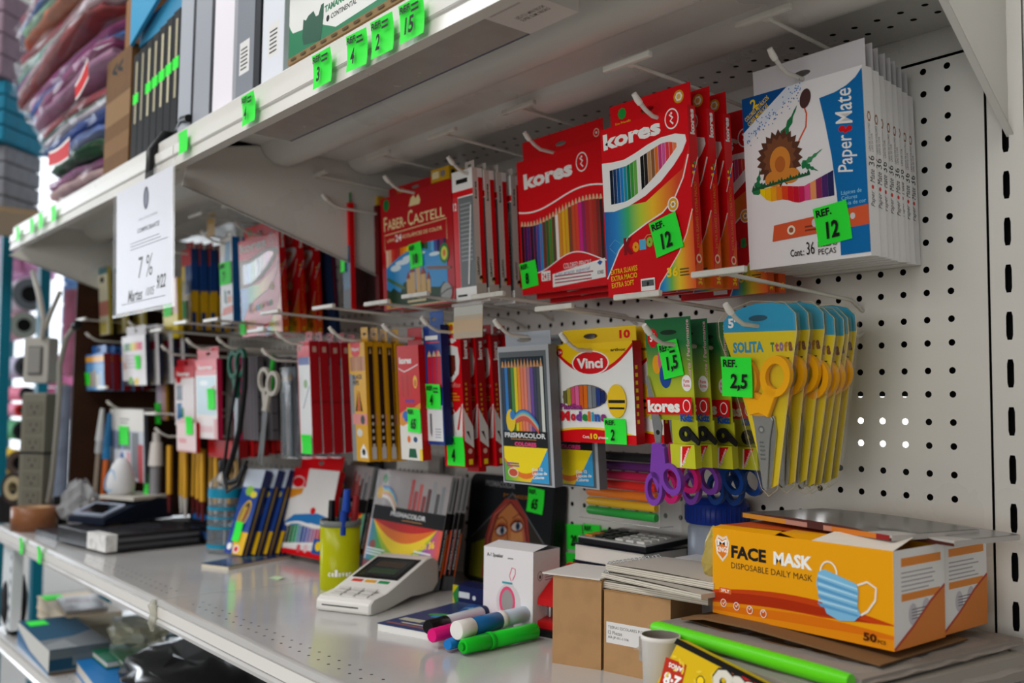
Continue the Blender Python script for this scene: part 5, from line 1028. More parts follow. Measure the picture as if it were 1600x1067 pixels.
# speaker carton
t = thing('speaker_carton', 'small white carton printed with a pink and grey hanging speaker', 'carton', (-488, -215, DZ), (0, 0, 12))
mb = MB(); mb.box(0, 77, 0, 54, 0, 98, M('#e4e3e6', .45), 't'); mb.frame((0, 0, 0)); mb.txt('A-1 Speaker', 5, 85, 31, 91, INK, .03); mb.lines(38, 86, 48, 89, 1, M('#888888', .5), .5)
mb.ell(40, 34, 19, 22, M('#d2d2d4', .4)); mb.poly([(24, 40), (34, 58), (46, 58), (57, 36)], M('#d2d2d4', .4)); mb.ell(38, 35, 12.5, 18, M('#e0507a', .4)); mb.ell(38, 35, 9, 14, M('#9a9a98', .5)); mb.curve([(44, 60), (41, 66), (45, 76), (50, 75), (50, 69), (46, 61)], 1.1, M('#e0507a', .4)); mb.lines(30, 56, 48, 60, 1, M('#3a9aa8', .4), .6); mb.lines(10, 3, 40, 7, 1, INK, .4)
mb.frame((77, 0, 0), (0, 1, 0), (0, 0, 1)); mb.ell(14, 68, 5, 6, INK, 14); mb.ell(14, 68, 4.4, 5.4, M('#d8d7da', .45), 14); mb.ell(14, 67, 1.8, 2.4, INK, 8); mb.lines(24, 62, 44, 74, 4, M('#77777a', .5), .3)
part(mb, 'carton_body', t)
mb = MB(); mb.add([(0, 0, 98), (77, 0, 98), (77, 30, 103), (0, 30, 103)], [(0, 1, 2, 3)], M('#dcdbde', .45)); mb.add([(0, 54, 98), (77, 54, 98), (77, 27, 104), (0, 27, 104)], [(0, 1, 2, 3)], M('#d0cfd2', .5)); part(mb, 'open_flap', t)
# little blue box
t = thing('staple_box', 'small dark blue box with yellow-green end and white label beside the white speaker carton', 'box', (-628, -160, DZ), (0, 0, 14))
mb = MB(); mb.box(0, 56, 0, 34, 0, 24, M('#1a2250', .35)); mb.frame((0, 0, 0)); mb.rect(0, 0, 10, 24, M('#b8b01c', .4)); mb.poly([(4, 0), (10, 0), (10, 24), (0, 12)], M('#2a7a3a', .4)); mb.rect(11, 8, 30, 16, M('#c8d0d8', .4)); mb.ell(38, 10, 3, 3, M('#c8d0e0', .4)); part(mb, 'carton_body', t)
# paper scrap
mb = MB(); mb.add([(0, 0, .6), (26, 4, .6), (22, 17, 3.4), (-4, 14, 2)], [(0, 1, 2, 3)], M('#b8d0a8', .6)); mb.add([(0, 0, .3), (26, 4, .3), (22, 17, 3), (-4, 14, 1.7)], [(3, 2, 1, 0)], M('#b8d0a8', .6))
single(mb, 'paper_scrap', 'small pale green paper scrap lying alone on the glossy shelf', 'paper', (-942, -286, DZ))
# pad with markers
t = thing('writing_pad', 'small blue-covered pad with white page edges lying under the markers', 'pad', (-545, -331, DZ), (0, 0, 16))
mb = MB(); mb.box(0, 94, 0, 158, 0, 8, M('#e6e6e4', .5)); part(mb, 'page_block', t)
mb = MB(); mb.box(-.5, 94.5, -.5, 158.5, 8, 9, M('#1f3a6a', .3)); mb.frame((0, 0, 9), (1, 0, 0), (0, 1, 0)); mb.poly([(40, 100), (94, 120), (94, 158), (20, 158)], M('#2a5aa0', .3)); mb.rect(6, 30, 40, 44, M('#b8b8a0', .4)); mb.rect(4, 8, 70, 14, M('#8a5a5a', .4)); mb.rect(20, 18, 80, 22, M('#c8c4b8', .4)); mb.txt('Arcoíris', 30, 128, 84, 142, M('#7ac0e0', .35), .02, .2)
for q, a, b in (('#3a9a5a', 30, 80), ('#c8b01c', 50, 84), ('#c83a5a', 58, 76), ('#2a8ac0', 40, 72)): mb.ell(a, b, 14, 7, M(q, .35), rot=30)
part(mb, 'printed_cover', t)
def marker(name, label, p0, p1, r, segs):
    """segs: (t0, t1, r0 factor, r1 factor, colour, part name)"""
    a, b = Vector(p0), Vector(p1); d = b-a; L = d.length
    t = thing(name, label, 'marker', a, (0, 0, math.degrees(math.atan2(d.y, d.x))))
    for t0, t1, f0, f1, c, pn in segs:
        mb = MB(); mb.tube([(t0*L, 0, 0), (t0*L+1.2, 0, 0), (t1*L-1.2, 0, 0), (t1*L, 0, 0)], [r*f0*.9, r*f0, r*f1, r*f1*.9], M(c, .28) if isinstance(c, str) else c, 20)
        part(mb, pn, t)
    return t
g = marker('highlighter', 'bright green highlighter lying in front of the pad', (-388, -322, DZ+10), (-398, -208, DZ+9.5), 9.5, [(.02, .34, .84, .98, '#19c42a', 'cap'), (.34, .40, 1.06, 1.06, '#17b828', 'collar'), (.40, 1, .95, 1.0, '#1fd030', 'barrel')])
mb = MB(); mb.cyl((-1, 0, 0), (3, 0, 0), 4.5, M('#12a020', .4), 14); part(mb, 'cap_end', g)
marker('glue_stick', 'white capped glue stick with blue label lying on the highlighters', (-403, -318, DZ+24), (-424, -206, DZ+24), 10.5, [(0, .22, 1, 1, '#eceae6', 'cap'), (.22, .62, .96, .96, '#1f6aa8', 'blue_label'), (.62, .70, 1, 1, '#e8e6e4', 'collar'), (.70, 1.04, .9, .9, '#c4d4e4', 'barrel')])
marker('marker', 'blue capped marker between the glue stick and the pink highlighter', (-408, -326, DZ+9), (-438, -214, DZ+9), 7.6, [(0, .3, .8, 1, '#1f7ac8', 'cap'), (.3, 1, .95, .95, '#e4e4e4', 'barrel')])
marker('highlighter', 'pink highlighter lying between the pad and the blue marker', (-433, -330, DZ+14.5), (-462, -180, DZ+17.5), 8.6, [(0, .3, .9, 1, '#e0187a', 'cap'), (.3, 1, .95, .9, '#e83a90', 'barrel')])
marker('marker', 'black and white permanent marker lying on the blue pad', (-458, -318, DZ+17.5), (-492, -190, DZ+17.5), 8.4, [(0, .25, 1, 1, '#141416', 'cap'), (.25, .75, .94, .94, '#c8ccd2', 'barrel'), (.75, .9, .96, .96, '#1a2a4a', 'band'), (.9, 1, .9, .8, '#c0242c', 'end_plug')])
# hole punch
t = thing('hole_punch', 'red and black desk hole punch half hidden by the brown carton', 'hole punch', (-424, -198, DZ), (0, 0, 14))
PR = M('#c01a1e', .3)
mb = MB(); mb.frame((0, 0, 0), (0, 1, 0), (0, 0, 1)); mb.prism([(0, 0), (110, 0), (110, 8), (0, 8)], 0, 60, BLK, bev=1); part(mb, 'black_base', t)
mb = MB(); mb.frame((6, 0, 0), (0, 1, 0), (0, 0, 1)); mb.prism([(6, 8), (104, 8), (104, 20), (60, 26), (6, 16)], 0, 48, PR, bev=1.2); part(mb, 'red_body', t)
mb = MB(); mb.frame((12, 0, 0), (0, 1, 0), (0, 0, 1)); mb.prism([(2, 36), (8, 34), (30, 46), (60, 60), (92, 58), (98, 68), (70, 78), (36, 66), (4, 44)], 0, 36, PR, bev=2); part(mb, 'lever', t)
mb = MB(); mb.frame((10, 0, 0), (0, 1, 0), (0, 0, 1)); mb.ring(66, 48, 14, 26, 0, 40, PR, 26); mb.ell(66, 48, 14, 14, BLK); part(mb, 'round_guide', t)
for x in (16, 44):
    mb = MB(); mb.cyl((x, 26, 16), (x, 26, 48), 3.4, STEEL, 12); part(mb, 'steel_pin', t)
mb = MB(); mb.cyl((8, 12, 40), (52, 12, 40), 3.6, STEEL, 12); part(mb, 'pivot_bolt', t)
# brown cartons
def kbox(label, loc, yaw, w, d, h, lab=False, group='plain brown cartons'):
    t = thing('brown_carton', label, 'carton', loc, (0, 0, yaw), group)
    mb = MB(); mb.box(0, w, 0, d, 0, h, KRAFT)
    if lab:
        mb.frame((0, 0, 0)); mb.rect(3, h*.36, w-1, h*.62, M('#dedede', .5)); mb.txt('TIJERAS ESCOLARES PUNTA REDONDA', 5, h*.53, w-4, h*.575, INK, .0); mb.txt('12 Piezas', 5, h*.47, 22, h*.515, INK); mb.txt('AR-JP-01-1106', 5, h*.41, 30, h*.45, INK)
    part(mb, 'carton_body', t)
    mb = MB(); mb.box(-.4, w+.4, -.4, d*.5, h, h+.8, M('#a07a50', .75)); part(mb, 'lid_flap', t)
    return t
kbox('plain brown carton standing beside the red hole punch', (-309, -260, DZ), 22, 56, 70, 90)
kbox('brown carton with white printed label under the spiral notebooks', (-254, -238, DZ), 12, 78, 66, 82, True)
kbox('brown carton hidden behind, carrying the calculator and dark books', (-442, -112, DZ), 6, 112, 92, 58, False)
mb = MB(); mb.box(-10, 60, -6, 70, 0, 1.6, M('#d8d6d2', .5)); single(mb, 'white_card', 'white card lying on the plain brown carton', 'card', (-318, -252, DZ+91.2), (0, 0, 18))
# books, calculator
def book(label, loc, yaw, w, d, h, col, page='#e6e3dc', name='book', group=None):
    t = thing(name, label, 'book', loc, (0, 0, yaw), group)
    mb = MB(); mb.box(2, w-2, 2, d-2, 1.4, h-1.4, M(page, .6)); part(mb, 'page_block', t)
    mb = MB(); mb.box(0, w, 0, d, 0, 1.4, M(col, .4)); mb.box(0, w, 0, d, h-1.4, h, M(col, .4)); mb.box(0, w, d-1.4, d, 1.4, h-1.4, M(col, .4)); part(mb, 'cover', t)
    return t
book('dark covered book with thick white pages, bottom of the calculator pile', (-428, -120, -567.5), 6, 110, 90, 19, '#1b2230', group='dark books under the calculator')
book('dark covered book with thick white pages directly under the calculator', (-430, -118, -548), 4, 114, 88, 22, '#1b2230', group='dark books under the calculator')
t = thing('calculator', 'grey desk calculator lying on the dark books', 'calculator', (-424, -116, -525.5), (3, 0, 2))
mb = MB(); mb.box(0, 112, 0, 84, 0, 7, M('#1c1e22', .4)); part(mb, 'case', t, bevel=1.5)
mb = MB(); mb.box(1, 111, 1, 83, 7, 9, M('#aeb0ae', .35)); mb.frame((0, 0, 9), (1, 0, 0), (0, 1, 0)); mb.rect(30, 62, 106, 78, M('#1b1e20', .15)); mb.rect(4, 64, 24, 76, M('#3a3a3c', .3)); part(mb, 'face_plate', t)
for r in range(4):
    for c in range(6):
        mb = MB(); mb.box(0, 12, 0, 9, 0, 2.4, M('#d8902a' if (r, c) in ((0, 0), (1, 0)) else '#1d2a24' if c < 3 else '#d6d6d2', .4)); part(mb, 'key', t, None, (8+c*17, 6+r*13.5, 9))
# spiral notebooks
def spiral(label, loc, yaw, w, d, h, col):
    t = thing('spiral_notebook', label, 'notebook', loc, (0, 0, yaw), 'spiral notebooks')
    mb = MB(); mb.box(0, w, 0, d, 0, h-1, M('#cfc9bc', .7)); 
    for i in range(int(h/2)): mb.frame((0, -.1, 0)); mb.lay = 0; mb.rect(0, i*2+.6, w, i*2+1, M('#8f897c', .7))
    part(mb, 'page_block', t)
    mb = MB(); n = 8; mb.add([(w*i/n, y, h-1+1.6*math.sin(math.pi*i/n)) for y in (0, d) for i in range(n+1)], [(i, i+1, n+2+i, n+1+i) for i in range(n)], M(col, .55)); part(mb, 'cover', t)
    mb = MB()
    for i in range(14):
        y = 4+i*(d-8)/13; mb.tube([(3+4.5*math.cos(2*math.pi*k/10), y, h/2+(h/2+1.5)*math.sin(2*math.pi*k/10)) for k in range(11)], .6, STEEL, 5, False)
    part(mb, 'wire_binding', t)
    return t
spiral('spiral notebook with grey cover, lowest of the pile on the labelled carton', (-274, -236, -543.6), 8, 140, 88, 7.5, '#a9a49a')
spiral('spiral notebook with grey cover in the middle of the pile on the labelled carton', (-268, -228, -534.6), -3, 140, 88, 5.5, '#b4afa6')
spiral('spiral notebook with grey cover on top of the pile on the labelled carton', (-266, -224, -527.6), 3, 138, 88, 7.5, '#bdb8b0')
# white box with blue logo, jar
t = thing('small_white_box', 'white box with a round blue emblem behind the spiral notebooks', 'box', (-262, -118, DZ), (0, 0, 4))
mb = MB(); mb.box(0, 64, 0, 50, 0, 104, M('#dedfe2', .5)); mb.frame((0, 0, 0)); mb.rect(5, 86, 24, 98, M('#b8bac0', .5)); mb.rect(6, 87, 23, 97, M('#e4e4e6', .5)); mb.txt('4', 9, 88, 15, 96, INK); mb.ell(42, 91, 8, 8, M('#1f3f8a', .4)); mb.ell(42, 92, 6, 3, M('#c8d0e0', .4)); part(mb, 'carton_body', t)
t = thing('wipes_jar', 'frosted jar with blue screw lid standing against the pegboard', 'jar', (-262, -44, DZ))
mb = MB(); mb.lathe([(0, 0), (32, 0), (34, 3), (34, 132), (31, 138)], M('#8a93a2', .3), 32); mb.frame((0, 0, 0))
a0 = R(-70); n = 8
mb.add([(34.3*math.cos(a0+R(7)*i), 34.3*math.sin(a0+R(7)*i), z) for z in (70, 124) for i in range(n+1)], [(i, i+1, n+2+i, n+1+i) for i in range(n)], M('#d8d8da', .45), True)
part(mb, 'jar_body', t)
mb = MB(); mb.lathe([(36, 138), (37, 140), (37, 160), (35, 162), (34, 163), (33, 167), (0, 168)], M('#0f2f8a', .35), 32)
for i in range(40):
    a = 2*math.pi*i/40; mb.cyl((37*math.cos(a), 37*math.sin(a), 141), (37*math.cos(a), 37*math.sin(a), 158), .8, M('#0d2a7a', .35), 4)
part(mb, 'screw_lid', t)
# clear pack of modelling bars
t = thing('modelling_bar_pack', 'clear pack of seven modelling bars from black to green hanging under the clay boxes', 'clay pack', (-427, -112, -494), (0, 0, 0))
for i, (q, n_) in enumerate([('#1fa03a', 'green bar'), ('#dfb01c', 'yellow bar'), ('#f0801c', 'orange bar'), ('#e8281f', 'red bar'), ('#c01450', 'pink bar'), ('#5a1f6a', 'purple bar'), ('#17171a', 'black bar')]):
    mb = MB(); mb.tube([(0, 0, 0), (2, 0, 0), (113, 0, 0), (115, 0, 0)], [4.6, 5.4, 5.4, 4.6], M(q, .35), 14); part(mb, 'clay_bar', t, n_, (4, 14, 9+i*11.6))
f = film('#ffffff', .06, .01); mb = MB(); mb.box(0, 134, 2, 26, 0, 92, f, 'k'); mb.box(-2, 146, 26, 27, -6, 112, film('#ffffff', .06, .05)); mb.tube([(0, 2, 0), (134, 2, 0), (134, 2, 92)], .8, film('#ffffff', .5, .3), 5); mb.tube([(134, 2, 0), (134, 26, 0)], .8, film('#ffffff', .5, .3), 5); part(mb, 'clear_tray', t, 'clear plastic tray')
# loose green tags on the panel
for i, (x, z, n_, ry, lb) in enumerate([(-566, -560, '20', 4, 'green paper tag reading twenty stuck on the panel'), (-530, -556, '10', 2, 'green paper tag reading ten stuck on the panel'), (-494, -558, '1,20', -4, 'green paper tag reading one twenty stuck on the panel'), (-564, -600, '50', 3, 'green paper tag reading fifty stuck low on the panel'), (-550, -630+12, '', 18, 'blank green paper tag lowest on the panel')]):
    single(tagm(34, 36, n_, 'REF.' if i == 1 else None), 'price_tag', lb, 'price tag', (x, -2.5-i*.4, z), (0, -ry, 0), 'loose green tags')
# white gadget on top of the rainbow packs, black ball
t = thing('perforated_holder', 'white perforated plastic holder hanging behind the black and yellow pencil boxes', 'holder', (-934, -60, -474), (0, 0, 0))
mb = MB(); mb.frame((0, 0, 0)); mb.prism([(2, 0), (86, 0), (92, 8), (92, 34), (0, 34), (-2, 8)], -26, 0, M('#d2d2d0', .35), bev=2); mb.lay = .2
for i in range(6): mb.lay = .2; mb.ell(12+i*13, 9, 2.4, 2.4, M('#3a3a3a', .6), 10)
part(mb, 'plastic_shell', t)
t = thing('black_ball', 'dark round ball in clear wrap behind the rainbow packs', 'ball', (-1000, -50, -466))
mb = MB(); mb.lathe([(0, -26)]+[(26*math.cos(R(a)), 26*math.sin(R(a))) for a in range(-75, 90, 15)]+[(0, 26)], M('#1c1b1e', .35), 24); part(mb, 'ball_body', t)
mb = MB(); mb.frame((0, -8, 0)); mb.poly([(-60, -34), (40, -40), (70, -10), (62, 26), (-40, 34)], film('#ffffff', .35, .12)); part(mb, 'clear_wrap', t, 'crinkled clear wrap')
mb = MB(); mb.box(0, 150, 0, 4, 0, 90, M('#b09478', .6)); mb.frame((0, 0, 0)); mb.rect(90, 20, 120, 60, M('#c89a5a', .5)); single(mb, 'tan_board', 'plain tan board standing behind the red and white pack', 'board', (-1150, -20, -520))
# ---------------------------------------------------------------- near corner: masks, sleeves, magazines
MY = M('#e9a008', .4); MWH = M('#ecebea', .42)
def mask_box(label, loc, yaw):
    t = thing('face_mask_box', label, 'mask box', loc, (0, 0, yaw), 'face mask boxes'); w, d, h = 184, 84, 80
    mb = MB(); v = [(0, 0, 0), (w, 0, 0), (w, d, 0), (0, d, 0), (0, 0, h), (w, 0, h), (w, d, h), (0, d, h)]
    mb.add(v, [(0, 1, 5, 4)], MY); mb.add(v, [(1, 2, 6, 5)], MWH); mb.add(v, [(2, 3, 7, 6), (3, 0, 4, 7), (3, 2, 1, 0)], MY); mb.frame((0, 0, 0))
    n = 20
    for q, lo, hi in (('#c0400c', lambda x: 8+12*x, lambda x: 18+12*math.sin(2.6*x+.3)), ('#a82c08', lambda x: 12+8*x, lambda x: 15+10*math.sin(2.6*x+.4)), ('#e08a0c', lambda x: 0, lambda x: 10+6*math.sin(3*x)), ('#d8700c', lambda x: 3+6*x, lambda x: 6+9*math.sin(2.4*x))):
        mb.strip([(w*i/n, lo(i/n)) for i in range(n+1)], [(w*i/n, max(lo(i/n)+.1, hi(i/n))) for i in range(n+1)], M(q, .38))
    mb.txt('FACE', 22, 54, 61, 66, INK, .045); mb.txt('MASK', 69, 54, 109, 66, WHT, .045); mb.txt('DISPOSABLE DAILY MASK', 22, 44.5, 109, 50, INK, .0)
    mb.poly([(3, 68), (6, 74), (12, 72), (17, 74), (20, 68), (18, 56), (12, 49), (5, 56)], M('#e8d8c0', .4)); mb.poly([(5, 67), (7, 71.5), (12, 69), (16, 71.5), (18, 67), (16.5, 57), (12, 52), (6.5, 57)], M('#e07a1c', .4)); mb.txt('KINGS', 5, 58, 18.5, 63, WHT, .03); mb.txt('M', 6, 64, 17, 70, WHT, .02)
    mb.rect(8, 20, 22, 25, M('#d8642c', .4)); mb.txt('3PLY', 10, 21, 20, 24, WHT, .02)
    for i in range(4): mb.ell(13+i*15, 11-i*.8, 3.4, 3.8, WHT, 14); mb.ell(13+i*15, 11-i*.8, 2.8, 3.2, M('#c85a14', .4), 14); mb.curve([(11.6+i*15, 11), (12.8+i*15, 9.4), (14.6+i*15, 12.4)], .7, WHT)
    cx = 135
    mb.curve([(cx-10+8*math.cos(R(a)), 54+10*math.sin(R(a))) for a in range(0, 181, 20)], 1.6, M('#e9e4d8', .5)); mb.curve([(cx+17, 48), (cx+26, 52), (cx+34, 48), (cx+33, 38), (cx+26, 28), (cx+20, 24)], 1.7, M('#e9e4d8', .5))
    mb.poly([(cx-20, 54), (cx-14, 57), (cx+16, 49), (cx+18, 44), (cx+17, 30), (cx+20, 24), (cx+14, 18), (cx, 16), (cx-12, 20), (cx-20, 36), (cx-22, 44)], M('#7ab8de', .5))
    for i in range(4): mb.poly([(cx-21, 49-7*i), (cx+17.5, 42-6*i), (cx+17.5, 40-6*i), (cx-21+i, 46-7*i)], M('#5a9ccc', .5)); mb.poly([(cx-20, 52-7*i), (cx+17, 45.5-6*i), (cx+17, 44-6*i), (cx-20, 50-7*i)], M('#a8d4ee', .5))
    mb.txt('50', 157, 4, 169, 11, M('#4a1c08', .4), .04); mb.txt('PCS', 170, 4, 177, 7, M('#4a1c08', .4), .02)
    mb.frame((w, 0, 0), (0, 1, 0), (0, 0, 1)); mb.rect(12, 66, 78, 73, M('#e8891c', .4)); mb.lines(12, 46, 70, 64, 5, M('#a8a2a8', .5), .3); mb.rect(12, 38, 76, 44, M('#e8891c', .4)); mb.ell(30, 26, 7, 9, M('#c8c4cc', .5)); mb.ell(52, 28, 7, 9, M('#c8c4cc', .5)); mb.lines(28, 22, 56, 32, 4, M('#5a5a66', .5), .3)
    mb.poly([(0, 0), (d, 0), (d, 44), (60, 34), (30, 16)], M('#d87a1c', .4)); mb.curve([(0, 1), (30, 16), (60, 34), (d, 45)], 2.4, M('#b8381c', .4))
    part(mb, 'carton_body', t)
    mb = MB(); mb.add([(0, 0, h), (70, 0, h), (70, 12, h+3), (0, 12, h+2)], [(0, 1, 2, 3)], MY); mb.add([(70, 8, h+2), (108, 0, h-3), (108, 30, h+3), (70, 30, h+3)], [(0, 1, 2, 3)], MY); mb.add([(108, 0, h), (w, 0, h), (w-6, 44, h+7), (112, 30, h+6)], [(0, 1, 2, 3)], M('#e6dfd4', .5)); mb.add([(0, 12, h+1.8), (112, 30, h+2.5), (112, d, h+1), (0, d, h+1)], [(0, 1, 2, 3)], M('#c8501c', .4))
    part(mb, 'torn_lid', t, 'torn open cardboard lid')
    return t
mask_box('yellow box of disposable face masks with a blue mask printed on its front', (-130, -216, -549), 0)
mask_box('yellow face mask box standing behind the printed one, only its end showing', (-133, -130, -549), 0)
# folded brown paper and plastic sleeves below
mb = MB(); P = []
mb.frame((0, 0, 0), (1, 0, 0), (0, 0, 1)); mb.prism([(-16, 3), (10, 8), (60, 8.6), (186, 3), (186, 4), (60, 10.4), (8, 10), (-18, 5)], -120, 26, M('#7a5a3a', .7)); mb.prism([(-18, 4), (30, 0), (120, 0), (186, 2.6), (186, 3.4), (120, 1.2), (30, 1.2)], -120, 22, M('#6a4c30', .7))
single(mb, 'brown_paper_folder', 'folded brown card folder squeezed flat under the face mask box', 'folder', (-130, -216, -559))
def sleeve(label, loc, yaw, w, d, h, fm, page, tilt=0):
    t = thing('plastic_sleeve_pack', label, 'sleeve pack', loc, (0, tilt, yaw), 'plastic sleeve packs')
    mb = MB(); mb.box(4, w-4, 4, d-4, 1, h-1, M(page, .6)); part(mb, 'sheet_stack', t)
    n = 14; V = []
    for j in range(n+1):
        for i in range(n+1):
            e = 1 if (i in (0, n) or j in (0, n)) else 0
            V.append((w*i/n, d*j/n, h*(.45 if e else 1)+1.2*math.sin(i*1.7+j*2.3)+.8*math.sin(j*3.1)))
    mb = MB(); mb.add(V, [(j*(n+1)+i, j*(n+1)+i+1, (j+1)*(n+1)+i+1, (j+1)*(n+1)+i) for j in range(n) for i in range(n)], fm, True); part(mb, 'clear_film', t, 'crinkled clear film')
    return t
sleeve('plastic wrapped pack of grey folders on top of the pile under the face masks', (-170, -266, -566), -4, 236, 250, 8, film('#d8d0c8', .16, .3), '#8d867f')
sleeve('plastic wrapped pack lowest in the pile under the face masks', (-164, -290, -590), -6, 232, 266, 23.5, film('#e0d8d0', .16, .25), '#9a948c')
mb = MB(); mb.tube([(-152, -275, -558.5), (-145, -276, -558.5), (40, -289, -559), (60, -290, -559)], [4, 6.5, 7, 6], M('#5fd41c', .35), 10); single(mb, 'lime_binding_bar', 'lime green plastic tube along the front of the wrapped folders', 'binding bar')
t = thing('lined_sheets', 'loose white ruled sheets sticking out below the wrapped folders', 'paper', (-60, -240, -597), (0, 0, -6))
mb = MB(); mb.box(0, 190, 0, 240, 0, 3, M('#c9c9d0', .6)); mb.frame((0, 0, 3), (1, 0, 0), (0, 1, 0))
for i in range(30): mb.lay = 0; mb.rect(2, 4+i*7.8, 188, 4.8+i*7.8, M('#8a8a9c', .6))
part(mb, 'paper_stack', t)
mb = MB(); mb.box(-150, 80, -270, -40, -627, -598, M('#b9b1a6', .6)); single(mb, 'paper_stack', 'plain stack of paper at the bottom of the pile under the face masks', 'paper')
# yellow bag, upside down
t = thing('crayon_dough_pack', 'yellow and black toy pack standing upside down in front of the wrapped folders', 'toy pack', (-116, -334, -623), (-16, 4, -3))
mb = MB(); mb.frame((0, 0, 0)); mb.prism([(0, 0), (210, 0), (206, 60), (22, 76), (8, 30)], -14, 0, M('#d8b414', .35), bev=2); mb.lay = .2
mb.poly([(19, 71), (206, 55), (206, 60), (21, 76)], M('#14120e', .35)); mb.rect(14, 34, 38, 58, M('#b8301c', .35)); mb.txt('2·8', 17, 36, 36, 47, WHT, .04, 0, 180); mb.txt('AÑOS', 19, 50, 35, 55, WHT, .03, 0, 180)
mb.poly([(74, 64), (96, 66), (150, 60), (190, 55), (170, 48), (120, 54)], M('#c81f1c', .35)); mb.txt('onetto', 66, 38, 170, 64, INK, .08, 0, 175); mb.txt('onetto', 67, 39, 169, 63, M('#d8d4c8', .3), .05, 0, 176); mb.ell(56, 50, 4.5, 4.5, INK); mb.ell(56, 50, 3.6, 3.6, YEL)
rn = random.Random(5)
for i in range(26): mb.lay = .25; mb.ell(rn.uniform(20, 70), rn.uniform(8, 62), 3, 1.2, M('#e6c83a', .35), 8, rn.uniform(0, 180))
part(mb, 'printed_bag', t)
t = thing('white_tub', 'white plastic tub with grey inside standing between the labelled carton and the yellow pack', 'tub', (-119, -302, -627))
mb = MB(); mb.lathe([(0, 0), (14, 0), (16.6, 66), (17.6, 67), (17.6, 71), (16.6, 71)], M('#dedcd8', .35), 32); part(mb, 'tub_wall', t)
mb = MB(); mb.lathe([(16.6, 71), (15.6, 66), (15.2, 60), (0, 60)], M('#7a746c', .5), 32); part(mb, 'inside', t)
# magazines on the mask boxes
def mag(label, loc, yaw, w, d, spine, cov, tilt=(0, 0)):
    t = thing('magazine', label, 'magazine', loc, (tilt[0], tilt[1], yaw), 'magazines on the mask boxes')
    n = 10; mb = MB()
    z = lambda i, j: 5+2.2*math.sin(math.pi*i/n)-(2.5 if i > 8 and j < 3 else 0)
    V = [(w*i/n, d*j/n, z(i, j)) for j in range(n+1) for i in range(n+1)]
    F = [(j*(n+1)+i, j*(n+1)+i+1, (j+1)*(n+1)+i+1, (j+1)*(n+1)+i) for j in range(n) for i in range(n)]
    mb.add(V, F, M(cov, .22), True); part(mb, 'glossy_cover', t)
    mb = MB(); mb.add([(w*i/n, 0, 0) for i in range(n+1)]+[(w*i/n, 0, z(i, 0)) for i in range(n+1)], [(i, i+1, n+2+i, n+1+i) for i in range(n)], M('#4a2018', .5)); mb.box(0, w, .2, d, 0, 4.6, M('#b8b4b0', .6)); mb.frame((0, -.1, 0))
    for a0, a1, q in spine: mb.rect(a0, .3, a1, 4.8, M(q, .4))
    part(mb, 'page_block', t)
    return t
mag('glossy grey covered magazine with yellow and brown edges on top of the face mask boxes', (-140, -158, -464), -12, 186, 110, [(2, 62, '#c8861c'), (62, 90, '#b08070'), (110, 124, '#b8806a'), (120, 170, '#c8701c'), (170, 184, '#8a1c1c')], '#5d5a58')
mag('thin curled grey booklet under the top magazine, sticking out past the box end', (-112, -128, -467.5), -9, 190, 92, [(20, 60, '#8a8a88')], '#8a8886', (0, 0))
t = thing('crumpled_bag', 'crumpled yellowish clear bag with a green slip beside the face mask box', 'bag', (-152, -186, -502))
rn = random.Random(9); V = []
for i in range(9):
    for j in range(12):
        a = 2*math.pi*j/12; r = 13*math.sin(math.pi*(i+.6)/9.4)*(1+rn.uniform(-.28, .28)); V.append((r*math.cos(a), r*.8*math.sin(a), -36+8*i+rn.uniform(-3, 3)))
mb = MB(); mb.add(V, [(i*12+j, i*12+(j+1) % 12, (i+1)*12+(j+1) % 12, (i+1)*12+j) for i in range(8) for j in range(12)], film('#d8c46a', .2, .45)); part(mb, 'crinkled_film', t)
mb = MB(); mb.box(0, 30, 0, 1, 0, 14, GREEN); part(mb, 'green_slip', t, 'bright green slip', (2, -6, 22), (-50, 0, -10))
# ---------------------------------------------------------------- goods on the lower shelf, far bay
t = thing('dark_pad', 'dark blue booklet lying flat in front of the blue crayon boxes', 'booklet', (-1104, -328, DZ), (0, 0, 22))
mb = MB(); mb.box(0, 60, 0, 150, 0, 5, M('#d8d0bc', .6)); part(mb, 'page_block', t)
mb = MB(); mb.box(-.5, 60.5, -.5, 150.5, 5, 6, M('#1a3260', .25)); mb.frame((0, 0, 6), (1, 0, 0), (0, 1, 0)); mb.rect(8, 20, 50, 50, M('#2a4a7a', .25)); mb.poly([(10, 60), (50, 70), (40, 110), (14, 100)], M('#3a5a6a', .25)); part(mb, 'printed_cover', t)
# spray bottle
t = thing('spray_bottle', 'clear pump bottle with blue label bands and black pump head', 'bottle', (-1232, -236, DZ))
mb = MB(); mb.lathe([(0, 0), (29, 0), (31, 3), (31, 120), (29, 128), (16, 142), (13, 146)], film('#dfe8ec', .28, .14), 32); part(mb, 'clear_bottle', t)
mb = MB()
for z0, z1 in ((10, 17), (44, 49), (62, 66), (78, 84), (100, 116)): mb.lathe([(31.3, z0), (31.3, z1)], M('#128cb0', .5), 32)
part(mb, 'blue_label', t, 'sky blue label bands')
mb = MB(); mb.cyl((0, 0, 4), (0, 0, 146), 2, M('#c8ccd0', .4), 8); part(mb, 'dip_tube', t)
mb = MB(); mb.lathe([(14, 144), (15, 146), (15, 164), (12, 168), (7, 174), (6, 190), (9, 192), (9, 202), (0, 203)], BLK, 20); mb.tube([(0, 0, 197), (18, 4, 198), (27, 6, 192)], [6, 5, 4], BLK, 8); part(mb, 'pump_head', t, 'black pump head')
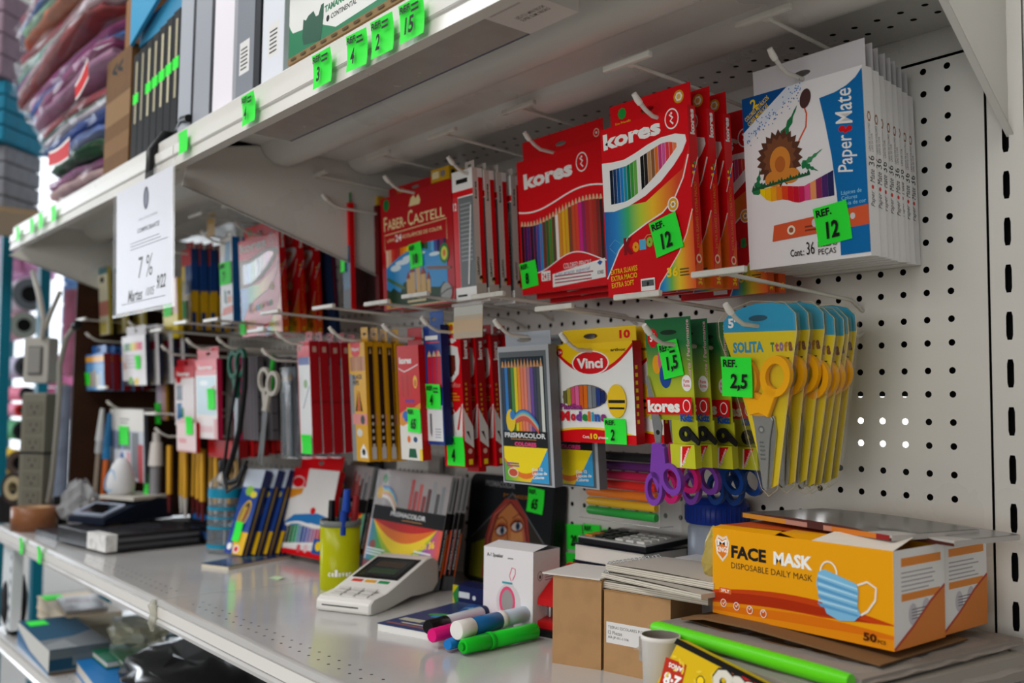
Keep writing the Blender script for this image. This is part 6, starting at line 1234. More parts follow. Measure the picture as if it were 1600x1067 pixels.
# black player, payment phone, egg speaker
t = thing('disc_player', 'flat black electronic box with a worn white corner on the glossy shelf', 'player', (-1522, -446, DZ), (0, 0, 8))
mb = MB(); mb.box(0, 205, 0, 185, 3, 33, M('#26262a', .3, wear=.2)); mb.frame((205, 0, 0), (0, 1, 0), (0, 0, 1)); mb.rect(6, 8, 180, 14, M('#4a4a4e', .3)); mb.rect(6, 20, 180, 26, M('#5a5a5e', .25)); mb.frame((0, 0, 33), (1, 0, 0), (0, 1, 0)); mb.ell(100, 100, 60, 50, M('#3a3a40', .15)); part(mb, 'case', t, bevel=1.5)
mb = MB(); mb.frame((0, 0, 0)); mb.box(130, 205.6, -1, 20, 4, 33.6, M('#e4e4e2', .5, wear=.35, scale=60)); part(mb, 'white_label', t, 'torn white label')
mb = MB(); mb.box(0, 130, 0, 90, 0, 12, M('#1e1e22', .4)); mb.frame((0, 0, 12), (1, 0, 0), (0, 1, 0))
for r in range(4):
    for c in range(9): mb.lay = 0; mb.rect(4+c*14, 6+r*20, 15+c*14, 20+r*20, M('#3a3034', .4))
single(mb, 'keypad', 'small dark keypad lying beside the flat black box', 'keypad', (-1668, -452, DZ), (0, 0, 4))
t = thing('desk_phone', 'dark blue-black payment phone with a silver framed screen on the flat black box', 'phone', (-1546, -424, -591), (0, 0, 22))
mb = MB(); mb.frame((0, 0, 0), (0, 1, 0), (0, 0, 1)); mb.prism([(0, 0), (170, 0), (170, 40), (130, 44), (60, 30), (0, 10)], 0, 104, M('#1a2232', .3), bev=3); part(mb, 'base', t)
mb = MB(); mb.frame((0, 0, 0), (1, 0, 0), (0, 1, 0)); mb.prism(rrect(6, 4, 98, 62, 8), 0, 4, M('#a8b4c8', .25, .4)); mb.lay = 4.2; mb.rect(18, 14, 86, 54, M('#0c0d10', .12)); part(mb, 'screen_frame', t, 'silver screen frame', (0, 0, 12), (18, 0, 0))
mb = MB(); mb.box(2, 102, 70, 165, 40, 47, M('#c8c4bc', .35)); part(mb, 'pale_tray', t)
t = thing('egg_speaker', 'white egg-shaped gadget with a pale blue outline standing on the dark phone', 'gadget', (-1556, -322, -546))
mb = MB(); mb.lathe([(0, 0), (21, 1), (27, 10), (28, 24), (24, 46), (17, 64), (9, 74), (0, 77)], M('#d8dade', .35), 28); part(mb, 'shell', t)
mb = MB(); mb.frame((9, -28, 0), (.85, .52, 0), (0, .12, 1)); 
mb.curve([(12*math.cos(R(a))*(1-.25*math.sin(R(a))), 32+21*math.sin(R(a))) for a in range(0, 361, 20)], 2.6, M('#7ab4e0', .35)); part(mb, 'blue_outline', t)
for i, (x, y, z, w_, d_, h_, q, q2, lb) in enumerate([(-1436, -236, DZ, 120, 100, 34, '#16181c', '#2a4a7a', 'dark box with a blue side band behind the clear pump bottle'), (-1430, -226, DZ+34.5, 104, 86, 26, '#1b1c20', '#1a5a9a', 'black box with a bright blue strip on top of the dark box')]):
    t = thing('dark_box', lb, 'box', (x, y, z), (0, 0, 6+8*i)); mb = MB(); mb.box(0, w_, 0, d_, 0, h_, M(q, .3)); mb.frame((0, 0, 0)); mb.rect(10, h_*.3, w_*.9, h_*.7, M(q2, .3)); mb.frame((w_, 0, 0), (0, 1, 0), (0, 0, 1)); mb.rect(8, h_*.3, d_-8, h_*.75, M(q2, .3)); part(mb, 'case', t, bevel=1.5)
t = thing('clear_wrap', 'crumpled clear plastic wrap heaped by the power strip', 'plastic wrap', (-1690, -360, DZ))
rn = random.Random(3); V = []
for i in range(8):
    for j in range(14):
        a = 2*math.pi*j/14; r = 52*math.sin(math.pi*(i+1.2)/9)*(1+rn.uniform(-.35, .35)); V.append((r*math.cos(a), r*.7*math.sin(a), 4+14*i+rn.uniform(-8, 8)))
mb = MB(); mb.add(V, [(i*14+j, i*14+(j+1) % 14, (i+1)*14+(j+1) % 14, (i+1)*14+j) for i in range(7) for j in range(14)], film('#d8dade', .35, .35)); part(mb, 'crinkled_film', t)
mb = MB(); mb.box(0, 44, 0, 3, 0, 58, M('#c8901c', .4)); mb.frame((0, 0, 0)); mb.ell(18, 30, 7, 8, M('#e0d0b0', .4)); single(mb, 'orange_card', 'small orange card standing behind the clear wrap', 'card', (-1640, -318, DZ+24), (0, 0, 18))
mb = MB(); mb.box(-20, 44, -8, 24, 0, 24, M('#2a2624', .5)); single(mb, 'dark_block', 'low dark block under the small orange card', 'box', (-1638, -316, DZ), (0, 0, 18))
# tape roll and dispenser
def roll(name, label, loc, rot, r0, r1, h, col, core, cat='tape', group=None):
    t = thing(name, label, cat, loc, rot, group)
    mb = MB(); mb.lathe([(r0+3, 0), (r1, 0), (r1, h), (r0+3, h)], M(col, .35), 36); part(mb, 'tape_winding', t)
    mb = MB(); mb.lathe([(r0, 0), (r0+3, 0), (r0+3, h), (r0, h), (r0, 0)], M(core, .7), 36); part(mb, 'core', t)
    return t
roll('tape_roll', 'brown packing tape roll lying flat at the far end of the glossy shelf', (-1748, -436, DZ), (0, 0, 0), 30, 45, 48, '#8a5a3c', '#b09070')
t = thing('tape_dispenser', 'black tape dispenser with a tan tape roll behind the brown tape roll', 'tape dispenser', (-1868, -446, DZ), (0, 0, 30))
mb = MB(); mb.frame((0, 0, 0)); mb.prism([(-70, 0), (90, 0), (90, 20), (70, 60), (40, 50), (10, 72), (-40, 72), (-70, 40)], -60, 0, M('#1c1b1e', .4), bev=3); part(mb, 'base', t)
mb = MB(); mb.frame((-8, 20, 78)); mb.ring(0, 0, 16, 36, -2, 22, M('#3a3230', .4), 30); mb.ring(0, 0, 14, 26, -3, 24, M('#a89a7a', .4), 30); part(mb, 'tape_winding', t, 'tan tape')
mb = MB(); mb.frame((80, 10, 62)); mb.prism([(-18, -16), (18, -10), (14, 18), (-10, 22)], 0, 16, M('#4a4448', .3), bev=3); part(mb, 'cutter_head', t)
# switch and power strip on the end of the shelf
t = thing('light_switch', 'grey rocker switch box hanging on its cable at the far end of the shelves', 'switch', (-1806, -434, -318), (0, 0, 34))
mb = MB(); mb.frame((0, 0, 0)); mb.prism(rrect(-33, 0, 33, 100, 7), -30, 0, M('#a9a7a1', .4), bev=2); part(mb, 'box_shell', t)
mb = MB(); mb.frame((0, -.2, 0)); mb.prism(rrect(-19, 18, 19, 80, 3), 0, 2, M('#5a5a58', .4)); part(mb, 'dark_surround', t)
mb = MB(); mb.frame((0, -2.2, 0)); mb.prism(rrect(-16, 21, 16, 77, 3), 0, 3, M('#8a8986', .4), bev=1); part(mb, 'rocker', t)
t = thing('power_strip', 'grey power strip with a column of sockets hanging upright below the switch', 'power strip', (-1806, -434, -585), (0, 0, 34))
mb = MB(); mb.frame((0, 0, 0)); mb.prism(rrect(-32, 0, 32, 246, 5), -36, 0, M('#77756a', .45), bev=3); part(mb, 'housing', t)
for i in range(6):
    mb = MB(); mb.frame((0, -.2, 0)); z = 22+i*38
    mb.prism(rrect(-20, z-15, 24, z+15, 3), 0, 1, M('#6c6a60', .45)); mb.lay = 1.1
    for a, b, q, r in ((-6, 3, 2.5, 6), (10, 3, 2.5, 6)): mb.rect(a, z+b-r/2, a+q, z+b+r/2, BLACKV)
    mb.ell(4, z-9, 2.6, 2.6, BLACKV, 10); part(mb, 'socket', t)
mb = MB(); mb.box(-33, 33, -1.2, 37, 114, 118, BLK); part(mb, 'black_strap', t)
CB = M('#a5a29c', .5)
mb = MB()
mb.tube([(-1850, -438, -70), (-1800, -436, -120), (-1770, -430, -180), (-1784, -428, -218)], 6, CB, 8); single(mb, 'grey_cable', 'thick grey cable running down from the bracket to the switch', 'cable')
mb = MB(); mb.tube([(-1690, -420, -128), (-1740, -424, -170), (-1782, -424, -205), (-1796, -424, -222)], 5, CB, 8); single(mb, 'grey_cable', 'thin grey cable slanting to the switch from the brown board', 'cable')
mb = MB(); mb.tube([(-1662, -395, -200), (-1690, -404, -225), (-1706, -410, -280), (-1690, -412, -340), (-1700, -412, -430), (-1716, -412, -520), (-1740, -412, -570)], 5.5, M('#8a8880', .5), 8); mb.tube([(-1662, -395, -200), (-1646, -392, -196)], 9, BLK, 8); single(mb, 'grey_cable', 'grey cable with a black plug curving down beside the power strip', 'cable')
# ---------------------------------------------------------------- bottom shelf goods
BZ = -850
t = thing('book_box', 'teal and grey box of books on the bottom shelf with a green tag', 'book box', (-1702, -468, BZ), (0, 0, -2))
mb = MB(); mb.box(0, 282, 0, 104, 0, 45, M('#d8d8d4', .5)); mb.frame((0, 0, 0)); mb.poly([(0, 0), (282, 0), (282, 6), (120, 12), (0, 34)], M('#2a6a9a', .4)); mb.frame((282, 0, 0), (0, 1, 0), (0, 0, 1)); mb.rect(0, 0, 104, 45, M('#5f6a70', .4)); mb.rect(0, 8, 104, 28, M('#12405a', .4)); mb.rect(40, 14, 76, 32, M('#6a7478', .4)); mb.rect(0, 0, 104, 5, M('#5a4a3a', .6)); part(mb, 'carton_body', t)
mb = MB(); mb.box(0, 282, 0, 104, 45, 46, M('#0c4a68', .75)); mb.frame((0, 0, 46), (1, 0, 0), (0, 1, 0)); mb.poly([(200, 0), (282, 0), (282, 104), (150, 104), (190, 60)], M('#70767c', .75)); mb.poly([(210, 40), (240, 0), (282, 0), (282, 50)], M('#8a8f92', .75)); part(mb, 'lid', t)
mb = MB(); mb.box(0, 46, 0, 34, 0, .8, GREEN); part(mb, 'price_tag', t, 'bright green tag', (20, 10, 46.4))
for i, (x, y, z, w_, d_, h_, q, lb) in enumerate([(-1960, -372, BZ, 290, 130, 22, '#c8b090', 'wide tan cardboard sheet pack under the cream books'), (-1940, -378, BZ+22.5, 270, 110, 26, '#d8c4a4', 'cream book block with brown spine behind the teal book box'), ]):
    book(lb, (x, y, z), -3+2*i, w_, d_, h_, q, '#e6d8c0', 'book_block')
mb = MB(); mb.box(0, 60, 0, 40, 0, 1, GREEN); single(mb, 'price_tag', 'bright green tag lying on the cream book block', 'price tag', (-1930, -372, BZ+49), (0, 0, -3), 'loose green tags')
t = thing('wrapped_magazine', 'plastic wrapped magazine lying on the cream book block', 'magazine', (-1856, -356, BZ+49.2), (0, 0, -8))
mb = MB(); mb.box(0, 160, 0, 80, 0, 6, M('#a8a0a0', .4)); mb.frame((0, 0, 6), (1, 0, 0), (0, 1, 0)); mb.rect(20, 10, 70, 60, M('#7a4a4a', .4)); mb.rect(80, 20, 140, 70, M('#d0d0d0', .4)); part(mb, 'page_block', t); mb = MB(); mb.box(-2, 162, -2, 82, 0, 8, film('#ffffff', .35, .08)); part(mb, 'clear_wrap', t, 'clear wrap')
book('teal blue book lying behind the teal box under the shelf edge', (-1640, -300, BZ), -2, 200, 110, 40, '#1f5a78', '#8fb0c0')
mb = MB(); mb.box(0, 170, 0, 90, 0, 2, M('#b8bcc4', .6)); single(mb, 'paper_sheet', 'pale grey sheet lying behind the teal box', 'paper', (-1640, -300, BZ+41), (0, 0, 5))
for i in range(3):
    book(['green covered notebook leaning on the bottom shelf, nearest the black bag', 'blue covered notebook under the green ones on the bottom shelf', 'green and blue notebook lying next to the teal box'][i], [(-1385, -384, BZ+32), (-1440, -430, BZ), (-1450, -404, BZ+24)][i], [-4, -6, -2][i], [190, 250, 130][i], [96, 70, 60][i], [8, 22, 12][i], ['#1f6a42', '#1f7ac0', '#1a7a5a'][i], '#d8d4cc', 'notebook')
book('dark red notebook lying low beside the green ones', (-1262, -420, BZ), -8, 150, 80, 16, '#6a201c', '#c8b8b0', 'notebook')
t = thing('black_plastic_bag', 'shiny black plastic bag lying on the bottom shelf', 'bag', (-1120, -320, BZ))
rn = random.Random(12); V = []
for i in range(10):
    for j in range(22):
        a = 2*math.pi*j/22; s_ = math.sin(math.pi*(i+1)/11)**.7; V.append((210*s_*math.cos(a)*(1+rn.uniform(-.12, .12)), 110*s_*math.sin(a)*(1+rn.uniform(-.15, .15)), 2+9*i+rn.uniform(-7, 7)))
mb = MB(); mb.add(V, [(i*22+j, i*22+(j+1) % 22, (i+1)*22+(j+1) % 22, (i+1)*22+j) for i in range(9) for j in range(22)], M('#1c1a1c', .18, spec=.7), True); mb.add(V[-22:], [list(range(22))], M('#1c1a1c', .18, spec=.7)); part(mb, 'crinkled_plastic', t)
t = thing('clear_bag', 'yellowed clear plastic bag slumped at the joint of the shelf edges', 'bag', (-1400, -330, BZ+42))
rn = random.Random(15); V = []
for i in range(6):
    for j in range(14):
        a = 2*math.pi*j/14; s_ = math.sin(math.pi*(i+1)/7)**.7; V.append((90*s_*math.cos(a)*(1+rn.uniform(-.2, .2)), 50*s_*math.sin(a)*(1+rn.uniform(-.2, .2)), 2+7*i+rn.uniform(-4, 4)))
mb = MB(); mb.add(V, [(i*14+j, i*14+(j+1) % 14, (i+1)*14+(j+1) % 14, (i+1)*14+j) for i in range(5) for j in range(14)], film('#d8d4b8', .3, .4)); part(mb, 'crinkled_film', t)
t = thing('perforated_post', 'white perforated steel post at the far end under the glossy shelf', 'post', (-1850, -470, -835))
mb = MB(); mb.frame((0, 0, 0)); mb.box(0, 90, 0, 20, 0, 200, M('#e2e8ec', .3)); mb.frame((90, 0, 0), (0, 1, 0), (0, 0, 1)); part(mb, 'flat_side', t)
mb = MB(); mb.frame((0, -.2, 0))
for i in range(7): mb.lay = 0; mb.ell(74, 20+i*26, 6, 7, M('#6a7a80', .5), 14)
part(mb, 'hole_row', t)
t = thing('black_pouch', 'dark cloth pouch at the far end of the bottom shelf beside the teal book box', 'pouch', (-1815, -452, BZ))
rn = random.Random(21); V = []
for i in range(7):
    for j in range(16):
        a = 2*math.pi*j/16; s_ = (1-abs(i/3.2-1)**2.4*.5)*(1+rn.uniform(-.1, .1)); V.append((44*s_*math.cos(a), 24*s_*math.sin(a), 1+20*i))
mb = MB(); mb.add(V, [(i*16+j, i*16+(j+1) % 16, (i+1)*16+(j+1) % 16, (i+1)*16+j) for i in range(6) for j in range(16)]+[tuple(range(96, 112))], M('#121014', .7), True); part(mb, 'cloth_body', t)
mb = MB(); mb.tube([(-26, 0, 118), (-18, 0, 140), (18, 0, 142), (26, 0, 118)], 4, M('#1a181c', .6), 8); part(mb, 'carry_loop', t)
mb = MB(); mb.box(-260, 60, 240, 243, -460, -300, M('#f4f4f2', .6)); single(mb, 'hole_glow_board', 'white board added behind the pegboard to brighten a few holes beside the yellow scissors', 'sheet')  # board added so that some pegboard holes look bright
d = bpy.data.lights.new('hole_glow_light', 'POINT'); d.energy = 1.6; d.shadow_soft_size = .03; lo_ = bpy.data.objects.new('hole_glow_light', d); COL.objects.link(lo_); lo_.location = Vector((-260, 130, -380))*U  # unseen light added to brighten the board behind the holes
# ---------------------------------------------------------------- goods on top of the upper shelf
TZ = 37.5
GRC = M('#0d7a4e', .42)
t = thing('folder_carton', 'torn green and white folder carton on the upper shelf', 'carton', (-551, -466, TZ), (0, 0, 0))
mb = MB(); w, d, h = 402, 236, 150
v = [(0, 0, 0), (w, 0, 0), (w, d, 0), (0, d, 0), (0, 0, h), (w, 0, h), (w, d, h), (0, d, h)]
mb.add(v, [(0, 1, 5, 4)], GRC); mb.add(v, [(1, 2, 6, 5), (2, 3, 7, 6), (3, 2, 1, 0)], KRAFT); mb.add(v, [(3, 0, 4, 7)], GRC); mb.frame((0, 0, 0))
mb.poly([(4, 42), (10, 36), (36, 33), (60, 36), (84, 24), (112, 13), (200, 15), (402, 17), (402, 150), (0, 150), (0, 48)], M('#e2e4e2', .45))
mb.txt('25 CARPETAS', 92, 50, 168, 60, M('#2a2a2c', .5), .05); mb.txt('TAMAÑO OFICIO', 86, 36, 172, 46, GRC, .05); mb.ell(94, 28, 3.6, 3.6, INK); mb.txt('CONTINENTAL', 101, 25, 156, 31, INK, .02); mb.lines(190, 50, 250, 66, 3, INK, .35)
rn = random.Random(2); P = [(34, 24), (38, 14), (78, 8), (84, 32)]
for i in range(9): P.append((84-i*6, 44+rn.uniform(-6, 5)))
mb.poly(P, M('#0c5038', .5)); mb.lines(0, 0, 402, 10, 1, M('#8a7048', .7), .8)
for i in range(16): mb.lay = 1; mb.rect(8+i*24, 3, 20+i*24, 6, M('#5a4428', .7))
part(mb, 'carton_body', t)
mb = MB(); mb.add([(-2, 2, 100), (-4, 60, 96), (-30, -10, 92), (-20, -30, 104)], [(0, 1, 2, 3)], KRAFT); mb.add([(0, 0, 106), (402, 0, 150), (300, -30, 168), (-26, -20, 128)], [(0, 1, 2, 3)], M('#9a7448', .75)); mb.add([(-40, -24, 104), (-26, -20, 130), (120, -24, 160), (60, -34, 165), (-20, -30, 140)], [(0, 1, 2, 3, 4)], GRC)
part(mb, 'torn_flap', t, 'torn open cardboard flaps')
def binder(name, label, x, w_, h_, q, face=None, y=-448, group=None, cat='binder', spine=None, d_=210):
    t = thing(name, label, cat, (x, y, TZ), (0, 0, 0), group)
    mb = MB(); mb.box(0, w_, 0, d_, 0, h_, M(q, .6)); mb.frame((0, 0, 0)); mb.rect(1, 2, w_-1, h_-2, M(face or q, .6))
    if spine: spine(mb, w_, h_)
    part(mb, 'case', t, bevel=.8)
    return t
def stripe(mb, w, h): mb.rect(w*.86, 0, w, h, M('#22252c', .4))
def barcode(mb, w, h): mb.rect(w*.3, 40, w*.78, 84, M('#dedede', .5)); mb.lines(w*.36, 46, w*.72, 78, 6, INK, .4)
BG = 'upright binders on the upper shelf'
binder('box_file', 'pale grey box file with a dark edge and magenta top, beside the black books', -957, 60, 300, '#9aa0ac', '#a8aeb8', group=BG, spine=lambda m, w, h: (stripe(m, w, h), m.poly([(0, h-60), (w*.8, h-30), (w*.8, h), (0, h)], M('#6a2038', .4))))
binder('box_file', 'grey marbled box file with a dark edge, second from the black books', -895, 70, 300, '#8a8e98', '#9a9fa8', group=BG, spine=lambda m, w, h: (stripe(m, w, h), m.poly([(w*.3, h-90), (w*.9, h-40), (w*.9, h), (0, h)], M('#6a2038', .4))))
binder('box_file', 'white pink-tinted box file in the middle of the binder row', -823, 68, 310, '#e2dfe8', '#e8e5ee', group=BG, spine=lambda m, w, h: m.poly([(0, h-130), (w, h-60), (w, h), (0, h)], M('#e0c8d2', .4)))
binder('box_file', 'dark grey box file with a small white barcode label', -753, 64, 310, '#6a6e78', '#7d828c', group=BG, spine=lambda m, w, h: (barcode(m, w, h), m.rect(0, 0, w*.15, h, M('#9a9ea6', .4)), m.poly([(w*.3, h-90), (w*.9, h-110), (w*.9, h), (w*.3, h)], M('#8a3048', .4))))
binder('box_file', 'thin black box file between the barcode file and the white files', -687, 16, 310, '#1c1f26', group=BG)
binder('box_file', 'white box file with a folded white edge beside the green carton', -669, 62, 150, '#d2d8e2', '#dbe0ea', y=-446, group=BG, spine=barcode, d_=90)
for i in range(7):
    binder('black_book', 'black book with a cream spine strip, %s from the brown carton' % ['first', 'second', 'third', 'fourth', 'fifth', 'sixth', 'seventh'][i], -1173+i*30.5, 29, 190+3*i, '#060607', group='black books on the upper shelf', cat='book',
           spine=lambda m, w, h, i=i: (m.rect(w*.42, 70, w*.68, h-14, M('#cfc8a4' if i % 3 else '#b8b090', .5)), m.rect(w*.1, h*.55, w, h*.64, GREEN)) if i not in (1,) else (m.rect(w*.42, 70, w*.62, h-10, M('#b8b090', .5)),), d_=190)
mb = MB(); mb.frame((0, 0, 0)); mb.prism([(0, 0), (214, 66), (214, 190), (0, 190)], -6, 0, M('#3a9ac8', .45)); mb.lay = .1; mb.ell(84, 112, 16, 9, M('#2a2420', .6)); single(mb, 'blue_carton', 'bright blue cut carton lying on top of the black books', 'carton', (-1186, -452, TZ+211), (0, 0, 0))
mb = MB(); mb.box(0, 214, 0, 180, 0, 40, M('#2f86b0', .5)); single(mb, 'blue_tray', 'blue tray bottom resting on the black books behind the cut carton', 'tray', (-1180, -438, TZ+209.5))
t = thing('tall_carton', 'tall brown carton standing between the bagged clothes and the black books', 'carton', (-1322, -448, TZ), (0, 0, 0))
mb = MB(); mb.box(0, 136, 0, 200, 0, 218, M('#70502e', .75, wear=.2)); mb.box(30, 84, 20, 120, 218, 330, M('#8a6038', .75)); mb.frame((0, 0, 0)); mb.rect(0, 96, 136, 140, M('#8a6a44', .7)); mb.rect(0, 40, 136, 70, M('#7e5c36', .7)); mb.txt('<<', 30, 180, 90, 205, INK, .05); part(mb, 'carton_body', t)
# bagged clothes
def bag(label, loc, rot, w_, d_, h_, col, col2, seed):
    t = thing('clothes_bag', label, 'bag', loc, rot, 'bagged clothes on the upper shelf')
    rn = random.Random(seed); n, k = 18, 6
    def shell(g, jit, sh):
        V = []
        for j in range(k+1):
            v_ = j/k; s_ = (1-abs(2*v_-1)**3*.22)*g
            for i in range(n*2):
                a = 2*math.pi*i/(n*2); q = max(abs(math.cos(a)), abs(math.sin(a))); c_ = .75
                x, y = math.cos(a)/q**c_, math.sin(a)/q**c_
                V.append((w_/2+x*w_/2*s_*(1+rn.uniform(-jit, jit)), d_/2+y*d_/2*s_*(1+rn.uniform(-jit, jit)), max(0, min(h_, h_*v_+rn.uniform(-jit, jit)*h_*1.2))))
        F = [(j*n*2+i, j*n*2+(i+1) % (n*2), (j+1)*n*2+(i+1) % (n*2), (j+1)*n*2+i) for j in range(k) for i in range(n*2)]
        return V, F, [list(range(k*n*2, (k+1)*n*2))], [list(range(n*2))[::-1]]
    for q, (g, lo, hi) in ((col, (.93, .02, .52)), (col2, (.93, .5, .98))):
        V, F, T, B = shell(g, .055, 1.); V = [(x, y, h_*lo+(hi-lo)*max(0, min(h_, z))) for x, y, z in V]
        mb = MB(); mb.add(V, F+T+B, M(q, .7, wear=.25, scale=25), True); part(mb, 'folded_cloth', t)
    V, F, T, B = shell(1., .08, 1.); mb = MB(); mb.add(V, F+T+B, film('#ffffff', .13, .05, .12)); part(mb, 'clear_bag', t, 'shiny clear bag')
    return t
cols = [('#c0562a', '#4a2a6a'), ('#c8a8a8', '#8a3a7a'), ('#0f4a2a', '#3a5a9a'), ('#2a4a90', '#b8b0b8'), ('#0f4a34', '#a8283a'), ('#a87a9a', '#8a2a6a'), ('#3a6ab0', '#a84a8a'), ('#8a3a3a', '#b8a0a8'), ('#7a3a7a', '#5a9080'), ('#a8b0a8', '#a0203a'), ('#b86a4a', '#6a9a7a'), ('#2a4a7a', '#8a1a3a')]
names = ['lowest bag of clothes, orange and violet, by the tall brown carton', 'second bag of clothes from the bottom, pale and orange, by the tall brown carton', 'third bag of clothes from the bottom, green and violet', 'fourth bag of clothes from the bottom, blue and white', 'fifth bag of clothes from the bottom, red and green', 'sixth bag of clothes from the bottom, pale and magenta', 'seventh bag of clothes from the bottom, blue and pink', 'eighth bag of clothes from the bottom, tan and lilac', 'ninth bag of clothes, lilac and sage, high in the pile', 'tenth bag of clothes, pale and red, high in the pile', 'eleventh bag of clothes, dark pink and salmon, near the top', 'twelfth bag of clothes, blue and pale green, topmost']
z = TZ
for i in range(12):
    h_ = [46, 42, 50, 44, 40, 48, 42, 40, 46, 44, 42, 48][i]; sx = -[1860, 1890, 1850, 1930, 2010, 2080, 2180, 2260, 2300, 2260, 2200, 2280][i]
    bag(names[i], (sx+random.uniform(-10, 4), -436+random.uniform(-6, 10), z+1.5), (0, random.uniform(-1, 2), random.uniform(-3, 3)), -1336-sx-random.uniform(0, 6), 230, h_, cols[i][0], cols[i][1], i); z += h_+4
for i, (x, z_, rz) in enumerate([(-1620, 120, 0), (-1440, 215, -14)]):
    mb = MB(); mb.frame((0, 0, 0)); n = 10
    lo = [(150*k/n*(1 if i == 0 else .55), -4*math.sin(3*k/n)-18*k/n*(.5 if i == 0 else -.2)) for k in range(n+1)]; hi = [(a, b+30-6*math.cos(2*k/n)) for k, (a, b) in enumerate(lo)]
    mb.strip([(a, b-4) for a, b in lo], [(a, b+5) for a, b in hi], WHT); mb.strip(lo, hi, M('#c8141c', .5)); V = list(mb.v); mb.add([(p[0], p[1]+.8, p[2]) for p in V[:22]], [(k+1, k, n+1+k, n+2+k) for k in range(n)], WHT)
    single(mb, 'red_ribbon', ['red ribbon with white edges lying across the lower bags of clothes', 'red ribbon end hanging over the middle bags of clothes by the brown carton'][i], 'ribbon', (x, -470, z_), (0, rz, 0))
# hanging notice
t = thing('hanging_notice', 'printed notice in a clear sleeve clipped to the upper shelf edge', 'notice', (-1098, -487, -226), (2, 0, 0))
mb = MB(); mb.box(14, 258, 0, .6, 6, 196, M('#d9dbe6', .5)); mb.frame((0, 0, 0)); mb.ell(150, 168, 12, 17, M('#3a3e52', .6)); mb.ell(150, 168, 7, 11, M('#6a6e82', .6)); mb.txt('DIRECCIÓN GENERAL', 118, 138, 200, 142, M('#5a5a6c', .6)); mb.txt('COMPROBANTE', 112, 120, 206, 127, M('#3a3a4c', .6), .03)
mb.lines(80, 98, 240, 112, 3, M('#7a7c90', .6), .28); mb.txt('7 %', 118, 52, 178, 84, INK, .0, .1); mb.txt('Martes', 70, 20, 136, 38, INK, .02, .3); mb.txt('10/05', 150, 24, 186, 36, INK, .0, .3); mb.txt('9/22', 196, 30, 232, 50, INK, .02, .3); mb.lines(40, 18, 240, 20, 1, M('#55556a', .6), .5); part(mb, 'paper_sheet', t)
mb = MB(); mb.frame((0, -1.2, 0)); mb.poly([(0, 0), (270, 0), (270, 204), (0, 204)], film('#ffffff', .05, .04, .2)); mb.rect(0, 0, 270, 5, film('#ffffff', .1, .25)); mb.rect(258, 0, 270, 204, film('#ffffff', .1, .2)); part(mb, 'clear_sleeve', t, 'clear plastic sleeve')
mb = MB(); mb.tube([(-982, -440, 48), (-972, -460, 46), (-962, -484, 14), (-954, -487, -8), (-950, -489, -30)], [9, 8, 7, 6, 6], BLK, 8); mb.tube([(-982, -440, 48), (-940, -446, 66), (-900, -452, 58)], 6, BLK, 8); single(mb, 'black_strap', 'black strap looped over the shelf edge holding the hanging notice', 'strap')
# green shelf-edge tags
for i, (x, z_, n_, lb) in enumerate([(-628, -22, '4', 'green shelf tag reading four, lone one below the barcode file'), (-447, -22, '3', 'green shelf tag reading three, first under the green carton'), (-376, -22, '4', 'green shelf tag reading four, second under the green carton'), (-328, -22, '2', 'green shelf tag reading two, third under the green carton'), (-277, -22, '15', 'green shelf tag reading fifteen, fourth under the green carton')]):
    single(tagm(40 if i else 36, 36, n_, 'REF.', 3, extra=True), 'price_tag', lb, 'price tag', (x, -486, z_), (0, random.uniform(-4, 4), 0), 'green shelf edge tags')
for i, (x, lb) in enumerate([(-842, 'small green shelf tag above the bracket between bays'), (-1800, 'green shelf tag farthest along the upper shelf edge'), (-1680, 'green shelf tag second from the far end of the upper edge'), (-1608, 'green shelf tag third from the far end of the upper edge'), (-1512, 'green shelf tag fourth from the far end of the upper edge')]):
    single(tagm(32, 30, '', None, 2), 'price_tag', lb, 'price tag', (x, -485, -14), (0, 0, 0), 'green shelf edge tags')
for i, x in enumerate((-1640, -1500)):
    single(tagm(26, 32, '', None, 2), 'price_tag', ['green tag on the lower shelf edge nearest the tape roll', 'second green tag on the lower shelf edge, by the black box'][i], 'price tag', (x, -485, -658), (0, 0, 0), 'lower edge tags')
# long lamp carton lying in the shelf lip
t = thing('lamp_carton', 'long flat lamp carton with a glossy grey window tucked under the upper shelf edge', 'carton', (-672, -462, -14))
mb = MB(); mb.box(480, 545, 0, 62, 0, 42, M('#d9d4d2', .4)); mb.frame((480, 62, 0), (1, 0, 0), (0, -1, 0)); mb.lines(6, 50, 60, 54, 1, M('#b8aeb0', .4), .6); mb.txt('LED-T11 MINI BOOK\nSUPER SLIM, NEGRO', 18, 22, 56, 34, M('#5a5456', .5), .01, 0, 0); part(mb, 'carton_end', t)
mb = MB(); mb.box(0, 480, 0, 62, 0, 40, M('#a8a29e', .22, wear=.08)); 
mb.box(0, 480, 60.5, 62.2, -.6, 1, M('#6a6e80', .3)); part(mb, 'glossy_window', t, 'glossy grey plastic window')
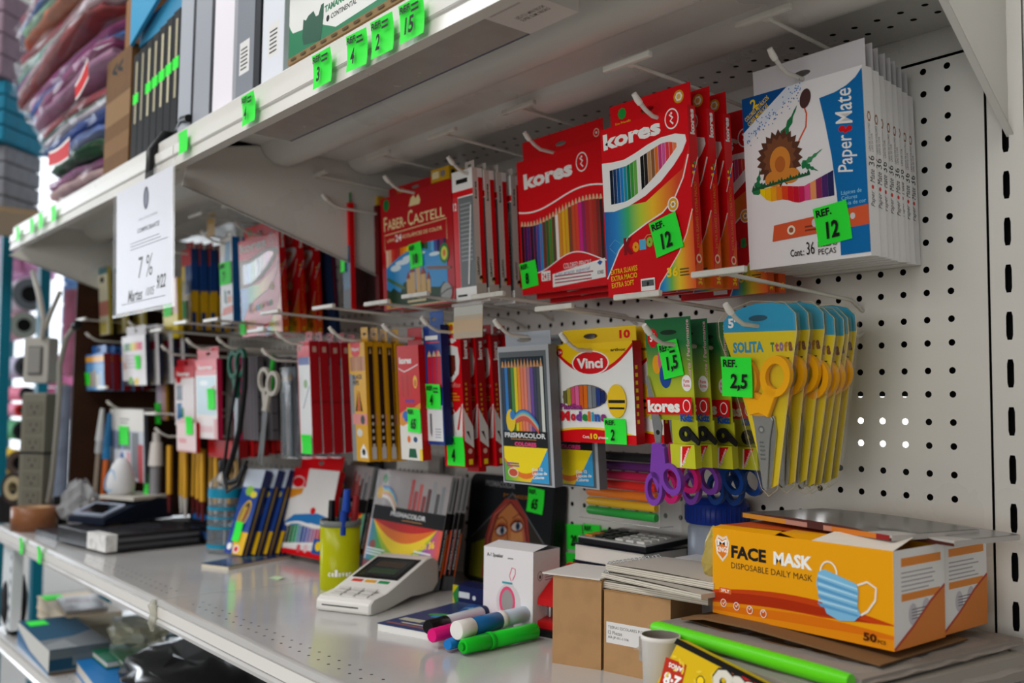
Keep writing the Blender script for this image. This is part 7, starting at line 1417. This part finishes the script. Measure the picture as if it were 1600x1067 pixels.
# ---------------------------------------------------------------- beyond the far end: fabric rolls, posts, window
t = thing('teal_post', 'teal perforated post holding fabric rolls, nearest the switch', 'post', (-2700, -218, -760), (0, -4, 0), 'teal posts')
mb = MB(); mb.box(-14, 22, 0, 30, -640, 1000, M('#0f6a80', .4)); part(mb, 'steel_tube', t); mb = MB(); mb.box(0, 34, 0, 1, 0, 40, GREEN); part(mb, 'price_tag', t, 'bright green tag', (-10, -2, 470))
dup(t, (-2720, -322, -760), 'teal post farther out, crossing behind the fabric roll ends', None, None, ('price_tag',))
dup(t, (-2900, 40, -760), 'teal post behind the brown board, mostly hidden', None, None, ('price_tag',))
FR = 'fabric rolls beyond the shelves'
for i, (y, z_, r1, L, q, core, lb) in enumerate([(-186, -4, 62, 900, '#c8c0cc', '#5a5e62', 'topmost fabric roll with a thick grey core end'), (-200, -108, 50, 900, '#cc9aa4', '#8a8e86', 'second fabric roll, pink with a pale grey core end'), (-188, -245, 40, 900, '#b8b4cc', '#3a3c40', 'third fabric roll, lilac with a dark core end'), (-182, -334, 26, 900, '#e07a94', '#2a2a2e', 'fourth fabric roll, bright pink with a small dark core'), (-196, -388, 24, 900, '#e88aa4', '#c82a2a', 'fifth fabric roll, pink with a red end'), (-188, -455, 36, 900, '#4a9a6a', '#1c1c20', 'sixth fabric roll, green with a black end'), (-196, -560, 46, 900, '#e0b81c', '#5a4a42', 'lowest fabric roll, yellow with a brown wooden end'), (-120, 120, 44, 900, '#b07aa0', '#6a6a70', 'violet fabric roll behind the shelf bracket')]):
    t = thing('fabric_roll', lb, 'fabric roll', (-3000, y, z_), (0, 0, 0), FR)
    mb = MB(); mb.frame((0, 0, 0), (0, 1, 0), (0, 0, 1)); mb.cyl((-4, 0, 0), (-L, 0, 0), r1*.92, M(q, .7, wear=.2), 28); part(mb, 'cloth_winding', t)
    mb = MB(); mb.frame((0, 0, 0), (0, 1, 0), (0, 0, 1)); mb.ring(0, 0, r1*.45, r1*.86, -10, 3, M(core, .5), 28); mb.ell(0, 0, r1*.46, r1*.46, BLACKV); part(mb, 'core_end', t)
for i, (x, y, z_, w_, h_, q, lb) in enumerate([(-3300, 60, -160, 120, 300, '#6a9ac8', 'light blue folded cloth standing behind the teal post'), (-3300, 180, -150, 90, 280, '#d8704a', 'orange folded cloth standing behind the teal post'), (-3250, 120, -420, 320, 220, '#c86a94', 'pink folded cloth behind the grey cables'), (-3400, -60, 90, 260, 180, '#d8a0c0', 'pale pink cloth bundle above the teal posts'), (-3600, -420, -760, 200, 150, '#e0e4e0', 'white cloth bundle low beyond the tape dispenser'), (-2560, -300, 347, 190, 170, '#1f7a98', 'teal cloth bundle beyond the bagged clothes, above the grey one'), (-2560, -318, 154, 150, 190, '#7d8088', 'grey cloth bundle standing on the plank below the teal bundle'), (-2560, -300, 519, 210, 240, '#8a7684', 'dusky violet cloth bundle on top of the teal bundle')]):
    t = thing('cloth_bundle', lb, 'cloth', (x, y, z_), (0, 0, -50), 'cloth bundles beyond the shelves')
    mb = MB()
    for k in range(4): mb.box(0, w_, 0, 60, h_*k/4+1, h_*(k+1)/4-1, M(q, .75, wear=.2))
    part(mb, 'folded_layers', t, bevel=6)
mb = MB(); mb.frame((0, 0, 0)); mb.box(-220, 200, -150, 140, -14, 0, M('#a08a6c', .7)); single(mb, 'wooden_plank', 'wooden plank carrying the cloth bundles beyond the bagged clothes', 'plank', (-2520, -320, 153))
for i, (x, y, z_, r_, h_, q, lb) in enumerate([(-2500, -196, -640, 22, 330, '#7a8498', 'upright grey-blue wrapped roll between the cables and the brown board'), (-2500, -150, -640, 20, 400, '#4a4e58', 'upright dark grey wrapped roll beside the brown board'), (-2540, -170, -280, 26, 250, '#a0607c', 'upright rose cloth roll behind the cables')]):
    t = thing('wrapped_roll', lb, 'fabric roll', (x, y, z_), (0, 0, 0), 'upright rolls')
    mb = MB(); mb.cyl((0, 0, 0), (0, 0, h_), r_, M(q, .6, wear=.3), 20); part(mb, 'cloth_winding', t); mb = MB(); mb.cyl((0, 0, -4), (0, 0, h_+4), r_*.4, M('#a89070', .7), 14); part(mb, 'core_tube', t)
# window wall at the far end
mb = MB(); WL = M('#c8c6c2', .7)
mb.box(-5220, -5200, -4500, 900, -1400, -900, WL); mb.box(-5220, -5200, -4500, 900, 1100, 1750, WL); mb.box(-5220, -5200, -4500, -2350, -900, 1100, WL); mb.box(-5220, -5200, -1250, -550, -900, 1100, WL); struct(mb, 'wall_left')
mb = MB()
for y in (-2340, -1800, -1260, -540, -160, 220, 880): mb.box(-5216, -5204, y-20, y+20, -900, 1100, M('#3a5a64', .5))
for z_ in (-300, 400): mb.box(-5216, -5204, -2350, 900, z_-15, z_+15, M('#3a5a64', .5))
mb.box(-5222, -5200, -2350, 900, -930, -900, M('#b0aca4', .6)); struct(mb, 'window_1')
